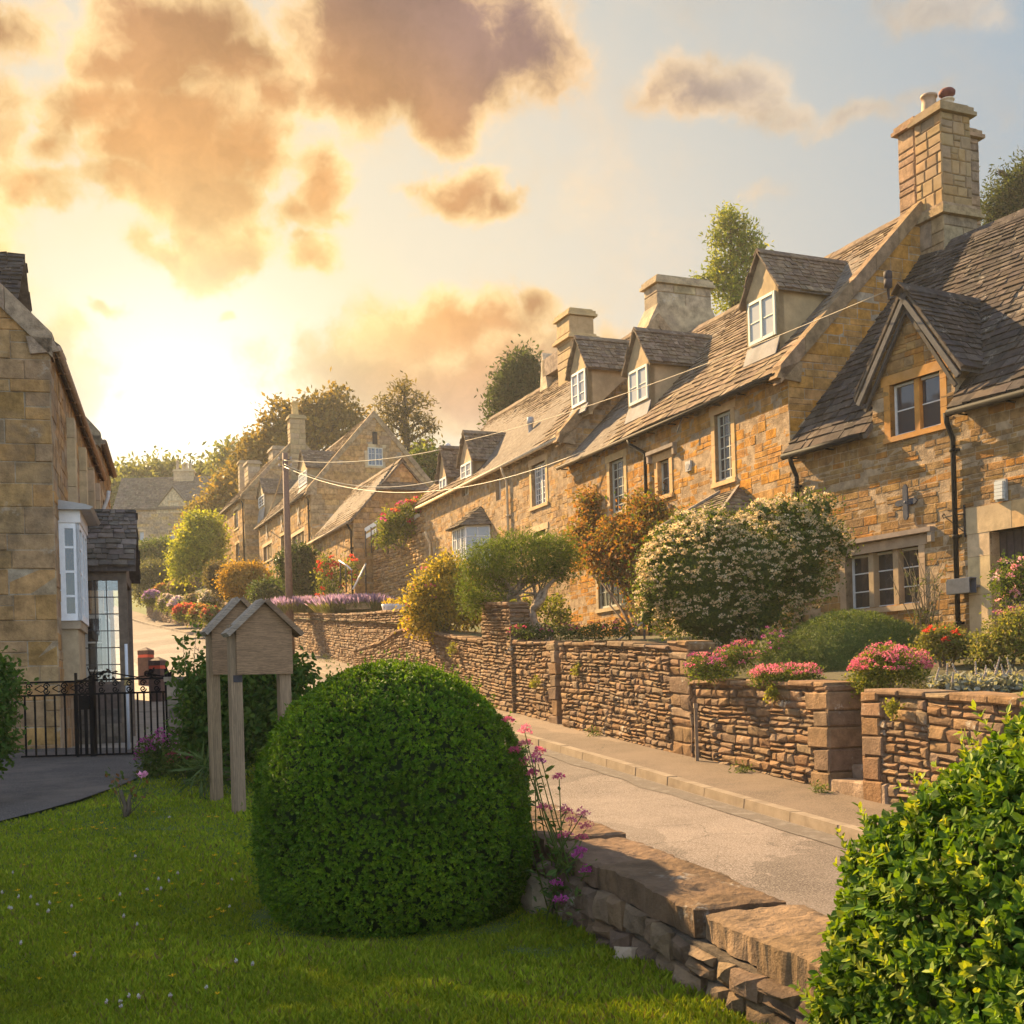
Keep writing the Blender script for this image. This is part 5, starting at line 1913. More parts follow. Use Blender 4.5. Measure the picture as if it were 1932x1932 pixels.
def flower_mesh(name, pos, nor, size, cols, parent, off, heads=0, spread=.03, mat=None):
    if heads:
        if heads < 14:
            heads, spread = 14, spread * .6

        def one(nm, ps):
            n = len(ps) * heads
            d = dirs(n)
            d[:, 2] = np.abs(d[:, 2]) * .9 + .05
            p = np.repeat(ps, heads, 0) + d * spread * rng.uniform(.6, 1, (n, 1))
            t = np.repeat(pick(cols, len(ps), .15), heads, 0) * rng.uniform(.75, 1.2, (n, 1))
            return leaf_mesh(nm, p, d + rng.normal(size=(n, 3)) * .4, np.cross(d, rng.normal(size=(n, 3))), size * rng.uniform(.7, 1.3, (n, 1)), t, mat or M['petal'], parent, off, .7, .2)
        if name == 'flower_head':
            return one(name, pos)
        if len(pos) > 600:
            return tag(one('blossom', pos), kind='stuff')
        near = np.argsort(pos[:, 1])
        for i in near[:100]:
            one('flower_head', pos[i:i + 1])
        if len(pos) > 100:
            tag(one('flowers', pos[near[100:]]), kind='stuff')
        return
    n = len(pos)
    k = 3
    p = np.repeat(pos, k, 0)
    d = unit(np.repeat(nor, k, 0) + rng.normal(size=(n * k, 3)) * .9)
    t = np.repeat(pick(cols, n, .15), k, 0)
    return tag(leaf_mesh(name, p, d, np.repeat(nor, k, 0), size * rng.uniform(.7, 1.3, (n * k, 1)), t, mat or M['petal'], parent, off, .9, .2), kind='stuff')


def shrub(name, label, cat, Y, px, nclump, per, size, cols, base=None, crad=None, group=None, flowers=None, mat='leaf', inner=.6, aspect=.5, up=.35, droop=0.0, depth=.9, trunk=.03, tcol=BARK, cvar=.3, six=False, bottom=.6, core=None, wall=False):
    if wall:
        px = [(x, y, rx, ry, 15.37 / (.43 + ray(x, y)[0]) - .18 - Y) for x, y, rx, ry in px]
    bl = wblobs(Y, px, depth)
    c0 = np.mean([b[0] for b in bl], 0)
    if base is None:
        bz = min(b[0][2] - b[1][2] for b in bl) - .05
        bx, by = c0[0], Y
    else:
        bp = P(base[0], base[1], Y)
        bx, by, bz = bp.x, bp.y, bp.z
    root = thing(name, label, cat, (bx, by, bz), 0, group)
    off = (bx, by, bz)
    crad = crad or size * 1.6
    p, ax, nr, s, t = cl_leaves(bl, nclump, per, crad, size, cols, inner, bz + .0, up, droop, bottom, cvar)
    leaf_mesh('foliage', p, ax, nr, s, t, M[mat], root, off, aspect, .25, six)
    mb = MB()
    big = sorted(bl, key=lambda b: -b[1][0])[:9]
    twigs(mb, (bx, by, bz - .1), [Vector(b[0]) + Vector((0, 0, b[1][2] * .4)) for b in big], trunk, tcol)
    for b in big[:5]:
        for _ in range(4):
            d = dirs(1)[0]
            d[2] = abs(d[2])
            e = Vector(b[0]) + Vector((d[0] * b[1][0], d[1] * b[1][1], d[2] * b[1][2])) * .85
            twigs(mb, Vector(b[0]) - Vector((0, 0, b[1][2] * .3)), [e], trunk * .4, tcol)
    mb.build('branches' if cat != 'tree' else 'trunk', M['bark'], root, True, off)
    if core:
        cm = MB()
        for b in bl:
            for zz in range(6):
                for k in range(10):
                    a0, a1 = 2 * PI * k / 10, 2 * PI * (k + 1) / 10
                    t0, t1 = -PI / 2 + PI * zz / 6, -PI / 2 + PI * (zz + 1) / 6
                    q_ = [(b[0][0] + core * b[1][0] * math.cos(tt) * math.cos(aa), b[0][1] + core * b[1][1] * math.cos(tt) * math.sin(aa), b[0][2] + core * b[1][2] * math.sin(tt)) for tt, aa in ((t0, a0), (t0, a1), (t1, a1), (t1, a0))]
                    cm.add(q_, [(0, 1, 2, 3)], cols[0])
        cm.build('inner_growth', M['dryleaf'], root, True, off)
    if flowers:
        fc, fn, fs, heads, spread, fup = flowers
        fp, fno = blob_points(bl, fn, .92, bz, .2)
        if fup is not None:
            q_ = fp[:, 2] > np.quantile(fp[:, 2], fup)
            fp, fno = fp[q_], fno[q_]
        fp = fp + fno * size * .6
        flower_mesh('flowers', fp, fno, fs, fc, root, off, heads, spread)
    return root


G_BOX = [(.060, .13, .006), (.083, .165, .008), (.048, .106, .006), (.11, .195, .010), (.065, .14, .008)]
G_BOX2 = [(.055, .115, .010), (.08, .15, .013), (.045, .095, .009), (.115, .19, .016), (.068, .13, .012)]
G_MID = [(.06, .10, .018), (.085, .125, .022), (.05, .08, .018), (.11, .14, .03)]
G_DARK = [(.035, .055, .018), (.05, .07, .02), (.03, .045, .016)]
G_YEL = [(.20, .22, .03), (.26, .26, .035), (.15, .18, .03), (.30, .28, .05)]
G_GOLD = [(.40, .29, .03), (.48, .34, .035), (.30, .24, .03), (.20, .20, .03), (.55, .42, .10)]
G_COP = [(.28, .11, .04), (.22, .11, .035), (.33, .14, .05), (.15, .14, .03), (.11, .12, .03)]
G_TREE = [(.15, .115, .028), (.20, .14, .033), (.12, .10, .025), (.24, .165, .035)]
G_GREY = [(.25, .25, .20), (.32, .31, .25), (.20, .21, .16)]
PINK = [(.62, .14, .22), (.70, .22, .30), (.55, .10, .20), (.66, .26, .24)]
MAG = [(.45, .08, .30), (.52, .12, .34), (.38, .06, .24)]
RED = [(.55, .05, .03), (.62, .08, .04)]

# ---- clipped box dome in the middle of the lawn ------------------------------------------------------
PROF_H = np.array([0, .05, .13, .25, .38, .5, .62, .74, .84, .92, .97, 1.0])
PROF_R = np.array([.80, .88, .955, .99, 1.0, .985, .935, .84, .70, .50, .30, 0.0])


def dome_points(c, R_, H, n, jit=.05):
    h = rng.uniform(0, 1, n * 3)
    r = np.interp(h, PROF_H, PROF_R)
    slope = np.abs(np.interp(h + .01, PROF_H, PROF_R) - np.interp(h - .01, PROF_H, PROF_R)) / .02
    wgt = np.sqrt(1 + (slope * R_ / H) ** 2) * np.maximum(r, .05)
    keep = rng.uniform(0, wgt.max(), len(h)) < wgt
    h, r = h[keep][:n], r[keep][:n]
    a = rng.uniform(0, 2 * PI, len(h))
    dr = (np.interp(h + .01, PROF_H, PROF_R) - np.interp(h - .01, PROF_H, PROF_R)) / .02 * R_ / H
    nr = unit(np.stack([np.cos(a), np.sin(a), np.clip(-dr, -.6, 8)], 1))
    lump = np.array([mnoise.noise((math.cos(x) * 2.2, math.sin(x) * 2.2, y * 4)) + .5 * mnoise.noise((math.cos(x) * 6, math.sin(x) * 6, y * 11)) for x, y in zip(a, h)])
    s = 1 + .035 * lump - np.abs(rng.normal(0, jit, len(h)))
    p = np.stack([np.cos(a) * r * R_ * s, np.sin(a) * r * R_ * s, h * H * (1 + .02 * lump) - np.abs(rng.normal(0, jit * .4, len(h)))], 1)
    return p + np.array(c), nr, h


HC = P(741, 1500, 6.62)
HC = Vector((HC.x, 6.62, lawn_z(6.62) - .03))
root = thing('box_hedge', 'big clipped dome of dark green box standing on the lawn', 'topiary', HC)
p, nr, hh = dome_points(HC, .742, 1.37, 30000, .035)
per = 6
pp, ax, up_ = rosettes(p, nr, per, .016, 1.0)
tn = np.repeat(pick(G_BOX, len(p), .25), per, 0) * rng.uniform(.8, 1.2, (len(pp), 1))
patch = np.array([mnoise.noise((a_ * 2.6, b_ * 2.6, c_ * 2.6)) for a_, b_, c_ in p])
tn *= np.repeat(1 + .45 * patch, per)[:, None] * (1 + .35 * np.repeat(np.maximum(patch, 0), per)[:, None] * np.array([1.0, .3, 0]))
young_sunlit = np.repeat((rng.uniform(size=len(p)) < .10 + .25 * (hh > .85)), per)  # young leaves at random, more on top as painted sunlight on the crest
tn[young_sunlit] = pick(G_BOX2, young_sunlit.sum(), .2) * 1.15
leaf_mesh('foliage', pp, ax, up_, .0185 * rng.uniform(.65, 1.25, len(pp)), tn, M['boxleaf'], root, HC, .52, .25, False)
si = rng.choice(len(p), 700, False)
so, sn = p[si] + nr[si] * .015, unit(nr[si] + np.array([0, 0, .5]) + rng.normal(size=(700, 3)) * .35)
qp = np.concatenate([so + sn * .016 * j * rng.uniform(.5, 1.5, (700, 1)) for j in range(4)])
pp, ax, up_ = rosettes(qp, np.concatenate([sn] * 4), 3, .006, .9)
leaf_mesh('shoots', pp, ax, up_, .019 * rng.uniform(.6, 1.2, len(pp)), pick(G_BOX2, len(pp), .25), M['boxleaf'], root, HC, .5, .2)
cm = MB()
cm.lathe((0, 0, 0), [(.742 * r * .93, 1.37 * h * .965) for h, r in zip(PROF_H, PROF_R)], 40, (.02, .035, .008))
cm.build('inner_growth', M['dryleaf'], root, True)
cm = MB()
for k in range(5):
    cm.tube([(.1 * math.cos(k), .1 * math.sin(k), -.1), (.25 * math.cos(k * 1.3), .25 * math.sin(k * 1.3), .3)], .03, 6, BARK)
cm.build('stem', M['bark'], root, True)

# ---- box bush filling the lower right corner ------------------------------------------------------
BC = Vector((1.86, 3.2, EYE - .99))
root = thing('box_bush', 'near box bush in the lower right corner with bright sunlit leaves', 'bush', (BC.x, BC.y, lawn_z(3.2)))
boff = (BC.x, BC.y, lawn_z(3.2))
n = 20000
d = dirs(n * 3)
d = d[(d[:, 2] > -.55) & ((d[:, 1] < .75) | (d[:, 2] > .2))][:n]
lump = np.array([mnoise.noise((x * 2.0, y * 2.0, z * 2.0)) + .6 * mnoise.noise((x * 5, y * 5, z * 5 + 3)) for x, y, z in d])
rr_ = 1.05 * (1 + .085 * lump)
dep = np.abs(rng.normal(0, .055, len(d)))
p = np.array(BC) + d * (rr_ - dep)[:, None]
nr = unit(d + rng.normal(size=d.shape) * .28 + np.array([0, 0, .30]))
per = 8
pp, ax, up_ = rosettes(p, nr, per, .024, 1.0)
tn = np.repeat(pick(G_BOX2, len(p), .22), per, 0) * rng.uniform(.8, 1.2, (len(pp), 1))
yg = np.repeat((rng.uniform(size=len(p)) < .07) & (dep < .05), per)
tn[yg] = pick([(.22, .27, .03), (.18, .24, .025), (.26, .29, .05)], yg.sum(), .2)
leaf_mesh('foliage', pp, ax, up_, .031 * rng.uniform(.6, 1.2, len(pp)), tn, M['boxleaf'], root, boff, .56, .22, True)
# shoots that stick out of the outline
sp_i = rng.choice(len(p), 420, False)
so, sn = p[sp_i], unit(nr[sp_i] + np.array([0, 0, .7]) + rng.normal(size=(420, 3)) * .2)
q_p, q_n = [], []
for j in range(5):
    q_p.append(so + sn * (.02 + .022 * j))
    q_n.append(sn)
q_p, q_n = np.concatenate(q_p), np.concatenate(q_n)
pp, ax, up_ = rosettes(q_p, q_n, 3, .01, .9)
leaf_mesh('shoots', pp, ax, up_, .027 * rng.uniform(.6, 1.2, len(pp)), pick([(.20, .26, .03), (.16, .22, .022), (.24, .28, .045)], len(pp), .2), M['boxleaf'], root, boff, .48, .2, True)
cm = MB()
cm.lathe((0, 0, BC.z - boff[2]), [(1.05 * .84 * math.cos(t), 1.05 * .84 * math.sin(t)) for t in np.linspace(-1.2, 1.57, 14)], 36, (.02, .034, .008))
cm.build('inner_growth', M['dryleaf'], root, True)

# ---- lawn grass, clover and buttercups --------------------------------------------------------------
N = 330000
px_ = np.concatenate([rng.uniform(-60, 1480, 260000), rng.uniform(-620, -60, 70000)])
py_ = 1440 + (1990 - 1440) * rng.uniform(0, 1, N) ** .8
dx, dy = px_ - CX, HY - py_
a_ = (dx * math.cos(ROLL) + dy * math.sin(ROLL)) / F
b_ = (-dx * math.sin(ROLL) + dy * math.cos(ROLL)) / F
yy = -1.48 / (b_ - .055)
xx = a_ * yy
ok = (yy > 2) & (yy < 15.8) & (xx < nearx(yy) - .01)
xx, yy = xx[ok], yy[ok]
ex = rng.uniform(-6, 1.2, 30000)
ey = rng.uniform(3.6, 15.5, 30000)
k = ex < nearx(ey)
xx, yy = np.concatenate([xx, ex[k]]), np.concatenate([yy, ey[k]])
ok = np.array([not in_path(x, y) for x, y in zip(xx, yy)])
xx, yy = xx[ok], yy[ok]
zz = -1.48 + .055 * yy + EYE - .004
n1 = np.array([mnoise.noise((x * 1.1, y * 1.1, 0)) for x, y in zip(xx, yy)])
n2 = np.array([mnoise.noise((x * 4.5, y * 4.5, 9)) for x, y in zip(xx, yy)])
hgt = .034 * (1 + .45 * n1 + .5 * n2) * rng.uniform(.5, 1.5, len(xx))
near_hedge = (xx + .65) ** 2 + (yy - 6.6) ** 2 < .78 ** 2
hgt[near_hedge] *= .5
edge_ = (nearx(yy) - xx) < .22
hgt[edge_] *= 1.1
pos = np.stack([xx, yy, zz], 1)
lean = rng.normal(size=(len(xx), 3)) * np.array([.55, .55, .0]) + np.array([0, 0, 1.0])
tn = pick([(.215, .285, .015), (.255, .31, .018), (.18, .245, .014), (.30, .33, .026)], len(xx), .25)
tn *= (1 + .35 * n1 + .2 * n2)[:, None]
dry = rng.uniform(size=len(xx)) < np.clip(.05 + .16 * (n2 + n1), .01, .3)
tn[dry] = pick([(.24, .19, .06), (.20, .17, .05)], dry.sum(), .2)
g = leaf_mesh('lawn_grass', pos, lean, rng.normal(size=(len(xx), 3)) + np.array([0, -1, 0]), hgt, tn, M['leaf'], None, (0, 0, 0), 1, .1)
# narrow the blades: rebuild widths from height
me = g.data
co = np.empty(len(me.vertices) * 3, np.float32)
me.vertices.foreach_get('co', co)
co = co.reshape(-1, 4, 3)
mid = co[:, 0] * .5 + co[:, 2] * .5
wv = unit(co[:, 1] - co[:, 3]) * (np.clip(.0022 * (yy / 5.0), .0018, .006) * rng.uniform(.7, 1.4, len(yy)))[:, None]
bend = rng.normal(size=(len(yy), 3)) * .15 * hgt[:, None] * np.array([1, 1, 0])
co[:, 1], co[:, 3] = mid + wv + bend, mid - wv + bend
me.vertices.foreach_set('co', co.reshape(-1).astype(np.float32))
me.update()
tag(g, 'short green lawn grass', 'grass', kind='stuff')

A = lambda x, y: lawnhit(x * .336, 1283 + y * .336)
fl = MB()
fl.tube([(0, 0, 0), (.004, 0, .05)], .0015, 4, (.1, .16, .03))
for k_ in range(5):
    an = k_ * 2 * PI / 5
    fl.add([(0.004, 0, .05), (.004 + .014 * math.cos(an - .4), .014 * math.sin(an - .4), .058), (.004 + .018 * math.cos(an), .018 * math.sin(an), .06), (.004 + .014 * math.cos(an + .4), .014 * math.sin(an + .4), .058)], [(0, 1, 2, 3)], (.75, .42, .01))
cup0 = fl.build('buttercup', M['petal'])
fl = MB()
fl.tube([(0, 0, 0), (-.004, 0, .045)], .0015, 4, (.1, .16, .03))
dd = dirs(26)
for v in dd:
    c = Vector((-.004, 0, .052))
    v = Vector(v)
    s_ = v.orthogonal().normalized() * .004
    fl.add([c, c + v * .010 + s_, c + v * .014, c + v * .010 - s_], [(0, 1, 2, 3)], (.62, .58, .52) if v.z > -.2 else (.45, .30, .28))
clo0 = fl.build('clover_flower', M['petal'])
cups = [(580, 738), (820, 775), (865, 778), (1180, 805), (1212, 805), (580, 840), (527, 865), (467, 873), (413, 880), (335, 896), (296, 878), (594, 875), (630, 870), (545, 876), (638, 932), (1033, 980), (767, 1005), (1212, 1028), (1342, 1020), (820, 1060), (808, 1115), (870, 1135), (967, 1122), (1140, 1120), (130, 1085), (1312, 1080), (1230, 1195), (1380, 1188), (1135, 1200), (963, 1198), (375, 1193), (108, 1233), (316, 1250), (313, 1203), (434, 1265), (474, 1290), (334, 1305), (635, 1296), (690, 1335), (850, 1298), (880, 1266), (896, 1328), (808, 1253), (562, 1283), (1246, 1342), (1258, 1355), (1200, 1390), (370, 1483), (912, 1522), (1418, 1545), (430, 1597), (980, 1732), (1217, 1838), (212, 1748)]
clos = [(10, 1243), (97, 1268), (168, 1270), (286, 1303), (398, 1322), (42, 1330), (60, 1336), (260, 1350), (200, 1313), (670, 1254), (690, 1382), (770, 1430), (104, 1535), (410, 1608), (1172, 1793), (730, 1836), (797, 1848), (680, 1875), (686, 1907), (968, 1843), (1408, 1657), (1338, 1640), (1304, 1323), (905, 1222), (817, 1227), (893, 1165), (960, 1175), (1000, 1132), (770, 1032), (70, 1128), (1300, 1167), (592, 1875), (953, 805)]
for proto, lst, lab, cat, grp in ((cup0, cups, 'small yellow buttercup flower standing in the lawn grass', 'buttercup', 'buttercups scattered over the lawn'), (clo0, clos, 'small white clover head standing in the lawn grass', 'clover', 'white clover heads scattered over the lawn')):
    for i, c in enumerate(lst):
        q_ = A(*c)
        o = proto if i == 0 else proto.copy()
        if i:
            COL.objects.link(o)
        o.location = q_
        o.rotation_euler = (R.uniform(-.2, .2), R.uniform(-.2, .2), R.uniform(0, 6))
        k_ = max(1.0, q_.y / 8) * R.uniform(.65, 1.05) * (.72 if cat == 'clover' else 1.0)
        o.scale = (k_, k_, 1)
        tag(o, lab, cat, grp)

# ---- red valerian against the near wall, its heads parts of their own -----------------------------
vb = Vector((.22, 6.35, lawn_z(6.35)))
root = thing('red_valerian', 'tall pink valerian leaning over the near wall beside the box dome', 'flowering plant', vb)
heads = [(959, 1364), (990, 1382), (991, 1406), (1018, 1419), (1010, 1431), (1015, 1441), (1006, 1465), (1055, 1470), (1027, 1528), (1069, 1532), (1099, 1537), (1079, 1554), (1106, 1565), (1065, 1579), (1097, 1586), (1099, 1606), (1089, 1616), (1107, 1643), (1050, 1673), (1055, 1700), (973, 1420), (985, 1440)]
st = MB()
lp, la = [], []
for i, (x, y) in enumerate(heads):
    Yh = 6.45 + R.uniform(-.25, .25) - (y - 1364) / 340 * .55
    h = P(x, y, Yh)
    b = vb + Vector((R.uniform(-.12, .22), R.uniform(-.25, .25), 0))
    m1 = b.lerp(h, .5) + Vector((-.04, 0, .05))
    st.tube([b, m1, h], .0045, 5, (.10, .14, .03), r1=.0025)
    hp = np.array([[h.x, h.y, h.z]])
    col = MAG if y > 1590 or R.random() < .15 else PINK
    flower_mesh('flower_head', np.repeat(hp, 3, 0) + rng.normal(size=(3, 3)) * .008, None, .011, col, root, vb, 44, .026)
    for _ in range(9):
        t = R.uniform(.05, .92)
        q_ = (b.lerp(m1, t * 2) if t < .5 else m1.lerp(h, t * 2 - 1))
        lp.append(q_)
        la.append((R.uniform(-1, 1), R.uniform(-1, 1), R.uniform(-.2, .6)))
st.build('stems', M['leaf'], root, True, vb)
for _ in range(260):
    lp.append(vb + Vector((R.uniform(-.15, .32), R.uniform(-.45, .35), R.uniform(.0, .34))))
    la.append((R.uniform(-1, 1), R.uniform(-1, 1), R.uniform(-.2, .6)))
lp, la = np.array([tuple(v) for v in lp]), np.array(la)
leaf_mesh('foliage', lp, la, np.array([0, 0, 1.0]) + rng.normal(size=lp.shape) * .4, .055 * rng.uniform(.5, 1.2, len(lp)), pick([(.08, .13, .03), (.11, .16, .035), (.06, .10, .03)], len(lp)), M['leaf'], root, vb, .38, .2, True)

# ---- plants round the gate and the board ----------------------------------------------------------
shrub('garden_shrub', 'leafy green shrub behind the wooden notice board', 'shrub', 12.8, [(450, 1340, 85, 85), (405, 1335, 50, 66), (385, 1385, 32, 56), (500, 1330, 60, 80), (540, 1300, 30, 60), (430, 1400, 76, 56), (378, 1295, 24, 36), (555, 1285, 18, 40)], 1500, 9, .075, [(.06, .11, .02), (.08, .14, .025), (.05, .09, .02), (.12, .18, .03)], base=(430, 1455), crad=.10, inner=.35, six=True, aspect=.5)
shrub('elder_sprig', 'thin leafy sprig rising above the shrub left of the notice board', 'shrub', 12.9, [(345, 1215, 10, 10), (375, 1225, 14, 10), (350, 1250, 18, 14), (385, 1250, 12, 14), (335, 1265, 12, 10), (370, 1195, 6, 6)], 26, 5, .075, [(.13, .19, .03), (.10, .15, .03)], base=(365, 1330), crad=.04, inner=.3, six=True, trunk=.006)
shrub('garden_shrub', 'green shrub at the left edge beside the iron railings', 'shrub', 11.4, [(0, 1300, 28, 60), (-30, 1330, 50, 90), (-5, 1400, 22, 50), (-60, 1400, 60, 80)], 700, 9, .055, [(.06, .11, .02), (.09, .15, .025)], base=(-20, 1500), crad=.07, inner=.4, six=True, flowers=(MAG, 26, .03, 6, .03, None))
shrub('red_valerian', 'magenta valerian clump at the foot of the iron gate', 'flowering plant', 13.6, [(295, 1435, 32, 32), (285, 1415, 18, 30), (315, 1420, 18, 40), (300, 1460, 40, 18)], 260, 8, .045, G_MID, base=(300, 1470), crad=.05, inner=.3, flowers=(MAG, 60, .022, 22, .055, .45), trunk=.006)
shrub('red_valerian', 'dull red valerian clump between the magenta one and the board', 'flowering plant', 12.6, [(352, 1450, 34, 18), (335, 1440, 18, 14), (372, 1440, 16, 14)], 160, 8, .045, G_MID, base=(352, 1468), crad=.05, inner=.3, flowers=([(.40, .06, .08), (.35, .07, .12)], 34, .018, 14, .04, .4), trunk=.005)
shrub('blade_plant', 'tuft of strap leaves at the foot of the notice board', 'plant', 11.6, [(385, 1462, 18, 16), (400, 1450, 14, 22)], 26, 4, .26, [(.07, .11, .03), (.12, .17, .06)], base=(385, 1484), crad=.03, inner=.1, aspect=.09, up=.1, trunk=.004)
# small rose bush on the lawn
rb = lawnhit(236, 1545)
root = thing('rose_bush', 'sparse little rose bush with one pink bloom on the lawn', 'rose bush', rb)
mb = MB()
ends = [(212, 1462), (222, 1480), (252, 1480), (268, 1468), (247, 1500), (228, 1470), (280, 1490)]
for e in ends:
    q_ = P(e[0], e[1], rb.y + R.uniform(-.1, .1))
    m1 = rb.lerp(q_, .5) + Vector((R.uniform(-.03, .03), 0, 0))
    mb.tube([rb, m1, q_], .007, 5, (.12, .10, .05), r1=.003)
for (e, r_) in (((228, 1490), .022), ((246, 1500), .02)):
    q_ = P(e[0], e[1], rb.y)
    mb.tube([rb, rb.lerp(q_, .4) + Vector((.02, 0, 0)), rb.lerp(q_, .75), q_], r_, 6, (.10, .075, .055), r1=r_ * .7)
mb.build('stems', M['bark'], root, True, rb)
pp = np.array([tuple(P(x + R.uniform(-14, 14), y + R.uniform(-8, 16), rb.y + R.uniform(-.15, .15))) for (x, y) in ends for _ in range(8)])
leaf_mesh('foliage', pp, rng.normal(size=pp.shape), rng.normal(size=pp.shape) + np.array([0, 0, 1]), .05, pick([(.09, .13, .03), (.20, .09, .04), (.07, .11, .03)], len(pp)), M['leaf'], root, rb, .55, .2, True)
q_ = P(268, 1466, rb.y)
flower_mesh('flower_head', np.array([tuple(q_)]), None, .045, [(.72, .35, .50)], root, rb, 30, .02)

# ---- gardens above the retaining wall ---------------------------------------------------------------
shrub('flowering_shrub', 'large shrub covered in creamy white blossom before the golden cottage', 'flowering shrub', 19.6, [(1330, 1090, 120, 110), (1260, 1090, 55, 80), (1420, 1075, 110, 100), (1500, 1050, 75, 80), (1340, 1160, 110, 70), (1420, 1150, 90, 70), (1545, 1015, 40, 40), (1490, 990, 40, 40), (1540, 965, 14, 30), (1560, 960, 10, 25), (1520, 1100, 50, 50), (1240, 1130, 38, 50), (1330, 1020, 70, 40), (1575, 1010, 22, 15), (1290, 985, 20, 16), (1345, 975, 24, 14), (1440, 968, 26, 20), (1478, 958, 16, 22), (1250, 1015, 20, 20), (1228, 1060, 14, 24), (1212, 1112, 12, 20), (1400, 985, 18, 14), (1530, 945, 9, 22), (1500, 965, 12, 20), (1220, 1165, 16, 24), (1590, 1040, 14, 20), (1360, 1210, 60, 20)], 5400, 8, .058, [(.06, .095, .018), (.09, .13, .02), (.045, .075, .015), (.14, .17, .03)], base=(1400, 1235), crad=.10, inner=.45, flowers=([(.66, .54, .30), (.60, .47, .24), (.70, .61, .40)], 2500, .030, 7, .046, None), core=.62)
shrub('mound_shrub', 'low dark green mound of clipped hebe under the mullioned window', 'shrub', 17.4, [(1605, 1285, 150, 132), (1520, 1312, 110, 112), (1690, 1285, 75, 112)], 13000, 7, .032, [(.085, .125, .028), (.11, .15, .032), (.065, .10, .024), (.15, .18, .045)], base=(1590, 1330), crad=.022, inner=.94, mat='dryleaf', up=.8, aspect=.32, core=.93, bottom=.1, cvar=.5)
VAL = dict(crad=.05, inner=.3, trunk=.006)
shrub('red_valerian', 'pink valerian on the wall top against the squat stone pier', 'flowering plant', 16.7, [(1340, 1268, 45, 22), (1320, 1255, 22, 20), (1375, 1250, 30, 25), (1400, 1240, 25, 25)], 420, 8, .045, G_MID + G_YEL[:1], base=(1350, 1288), flowers=(PINK + MAG[:1], 120, .020, 18, .045, .3), **VAL)
shrub('red_valerian', 'flat-topped pink valerian in the middle of the low wall coping', 'flowering plant', 15.7, [(1480, 1278, 62, 18), (1445, 1276, 26, 14), (1520, 1274, 24, 14)], 420, 8, .045, G_MID + G_YEL[:1], base=(1480, 1294), flowers=(PINK, 190, .020, 18, .045, .3), **VAL)
shrub('red_valerian', 'largest pink valerian clump right of the garden steps', 'flowering plant', 14.4, [(1680, 1265, 70, 36), (1640, 1275, 35, 30), (1720, 1258, 32, 26), (1670, 1240, 36, 20), (1655, 1305, 40, 18)], 800, 8, .045, G_MID + G_YEL[:2], base=(1680, 1310), flowers=(PINK, 270, .020, 18, .042, .35), **VAL)
shrub('red_valerian', 'purple valerian sprays in front of the white-flowered shrub', 'flowering plant', 17.3, [(1455, 1215, 20, 30), (1475, 1235, 25, 20), (1430, 1235, 15, 20)], 130, 7, .045, G_MID, base=(1455, 1260), flowers=(MAG, 34, .02, 12, .045, .3), **VAL)
shrub('red_valerian', 'scattered crimson valerian below the twisted juniper trunks', 'flowering plant', 24.6, [(1000, 1195, 40, 14), (1060, 1195, 40, 14), (1120, 1195, 40, 16), (1170, 1190, 30, 18)], 420, 8, .06, G_MID, base=(1080, 1212), flowers=([(.45, .06, .12), (.5, .1, .2)], 70, .03, 10, .06, .3), **VAL)
shrub('lambs_ear', 'silvery lambs ear with upright woolly spikes by the right edge', 'flowering plant', 13.6, [(1840, 1300, 75, 18), (1790, 1298, 30, 14), (1890, 1296, 40, 16)], 420, 6, .085, G_GREY, base=(1840, 1318), crad=.05, inner=.2, six=True, up=.6, mat='dryleaf')
# spikes of the lambs ear belong to it
le = bpy.data.objects['lambs_ear']
for (x, y) in ((1777, 1248), (1797, 1262), (1815, 1250), (1822, 1262), (1838, 1240), (1846, 1262), (1855, 1248), (1872, 1244), (1885, 1252), (1892, 1256), (1764, 1262), (1905, 1240), (1918, 1236), (1860, 1270), (1805, 1270)):
    mb = MB()
    t_ = P(x + R.uniform(-3, 3), y, 13.5 + R.uniform(-.3, .3))
    b_ = Vector((t_.x + R.uniform(-.05, .05), t_.y, P(x, 1306, 13.6).z))
    t_ += Vector((R.gauss(0, .05), R.gauss(0, .04), R.uniform(-.09, .02)))
    mb.tube([b_, t_.lerp(b_, .45), t_], .009, 5, (.30, .28, .22), r1=.006)
    for k_ in range(7):
        c = t_.lerp(b_, .02 + k_ * .075)
        mb.lathe((c.x, c.y, c.z - .016), [(.004, 0), (.009 + .0014 * k_ + R.uniform(-.002, .003), .012), (.008 + .001 * k_, .024), (.004, .034)], 7, vary((.40, .32, .29) if k_ % 2 else (.34, .31, .26), .12))
    mb.build('flower_spike', M['dryleaf'], le, True, le.location)
shrub('garden_shrub', 'yellow-green leafy shrub left of the pale drainpipe foot with a red flower', 'shrub', 15.6, [(1780, 1215, 40, 28), (1755, 1210, 20, 22), (1815, 1225, 24, 24)], 420, 8, .05, [(.13, .15, .03), (.18, .19, .04), (.10, .12, .03), (.22, .18, .08)], base=(1785, 1265), crad=.06, inner=.4, flowers=([(.65, .08, .04)], 8, .05, 5, .03, .3))
shrub('garden_shrub', 'yellow-green leafy shrub below the pink rose at the right edge', 'shrub', 15.0, [(1890, 1215, 50, 40), (1930, 1190, 50, 45), (1860, 1235, 30, 30), (1980, 1220, 60, 50)], 900, 8, .052, [(.14, .16, .03), (.19, .20, .04), (.10, .12, .03), (.24, .20, .09)], base=(1900, 1275), crad=.07, inner=.4)
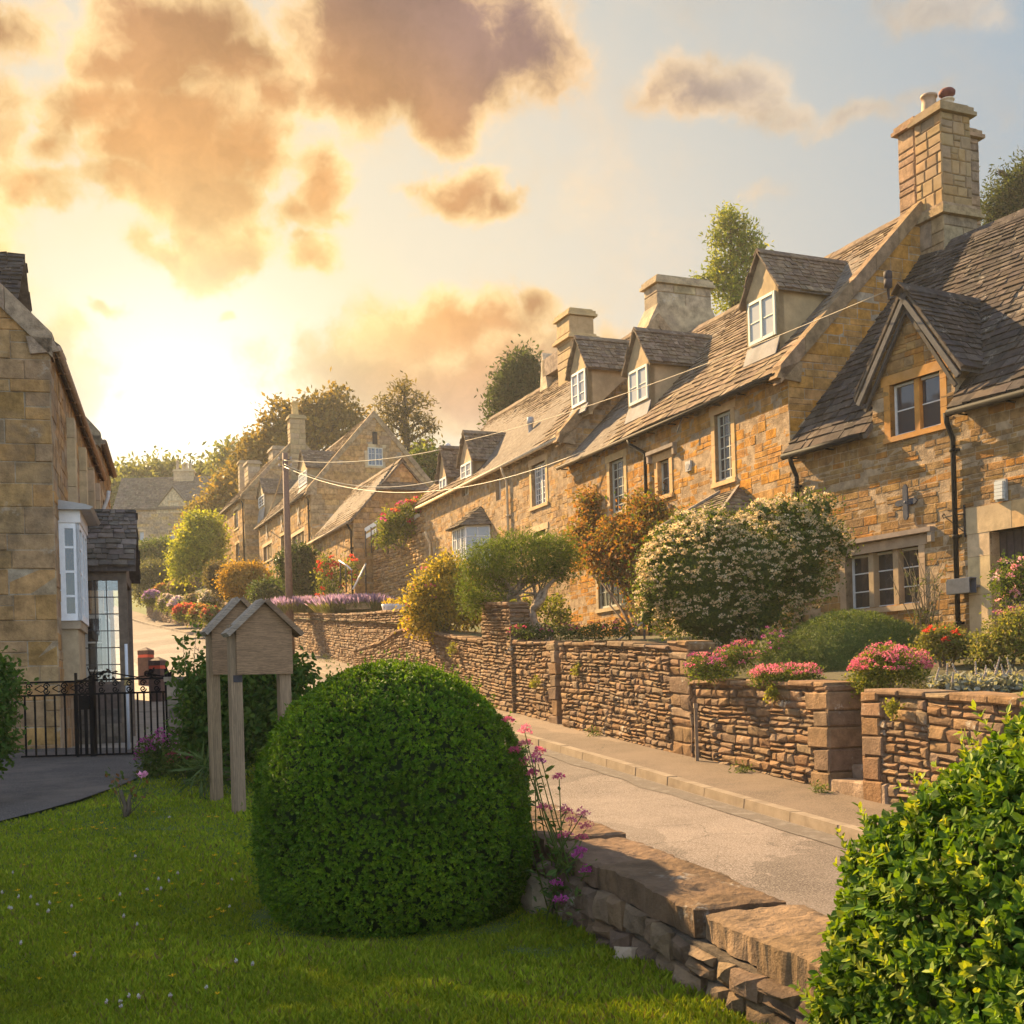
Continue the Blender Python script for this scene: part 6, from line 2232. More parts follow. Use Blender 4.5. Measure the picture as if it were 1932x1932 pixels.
shrub('heather_clump', 'brown-green heather cushion spilling over the wall at right', 'plant', 13.75, [(1745, 1318, 40, 22), (1775, 1322, 28, 18)], 1100, 7, .026, [(.10, .095, .035), (.13, .11, .04), (.08, .08, .03)], base=(1750, 1340), crad=.03, inner=.7, mat='dryleaf', up=.4)
shrub('evergreen_bush', 'dark evergreen bush with yellow flecks hanging into the step gap', 'bush', 14.9, [(1598, 1315, 20, 32), (1594, 1355, 18, 40), (1605, 1385, 14, 22)], 420, 8, .035, [(.04, .06, .015), (.06, .08, .018), (.25, .18, .02)], base=(1598, 1420), crad=.04, inner=.5)
shrub('climbing_rose', 'blush pink rose hanging across the dark cottage door', 'rose', 15.6, [(1925, 1085, 45, 30), (1900, 1110, 28, 26), (1955, 1110, 50, 40), (1900, 1140, 20, 20), (1950, 1160, 40, 26)], 330, 8, .05, G_MID, base=(1960, 1260), crad=.08, inner=.4, flowers=([(.72, .38, .40), (.78, .55, .52), (.68, .28, .32)], 60, .035, 24, .045, None), six=True)
# bare twiggy climber by the mullioned window
tb = P(1745, 1195, 19.2)
root = thing('twiggy_climber', 'thin bare-stemmed climber beside the mullioned window', 'climber', tb)
mb = MB()
lp = []
for i in range(26):
    t_ = P(R.uniform(1680, 1795), R.uniform(1035, 1110), 19.3 + R.uniform(-.3, .4))
    b_ = tb + Vector((R.uniform(-.25, .25), R.uniform(-.15, .15), 0))
    m_ = b_.lerp(t_, .5) + Vector((R.uniform(-.15, .15), 0, .1))
    mb.tube([b_, b_.lerp(m_, .6), m_, m_.lerp(t_, .6), t_], .008, 4, (.17, .13, .08), r1=.004)
    for _ in range(5):
        lp.append(tuple(m_.lerp(t_, R.random())))
    for _ in range(14):
        lp.append(tuple(b_.lerp(m_, R.random() * .6) + Vector((R.uniform(-.1, .1), 0, 0))))
mb.build('stems', M['bark'], root, True, tb)
lp = np.array(lp)
leaf_mesh('foliage', lp, rng.normal(size=lp.shape), rng.normal(size=lp.shape), .10, pick([(.08, .10, .03), (.06, .08, .025)], len(lp)), M['leaf'], root, tb, .16)
shrub('climber', 'copper-leaved climber draped over the golden cottage front', 'climber', 28.6, [(1122, 970, 26, 40), (1112, 1015, 42, 34), (1100, 1040, 26, 24), (1185, 1000, 44, 34), (1235, 970, 34, 36), (1160, 1035, 56, 34), (1215, 1015, 45, 36), (1180, 1070, 36, 26), (1258, 985, 14, 26), (1112, 950, 14, 18), (1122, 1050, 32, 22), (1205, 950, 22, 16), (1195, 1100, 18, 18), (1150, 1075, 20, 16), (1240, 1035, 22, 28), (1205, 1130, 10, 30)], 1500, 9, .10, G_COP + G_MID[:1], base=(1203, 1205), crad=.17, inner=.45, depth=.30, wall=True, trunk=.03, tcol=(.2, .14, .1), six=True, droop=.5)
shrub('golden_shrub', 'golden variegated shrub tumbling over the retaining wall', 'shrub', 30.3, [(835, 1110, 52, 45), (810, 1140, 45, 45), (850, 1150, 50, 45), (870, 1110, 32, 40), (800, 1175, 34, 26), (845, 1075, 26, 26), (880, 1160, 26, 30), (830, 1195, 26, 14)], 1700, 8, .10, G_GOLD + [(.08, .09, .02), (.06, .08, .02)], base=(840, 1215), crad=.13, inner=.5, flowers=(PINK, 20, .05, 8, .1, None))
# cloud-pruned juniper with bare twisted trunks
jb = P(1000, 1205, 26.2)
root = thing('juniper_tree', 'flat-topped green juniper on bare twisted trunks above the wall', 'tree', jb)
jbl = wblobs(26.2, [(980, 1055, 95, 38), (920, 1065, 50, 46), (1035, 1050, 55, 40), (1060, 1040, 28, 30), (900, 1100, 34, 50), (930, 1115, 36, 34), (985, 1030, 60, 22), (1070, 1075, 26, 24), (890, 1140, 22, 26), (1020, 1085, 50, 20)], .8)
p, ax, nr, s, t = cl_leaves(jbl, 2600, 9, .10, .085, [(.075, .12, .016), (.10, .15, .018), (.06, .095, .014), (.14, .18, .025)], .5, None, .5, 0, .8)
leaf_mesh('crown', p, ax, nr, s, t, M['leaf'], root, jb, .22)
mb = MB()
tr_px = [[(1005, 1212), (985, 1180), (960, 1160), (955, 1135), (965, 1110), (940, 1085)], [(1005, 1212), (1000, 1185), (985, 1150), (975, 1120), (985, 1085)], [(1015, 1212), (1010, 1180), (1005, 1150), (1020, 1120), (1045, 1095), (1065, 1080)], [(1010, 1212), (1015, 1190), (1000, 1160), (1010, 1130), (1005, 1090)], [(975, 1120), (950, 1105), (920, 1080)], [(1005, 1150), (1025, 1130), (1035, 1100)], [(1030, 1215), (1040, 1200), (1020, 1185), (1010, 1170)]]
for q_ in tr_px:
    pts = [P(x, y, 26.2 + .35 * mnoise.noise((x * .05, y * .05, 1))) for x, y in q_]
    mb.tube(pts, .085, 7, vary((.36, .27, .19)), r1=.03)
for _ in range(26):
    q_ = R.choice(tr_px[:4])
    a0 = P(*q_[3], 26.2)
    b_ = jbl[R.randrange(len(jbl))]
    twigs(mb, a0, [Vector(b_[0])], .022, (.24, .19, .14), .2)
mb.build('trunk', M['bark'], root, True, jb)
shrub('ivy_patch', 'sunlit ivy on the bank behind the juniper trunks', 'ivy', 27.6, [(1040, 1150, 30, 30), (985, 1150, 25, 28), (1055, 1175, 22, 25), (940, 1155, 26, 26)], 260, 8, .09, G_YEL + G_MID, base=(1020, 1195), crad=.1, inner=.4)
# tufts growing in the walls
for (x, y, Yt, lab) in ((1088, 1266, None, 'brightest yellow tuft on the tall middle wall'), (1008, 1292, None, 'yellow tuft low on the wall left of the gap'), (852, 1228, None, 'yellow tuft below the golden shrub'), (1455, 1312, None, 'green sprig sprouting under the low wall coping'), (1682, 1340, None, 'green sprig sprouting under the largest valerian')):
    Yt = on_wall(x, -.12, y) - .12
    shrub('wall_plant', lab, 'wall plant', Yt, [(x, y, 8, 13), (x + 3, y - 8, 6, 8)], 40, 7, .045, G_YEL, base=(x, y + 14), crad=.025, inner=.2, trunk=.004)
# ---- far gardens ----------------------------------------------------------------------------------
def lavender(label, Y, x0, x1, y, ry, n):
    b0, b1 = P(x0, y, Y), P(x1, y, Y)
    o = b0.copy()
    o.z = P(x0, y + ry, Y).z
    root = thing('lavender', label, 'lavender', o)
    k = rng.uniform(0, 1, n)
    m_ = 9
    cl = (np.floor(k * m_) + .5) / m_
    cx_ = b0.x + (b1.x - b0.x) * cl + rng.normal(0, .16, n)
    cy_ = b0.y + (b1.y - b0.y) * cl + rng.normal(0, .22, n)
    dirx = np.stack([(cx_ - (b0.x + (b1.x - b0.x) * cl)) * 2.0 + rng.normal(0, .15, n), (cy_ - (b0.y + (b1.y - b0.y) * cl)) * 1.5, np.ones(n)], 1)
    d_ = unit(dirx)
    ln_ = (2 * ry / F * Y) * rng.uniform(.65, 1.05, n)
    p = np.stack([cx_, cy_, np.full(n, o.z)], 1)
    leaf_mesh('foliage', p, d_, rng.normal(size=(n, 3)), ln_, pick([(.16, .18, .06), (.20, .19, .08), (.12, .15, .04), (.24, .20, .10)], n), M['dryleaf'], root, o, .05)
    tp = p + d_ * ln_[:, None] * .68
    sp_ = leaf_mesh('flower_spikes', tp, d_ + rng.normal(size=(n, 3)) * .08, rng.normal(size=(n, 3)), ln_ * .42, pick([(.30, .21, .36), (.36, .26, .38), (.42, .31, .40), (.26, .18, .32)], n), M['petal'], root, o, .16)
    tag(sp_, kind='stuff')


lavender('left-hand lavender hedge behind the telegraph pole', 46.5, 522, 606, 1143, 15, 2600)
lavender('right-hand lavender hedge above the far wall', 43.5, 618, 712, 1141, 17, 2800)
shrub('climbing_rose', 'red roses trained up the outbuilding wall behind the white handrail', 'rose', 45.2, [(612, 1085, 14, 24), (617, 1060, 10, 14), (645, 1085, 26, 20), (655, 1070, 18, 18), (625, 1110, 20, 18), (610, 1120, 10, 12)], 230, 8, .12, G_YEL + G_MID, base=(630, 1140), crad=.16, inner=.3, flowers=(RED, 30, .1, 12, .12, None))
shrub('trailing_flowers', 'red and yellow trailing flowers over the top of the tall rubble wall', 'flowering plant', 43.3, [(745, 985, 26, 16), (775, 965, 26, 14), (805, 950, 22, 10), (765, 1000, 18, 24), (735, 1010, 16, 26), (720, 1020, 10, 16)], 520, 8, .12, G_YEL + G_MID, base=(760, 1030), crad=.14, inner=.3, flowers=([(.60, .06, .10), (.65, .12, .05), (.55, .10, .25)], 55, .09, 7, .1, .25))
shrub('upright_bush', 'tall dark upright bush at the corner of the outbuilding', 'bush', 50.6, [(565, 1060, 24, 30), (575, 1090, 22, 50), (555, 1080, 22, 34), (545, 1065, 16, 20)], 900, 9, .16, G_DARK + G_MID[:1], base=(570, 1142), crad=.18, inner=.5)
shrub('golden_bush', 'round orange-gold bush in front of the gabled house', 'bush', 60, [(455, 1098, 30, 30), (475, 1095, 26, 28), (440, 1100, 18, 28), (492, 1100, 14, 22)], 1300, 8, .16, [(.36, .20, .03), (.42, .25, .04), (.28, .18, .03), (.16, .13, .03)], base=(462, 1140), crad=.2, inner=.6)
shrub('green_bush', 'low green bush between the gold bush and the telegraph pole', 'bush', 57, [(500, 1120, 26, 20), (525, 1118, 24, 22), (540, 1125, 16, 16), (510, 1108, 16, 10)], 800, 8, .15, G_MID + G_DARK, base=(515, 1145), crad=.18, inner=.5)
shrub('grey_bush', 'dim grey-brown bush left of the round gold bush', 'bush', 63, [(415, 1095, 20, 30), (405, 1085, 14, 20), (425, 1115, 14, 18)], 700, 8, .15, [(.12, .10, .06), (.16, .13, .08), (.09, .09, .05)], base=(415, 1135), crad=.18, inner=.5)
shrub('climber', 'bright yellow-green climber swallowing the end of the far cottage', 'climber', 73, [(385, 1010, 32, 34), (365, 1035, 34, 34), (350, 1060, 26, 26), (395, 1040, 26, 40), (372, 990, 22, 20), (405, 1000, 14, 26), (340, 1085, 14, 18), (395, 1075, 18, 26)], 1700, 8, .22, [(.36, .38, .05), (.44, .42, .06), (.26, .30, .04), (.14, .18, .03)], base=(375, 1105), crad=.28, inner=.55)
shrub('olive_bush', 'large dull olive bush at the bend of the road', 'bush', 84, [(293, 1095, 32, 34), (275, 1100, 18, 30), (312, 1098, 18, 30), (290, 1120, 32, 22)], 1400, 8, .20, [(.11, .12, .05), (.15, .15, .07), (.09, .10, .04)], base=(293, 1145), crad=.26, inner=.6)
shrub('clipped_hedge', 'green hedge below the distant house', 'hedge', 97, [(280, 1045, 22, 20), (310, 1042, 24, 20), (335, 1048, 18, 18)], 900, 8, .24, G_MID, base=(305, 1070), crad=.3, inner=.6)
beds = [(287, 1130, 14, 12, 78, [(.42, .26, .42), (.36, .22, .38)], 'mauve flower clump at the far end of the garden wall'), (306, 1118, 12, 12, 79, [(.45, .22, .06), (.40, .2, .05)], 'rust flower clump next to the mauve one'), (316, 1140, 14, 14, 74, [(.60, .52, .40), (.52, .42, .4)], 'pale cream flower clump on the far garden wall'), (343, 1110, 22, 14, 76, [(.34, .26, .14)], 'tawny grass clump below the yellow climber'), (340, 1145, 18, 14, 70, [(.55, .42, .46), (.6, .5, .5)], 'washed pink flower clump on the far garden wall'), (368, 1138, 16, 12, 68, [(.30, .24, .12)], 'straw-coloured clump on the far garden wall'), (352, 1158, 20, 14, 66, [(.55, .10, .05), (.5, .14, .08)], 'scarlet flower clump hanging over the far garden wall'), (378, 1160, 18, 14, 64, [(.55, .3, .08), (.5, .14, .08)], 'orange flower clump hanging over the far garden wall'), (397, 1135, 16, 14, 65, [(.62, .56, .42)], 'cream spires on the far garden wall'), (400, 1165, 14, 14, 62, [(.55, .14, .08), (.2, .24, .05)], 'leafy scarlet clump nearest the notice board roof')]
for (x, y, rx, ry, Yb, fc, lab) in beds:
    shrub('flower_clump', lab, 'flowering plant', Yb, [(x, y, rx, ry), (x + rx * .4, y + ry * .3, rx * .7, ry * .7), (x - rx * .4, y + ry * .2, rx * .6, ry * .6)], 240, 7, .16, [(.15, .18, .04), (.11, .14, .03), (.2, .2, .06)], base=(x, y + ry + 6), crad=.16, inner=.3, flowers=(fc, 150, .12, 3, .1, .3), trunk=.02)

# ---- trees ------------------------------------------------------------------------------------------
TG = 'trees rising behind the houses'


def tree(name, label, Y, px, base, nclump, per, size, cols, crad, trunk, inner=.35, aspect=.5, tcol=(.10, .075, .05), up=.3, droop=0.0, depth=.8, mat='leaf'):
    bl = wblobs(Y, px, depth)
    bp = P(base[0], base[1], Y)
    root = thing(name, label, 'tree', bp, 0, TG)
    p, ax, nr, s, t = cl_leaves(bl, nclump, per, crad, size, cols, inner, None, up, droop, .9, .35)
    leaf_mesh('crown', p, ax, nr, s, t, M[mat], root, bp, aspect)
    mb = MB()
    tp = bl[0][0]
    top = Vector(tp)
    mb.tube([bp, bp.lerp(top, .35) + Vector((.1, 0, 0)), bp.lerp(top, .7), top], trunk, 8, tcol, r1=trunk * .15)
    for b in bl[1:]:
        e = Vector(b[0])
        st_ = bp.lerp(top, min(.92, max(.15, (e.z - bp.z - abs(e.x - bp.x) * .6) / max(.1, top.z - bp.z))))
        twigs(mb, st_, [e], trunk * .35, tcol, .12)
        for _ in range(5):
            d = dirs(1)[0]
            twigs(mb, st_.lerp(e, .6), [e + Vector((d[0] * b[1][0], d[1] * b[1][1], abs(d[2]) * b[1][2])) * .9], trunk * .12, tcol, .12)
    mb.build('trunk', M['bark'], root, True, bp)
    return root


tree('broadleaf_tree', 'copper-brown broadleaf tree behind the gabled house chimney', 88, [(600, 765, 30, 22), (565, 790, 44, 30), (625, 775, 40, 26), (655, 785, 26, 22), (530, 805, 42, 30), (500, 835, 40, 30), (590, 815, 60, 34), (645, 820, 36, 26), (475, 865, 34, 30), (545, 850, 60, 40), (460, 900, 34, 28), (520, 765, 18, 10), (680, 800, 14, 14), (640, 745, 16, 8)], (560, 1000), 820, 9, .46, G_TREE, .42, .5)
tree('conifer_tree', 'layered cedar with open dark tiers above the gabled house', 72, [(763, 722, 14, 10), (760, 738, 26, 10), (740, 760, 34, 10), (790, 758, 26, 10), (728, 778, 26, 9), (770, 780, 34, 12), (735, 800, 34, 12), (795, 795, 32, 10), (815, 805, 18, 8), (755, 822, 36, 14), (800, 835, 28, 12), (780, 855, 40, 16), (740, 855, 26, 14), (810, 870, 22, 20)], (768, 960), 400, 8, .32, [(.10, .085, .028), (.13, .105, .033), (.075, .068, .022), (.19, .14, .035)], .20, .34, inner=.2, aspect=.3)
tree('broadleaf_tree', 'small yellow-green tree at the foot of the cedar', 68, [(805, 868, 24, 18), (830, 885, 20, 22), (790, 890, 24, 22), (815, 905, 30, 24)], (812, 980), 480, 9, .30, G_MID + G_YEL[:1], .35, .2)
tree('conifer_tree', 'dark green conifer behind the honey cottage roof', 60, [(985, 678, 14, 16), (975, 705, 22, 22), (1000, 705, 18, 22), (965, 735, 28, 26), (995, 740, 28, 30), (955, 765, 26, 26), (985, 780, 36, 30), (945, 795, 18, 22)], (975, 930), 1500, 9, .26, [(.045, .065, .025), (.06, .08, .03), (.035, .05, .02)], .32, .3, inner=.45, aspect=.35)
tree('broadleaf_tree', 'bright green feathery tree behind the broad chimney', 52, [(1378, 395, 14, 16), (1370, 420, 26, 20), (1395, 430, 28, 22), (1360, 455, 30, 24), (1410, 460, 32, 26), (1385, 490, 44, 28), (1355, 510, 30, 24), (1425, 500, 22, 24), (1380, 535, 50, 30), (1325, 525, 18, 7), (1400, 565, 55, 30), (1440, 470, 10, 10)], (1385, 800), 760, 9, .22, [(.16, .20, .03), (.21, .24, .035), (.12, .16, .025), (.26, .26, .04)], .17, .2, inner=.2, aspect=.35)
tree('conifer_tree', 'dark conifer cut by the right edge behind the slate roof', 44, [(1950, 315, 26, 22), (1930, 345, 36, 26), (1895, 375, 34, 24), (1945, 380, 50, 34), (1880, 405, 30, 24), (1920, 415, 50, 34), (1985, 400, 50, 60), (1900, 345, 16, 10), (1885, 325, 10, 5)], (1960, 700), 1500, 9, .19, [(.035, .05, .018), (.05, .065, .02), (.065, .08, .02)], .22, .35, inner=.35, aspect=.3)
tree('broadleaf_tree', 'amber shrubby tree in front of the distant house', 92, [(425, 925, 34, 26), (405, 955, 34, 18), (380, 965, 26, 10), (440, 900, 22, 22), (420, 985, 34, 18), (360, 1000, 24, 8), (430, 960, 26, 30)], (425, 1070), 900, 8, .34, [(.26, .17, .04), (.20, .17, .04), (.30, .19, .05), (.14, .15, .04)], .4, .22)
for i, (x, y, rx, ry, Yt, lab) in enumerate([(236, 915, 26, 22, 128, 'hazy pale tree at the left end of the far ridge line'), (280, 902, 32, 22, 130, 'hazy pale tree left of the distant chimney'), (318, 900, 22, 18, 128, 'hazy pale tree just behind the distant chimney pots'), (395, 905, 34, 24, 126, 'hazy pale tree right of the distant chimney'), (450, 870, 30, 26, 118, 'hazy green tree where the far ridge meets the copper tree'), (210, 935, 18, 30, 124, 'hazy pale tree showing beside the left house eaves')]):
    tree('broadleaf_tree', lab, Yt, [(x, y, rx, ry), (x - rx * .6, y + ry * .6, rx * .7, ry * .7), (x + rx * .6, y + ry * .6, rx * .7, ry * .7), (x, y + ry, rx, ry)], (x, y + ry * 3.2), 420, 8, .65, [(.12, .14, .04), (.16, .17, .05)], .9, .4)

# tree out of view on the left, added so the lawn falls in shade
tb = Vector((-9.0, 13.3, lawn_z(13.3)))
root = thing('broadleaf_tree', 'unseen tree added beyond the left edge to shade the lawn', 'tree', tb)
tbl = [((-9.0, 13.4, 5.6), (2.1, 2.0, 1.9)), ((-8.6, 12.6, 4.8), (1.7, 1.7, 1.6)), ((-11.0, 13.6, 5.2), (1.9, 1.8, 1.8)), ((-9.6, 11.8, 5.0), (1.8, 1.6, 1.6)), ((-11.6, 12.2, 5.6), (1.8, 1.8, 1.8)), ((-9.5, 13.5, 7.9), (1.9, 1.8, 1.8)), ((-8.5, 12.5, 6.9), (1.6, 1.5, 1.6))]
p, ax, nr, s, t = cl_leaves(tbl, 2400, 9, .22, .16, G_MID, .3)
leaf_mesh('crown', p, ax, nr, s, t, M['leaf'], root, tb)
mb = MB()
twigs(mb, tb - Vector((0, 0, .2)), [Vector(b[0]) for b in tbl], .16)
mb.build('trunk', M['bark'], root, True, tb)

for (x, y, lab) in ((1120, 1380, 'small weed tuft at the foot of the tall middle wall'), (1392, 1470, 'weed tuft right of the thin rusty post'), (1545, 1496, 'weed tuft at the foot of the big quoins'), (720, 1283, 'weed tuft below the ramped wall'), (612, 1236, 'weed tuft under the far retaining wall')):
    Yt = on_wall(x, -.25, y) - .05
    xw = wallx(Yt) - .2
    yp = HY - ((hr(Yt) + .12 - EYE) / Yt * F)
    shrub('weed_tuft', lab, 'weed', Yt, [(x, yp - (x - CX) * .0297 - 5, 13, 9), (x + 12, yp - (x - CX) * .0297 - 3, 9, 6)], 26, 6, .06, G_MID, base=(x, yp - (x - CX) * .0297 + 4), crad=.04, inner=.2, trunk=.003, aspect=.25, up=.2)
# ------------------------------------------------------------------ telegraph pole and cables
POLE_Y = 46.2
pb, pt = P(549, 1236, POLE_Y), P(539, 855, POLE_Y)
pb.z = hr(POLE_Y) + .1
pt.x = pb.x
root = thing('telegraph_pole', 'brown wooden telegraph pole on the far pavement', 'telegraph pole', pb)
mb = MB()
mb.tube([(0, 0, -.2), (0, 0, (pt.z - pb.z) * .5), (0, 0, pt.z - pb.z)], .155, 12, (.15, .09, .065), r1=.105)
mb.build('post', M['wood'], root, True)
for i, z in enumerate((.25, .5)):
    mb = MB()
    for sg in (-1, 1):
        mb.tube([(0, 0, pt.z - pb.z - z), (sg * .22, -.05, pt.z - pb.z - z)], .02, 6, (.08, .07, .06))
        mb.lathe((sg * .22, -.05, pt.z - pb.z - z - .02), [(.03, 0), (.05, .03), (.04, .1), (.02, .12)], 8, (.30, .26, .22))
    mb.build('insulator', M['metal'], root, True)


def cable(label, A, B, sag, r=.014, col=(.45, .38, .27), group='overhead cables'):
    A, B = Vector(A), Vector(B)
    mb = MB()
    n = 24
    mb.tube([A.lerp(B, i / n) - Vector((0, 0, sag * 4 * (i / n) * (1 - i / n))) for i in range(n + 1)], r, 5, col)
    o = mb.build('overhead_cable', M['cable'], None, True)
    return tag(o, label, 'cable', group)


def on_front(h, px, py, y=0.0):
    x, z = h.hit(px, py, y)
    return h.o + Matrix.Rotation(h.ang, 3, 'Z') @ Vector((x, y, z))


ptop = Vector((pb.x, pb.y - .15, pt.z - .3))
dk1 = on_front(H3, 834, 848, -.2)
gut2 = on_front(H2, 1104, 851, -.25)
dk2 = on_front(H3, 878, 832, -.2)
cable('thick pale cable from the telegraph pole to the farthest dormer of the honey cottage', ptop, dk1, .22, .015, (.42, .34, .22))
cable('sagging pale cable from the telegraph pole along to the golden cottage gutter', ptop - Vector((0, 0, .25)), gut2, 1.0, .014, (.42, .34, .23))
cable('thin pale cable from the honey cottage dormer peak to the nearest gable insulator', dk2, INSUL, .22, .008, (.34, .27, .18))
cable('slack brown cable dropping from the telegraph pole to the gabled house', ptop - Vector((0, 0, .1)), on_front(H5, 494, 990, -.05), .35, .024, (.40, .30, .20))
cable('faint thin cable from the telegraph pole to the outbuilding rear', ptop - Vector((0, 0, .15)), on_front(H3, 829, 906, -.1), .5, .014, (.5, .42, .3))

# ------------------------------------------------------------------ wooden bollards with a red band
for (x, y, Yb, lab) in ((300, 1321, 30.0, 'nearer dark bollard with a red band, right of the other'), (277, 1294, 35.0, 'farther dark bollard with a red band, beside the porch post')):
    p = P(x, y, Yb)
    p.z = max(cob_z(Yb), hr(Yb) + .05)
    root = thing('bollard', lab, 'bollard', p, -.3, 'bollards at the kerb by the porch')
    h = 1.08
    wd = .165
    mb = MB()
    c = (.10, .065, .055)
    mb.box(-wd, wd, -wd, wd, -.1, h - .30, c)
    mb.box(-wd, wd, -wd, wd, h - .22, h - .10, c)
    mb.poly_prism([(-wd, -wd, h - .10), (wd, -wd, h - .10), (0, -wd, h - .10)], (0, .001, 0), c)
    mb.add([(-wd, -wd, h - .1), (wd, -wd, h - .1), (wd, wd, h - .1), (-wd, wd, h - .1), (0, 0, h)], [(0, 1, 4), (1, 2, 4), (2, 3, 4), (3, 0, 4)], c)
    mb.build('post', M['wood'], root)
    mb = MB()
    mb.box(-wd + .008, wd - .008, -wd + .008, wd - .008, h - .30, h - .22, (.55, .09, .05))
    mb.build('band', M['paint'], root)

# ------------------------------------------------------------------ iron gate and railings
GY = 16.0
IRON = (.007, .0055, .005)


def gx(px):
    return ray(px, 1350)[0] * GY


gb = lawn_z(GY) + .02


def scroll(mb, c, r, turns=1.4, sg=1, ph=0.0, y=0.0, n=20, tk=.009):
    pts = []
    for i in range(n + 1):
        t = i / n
        a = ph + sg * turns * 2 * PI * t
        rr = r * (1 - .8 * t)
        pts.append((c[0] + rr * math.cos(a), y, c[1] + rr * math.sin(a)))
    mb.tube(pts, tk, 5, IRON)


def bars(mb, x0, x1, ztop, zmid, n):
    for i in range(n):
        x = x0 + (x1 - x0) * (i + .5) / n
        mb.box(x - .010, x + .010, -.010, .010, .02, zmid, IRON)
    for z in (.03, zmid, ztop):
        mb.box(x0, x1, -.012, .012, z - .012, z + .012, IRON)


root = thing('iron_railing', 'black iron railing panel left of the gate', 'railing', (gx(38), GY, gb))
mb = MB()
Lr = gx(170) - gx(38)
bars(mb, 0, Lr, .99, .82, 7)
mb.build('bars', M['metal'], root)
mb = MB()
for x in np.linspace(.12, Lr - .1, 4):
    scroll(mb, (x, .935), .045, sg=1)
    scroll(mb, (x, .875), .045, sg=-1)
for x in np.linspace(.2, Lr - .25, 3):
    mb.tube([(x, 0, .905), (x + .08, 0, .95), (x + .16, 0, .905), (x + .08, 0, .86), (x, 0, .905)], .007, 5, IRON)
mb.build('scrollwork', M['metal'], root, True)
root = thing('iron_gate', 'black wrought iron garden gate with scrolled top and leaf crests', 'gate', (gx(146), GY - .02, gb))
mb = MB()
Lg = gx(316) - gx(146)
bars(mb, 0, Lg, 1.0, .82, 14)
mb.box(-.015, .015, -.015, .015, 0, 1.1, IRON)
mb.box(Lg - .015, Lg + .015, -.015, .015, 0, 1.12, IRON)
mb.build('bars', M['metal'], root)
mb = MB()
for x in np.linspace(.15, Lg - .12, 6):
    scroll(mb, (x, .945), .042, sg=1)
    scroll(mb, (x, .87), .042, sg=-1)
mb.tube([(.1, 0, 1.01), (.25, 0, 1.07), (.42, 0, 1.10), (.6, 0, 1.06), (.8, 0, 1.02), (1.0, 0, 1.05), (1.15, 0, 1.02)], .010, 5, IRON)
scroll(mb, (.30, 1.06), .05, 1.3)
scroll(mb, (.93, 1.07), .05, 1.3, -1)
mb.build('scrollwork', M['metal'], root, True)
for cx_ in (.40, .98):
    cr = np.array([(cx_ + R.gauss(0, .035), R.gauss(0, .015), 1.08 + R.gauss(0, .025)) for _ in range(22)])
    leaf_mesh('leaf_crest', cr, rng.normal(size=cr.shape), rng.normal(size=cr.shape), .07, np.tile([.02, .014, .012], (len(cr), 1)), M['metal'], root, (0, 0, 0), .7)
mb = MB()
mb.box(.05, .17, -.03, .03, .62, .80, IRON)
mb.tube([(.11, -.03, .72), (.11, -.07, .72), (.20, -.07, .72)], .010, 6, IRON)
mb.build('latch', M['metal'], root)
for k_, (px, lab) in enumerate(((174, 'left iron gate post with a flared tip'), (137 + 60, 'iron gate post carrying the latch'), (321, 'right iron gate post beside the shrub'))):
    if k_ == 1:
        continue
    root = thing('gate_post', lab, 'gate post', (gx(px), GY + .03, gb))
    mb = MB()
    wd = .035 if k_ == 0 else .022
    mb.box(-wd, wd, -wd, wd, -.1, 1.06, IRON)
    mb.build('post', M['metal'], root)
    mb = MB()
    for sg in (-1, 1):
        mb.tube([(0, 0, 1.04), (sg * .03, 0, 1.10), (sg * .055, 0, 1.17)], .016, 5, IRON, r1=.006)
    mb.build('finial', M['metal'], root, True)
mbp = drywall if False else None
root = thing('gate_pier', 'short stone pier right of the iron gate, half hidden by the shrub', 'pier', (gx(338), 15.6, lawn_z(15.6)))
mb = MB()
mb.box(.02, .26, -.15, .15, -.2, .98, (.14, .11, .09))
stonewall(mb, Frame((.0, -.15, 0), (1, 0, 0), (0, -1, 0)), lambda z: 0, lambda z: .28, 0, .98, (), [(.22, .17, .13), (.27, .21, .15)], (.14, .3), (.2, .5), (0, .02))
mb.box(-.02, .30, -.2, .2, .98, 1.04, (.24, .19, .14))
mb.build('stonework', M['stone'], root)
# slim pale post with a brass collar behind the gate
p = P(243, 1400, 16.9)
root = thing('slim_post', 'slim pale grey post with a brass collar behind the gate', 'post', (p.x, p.y, cob_z(16.9)))
mb = MB()
h = P(245, 1215, 16.9).z - cob_z(16.9)
mb.tube([(0, 0, -.1), (0, 0, h)], .022, 8, (.50, .49, .50))
mb.build('shaft', M['paint'], root, True)
mb = MB()
mb.lathe((0, 0, h * .62), [(.025, 0), (.05, .02), (.03, .05), (.05, .09), (.025, .12)], 10, (.40, .28, .12))
mb.build('collar', M['metal'], root, True)

# ------------------------------------------------------------------ notice board: two parallel gabled panels on posts
WB = (.245, .15, .082)
WB2 = (.27, .215, .165)
nb = P(449, 1537, 10.5)
nb.z = lawn_z(10.5)
AXR = rad(27)
root = thing('notice_board', 'double-sided wooden notice board with little pitched roofs on four posts', 'notice board', nb, AXR)
inv = Matrix.Rotation(-AXR, 3, 'Z')


def bl_(px, py, y=0.0):
    """pixel -> local x,z on the plane local y"""
    a, b = ray(px, py)
    c, d = inv @ (Vector((0, 0, EYE)) - nb), inv @ Vector((a, 1, b))
    t = (y - c.y) / d.y
    q_ = c + d * t
    return q_.x, q_.z


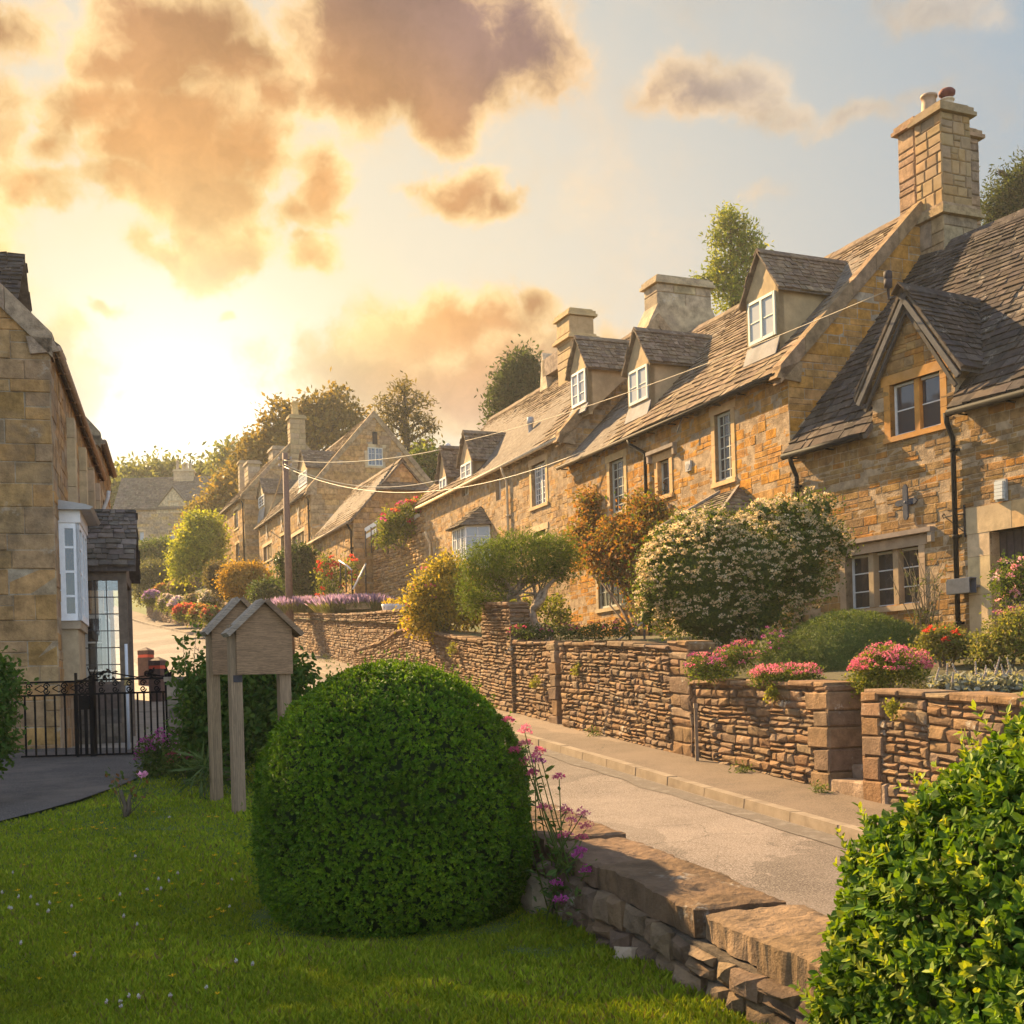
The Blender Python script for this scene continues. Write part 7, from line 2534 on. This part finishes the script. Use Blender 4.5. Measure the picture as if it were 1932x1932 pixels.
def board(y, xl, xr, zb, ze, zr, ov, post_in, back):
    x_m = (xl + xr) / 2
    mb = MB()
    mb.poly_prism([(xl, y, zb), (xr, y, zb), (xr, y, ze), (x_m, y, zr), (xl, y, ze)], (0, .03, 0), WB)
    mb.build('panel', M['wood_board'], root)
    for sg in (-1, 1):
        mb = MB()
        e = Vector((x_m + sg * ((xr - xl) / 2 + ov), y - .05, ze - ov * (zr - ze) / ((xr - xl) / 2)))
        r_ = Vector((x_m, y - .05, zr))
        n_ = Vector((sg * (zr - ze), 0, (xr - xl) / 2)).normalized()
        mb.beam(e, r_, (0, .20, 0), n_ * .042, WB2 if sg < 0 else (.21, .135, .08))
        mb.build('roof_board', M['wood_board'], root)
    for x in post_in:
        mb = MB()
        z0 = -.25
        mb.box(x - .05, x + .05, y + .035, y + .135, z0, ze + (.0 if x < x_m else -.02) + .04, vary((.235, .16, .095), .06))
        mb.build('post', M['wood_post'], root)


fx0, zb = bl_(448, 1273, -.05)
fx1, _ = bl_(553, 1273, -.05)
_, ze = bl_(450, 1187, -.05)
_, zr = bl_(500, 1137, -.05)
board(-.05, fx0, fx1, zb, ze, zr, .07, (bl_(449, 1400)[0], bl_(538, 1300)[0]), False)
yb = .86
gx0, _ = bl_(402, 1273, yb)
gx1, _ = bl_(502, 1273, yb)
_, ze2 = bl_(402, 1188, yb)
_, zr2 = bl_(470, 1133, yb)
board(yb, gx0 + .0, gx1 + .03, bl_(410, 1273, yb)[1], ze2, zr2, .05, (bl_(410, 1400, yb)[0],), True)
mb = MB()
x, z = bl_(449, 1281)
mb.box(x - .045, x + .03, -.022, -.016, z - .03, z + .03, (.05, .045, .05))
mb.build('plaque', M['metal'], root)

# ------------------------------------------------------------------ slim steel post in front of the low wall
Yp = on_wall(1316, -.22, 1450)
a, b = ray(1316, 1452)
p = Vector((a * Yp, Yp, hr(Yp) + .1))
root = thing('steel_post', 'thin rusty post standing against the low retaining wall', 'post', p)
mb = MB()
h = P(1318, 1328, Yp).z - p.z
mb.box(-.022, .022, -.022, .022, -.1, h, (.22, .16, .11))
mb.build('shaft', M['metal'], root)
mb = MB()
mb.box(-.03, .03, -.03, .03, h - .06, h + .008, (.30, .22, .15))
mb.build('cap', M['metal'], root)

# ------------------------------------------------------------------ tall rubble wall with a white rail, steps rail and handrails in the far garden
q0_, q1_ = P(706, 1142, 46.1), P(812, 1142, 42.4)
zb = min(q0_.z, q1_.z)
root = thing('rubble_wall', 'tall sunlit rubble wall joining the honey cottage to the outbuilding', 'wall', (q0_.x, q0_.y, zb))
u = Vector((q1_.x - q0_.x, q1_.y - q0_.y, 0))
L = u.length
u.normalize()
n = Vector((u.y, -u.x, 0))
n = -n if n.y > 0 else n
fr = Frame((0, 0, 0), u, n)
zt0, zt1 = P(706, 1012, 46.1).z - zb, P(812, 968, 42.4).z - zb
wp = lambda a, z: z / 3.0 * (zt0 + (zt1 - zt0) * a / L)
mb = MB()
g = fr.at
mb.hexa([g(0, -.8, -.5), g(L, -.8, -.5), g(L, -.8, -.02), g(0, -.8, -.02), g(0, zt0, -.5), g(L, zt1, -.5), g(L, zt1, -.02), g(0, zt0, -.02)], (.2, .15, .1))
stonewall(mb, fr, lambda z: 0, lambda z: L, 0, 3.0, (), STONE['pale'], (.07, .15), (.12, .4), (0, .05), .014, .025, wp, .015, bulge=.012)
mb.build('stonework', M['drystone'], root, True)


def rail(name, label, pts, r, col, posts=(), plen=1.0, boards=None):
    pts = [Vector(p) for p in pts]
    o = pts[0].copy()
    root = thing(name, label, 'handrail', o)
    mb = MB()
    if boards:
        for dz in boards:
            for a_, b_ in zip(pts, pts[1:]):
                mb.beam(a_ + Vector((0, 0, dz)), b_ + Vector((0, 0, dz)), (0, .05, 0), (0, 0, .16), col)
    else:
        mb.tube(pts, r, 8, col)
    mb.build('rail', M['paint'], root, True if not boards else False, o)
    mb = MB()
    for t_ in posts:
        k_ = t_ * (len(pts) - 1)
        i = min(int(k_), len(pts) - 2)
        p = pts[i].lerp(pts[i + 1], k_ - i)
        mb.tube([p - Vector((0, 0, plen)), p + Vector((0, 0, .05))], .025, 6, (.06, .05, .045))
    if posts:
        mb.build('rail_posts', M['metal'], root, True, o)
    return root


rail('white_fence', 'white ranch rail on top of the tall rubble wall', [P(727, 1000, 43.8), P(765, 975, 43.4), P(820, 945, 42.6)], .05, (.78, .74, .66), (0.05, .5, .95), .9, (0, -.28))
rail('white_fence', 'short white ranch rail beside the outbuilding wall', [P(688, 1005, 45.3), P(712, 990, 45.0)], .05, (.72, .66, .56), (0.05, .5, .95), .9, (0, -.25))
rail('handrail', 'left white handrail of the far garden steps', [P(640, 1058, 44.5), P(655, 1068, 44.2), P(664, 1076, 44.0)], .032, (.55, .52, .48), (.05, .4, .95), 1.0)
rail('handrail', 'right white handrail of the far garden steps', [P(690, 1064, 44.0), P(680, 1085, 43.7), P(666, 1112, 43.3)], .035, (.60, .54, .46), (.02, .06), 1.1)
rail('handrail', 'white handrail by the door of the gabled house', [P(520, 1058, 57.4), P(541, 1049, 57.2)], .06, (.80, .76, .70), (.1, .9), 1.0)
rail('handrail', 'thin grey handrail on the bank below the copper climber', [P(1158, 1214, 24.4), P(1188, 1193, 24.6), P(1218, 1170, 24.9)], .02, (.24, .22, .21), (.1, .5, .95), .8)
# low stone step block by the roses
p = P(660, 1130, 43.2)
root = thing('stone_steps', 'low pale stone steps below the white handrails', 'steps', p)
for i in range(4):
    mb = MB()
    mb.box(-.1, .75, -.3 + i * .3, .3 + i * .3, -.4, -.20 + i * .14, vary((.30, .21, .12)))
    mb.build('step', M['stone'], root)
# white pebbly pots by the golden shrub
for i, (x, lab) in enumerate(((733, 'left white pot behind the far wall'), (752, 'middle white pot behind the far wall'), (775, 'right white pot next to the golden shrub'))):
    p = P(x, 1152, 36.0)
    root = thing('flower_pot', lab, 'flower pot', p, 0, 'white pots behind the far wall')
    mb = MB()
    mb.lathe((0, 0, -.12), [(.13, 0), (.19, .22), (.21, .3), (.18, .3), (.16, .2)], 12, (.66, .64, .62))
    mb.build('pot', M['terracotta'], root, True)
    pp = np.array([(R.gauss(0, .09), R.gauss(0, .09), .25 + R.gauss(0, .05)) for _ in range(60)])
    leaf_mesh('foliage', pp, rng.normal(size=pp.shape), rng.normal(size=pp.shape), .09, pick(G_GOLD, 60), M['leaf'], root)
# television aerial on the end cottage and flue on the honey cottage
for (h, px, py, yy_, lab) in ((H3, 845, 860, 1.4, 'thin steel flue beside the farthest dormer'),):
    x, z = h.hit(px, py, yy_)
    p = h.o + Matrix.Rotation(h.ang, 3, 'Z') @ Vector((x, yy_, z))
    root = thing('steel_flue', lab, 'flue', p)
    mb = MB()
    mb.lathe((0, 0, -1.2), [(.09, 0), (.09, 1.4), (.13, 1.42), (.13, 1.58), (.05, 1.65)], 12, (.45, .44, .42))
    mb.build('pipe', M['metal'], root, True)

# ------------------------------------------------------------------ summer haze
mb = MB()
x0, x1, y0, y1, z0, z1 = -165, 235, -65, 146, -12, 34
mb.box(x0, x1, y0, y1, z0, z1)
mz, t = new_mat('haze_air')
pv = t.n('ShaderNodeVolumePrincipled', {'Color': (1.0, .94, .84, 1), 'Density': .00065, 'Anisotropy': .15})
t.n('ShaderNodeOutputMaterial', {'Volume': pv.outputs[0]})
hz = mb.build('haze', mz)
hz.visible_shadow = True
tag(hz, kind='stuff')
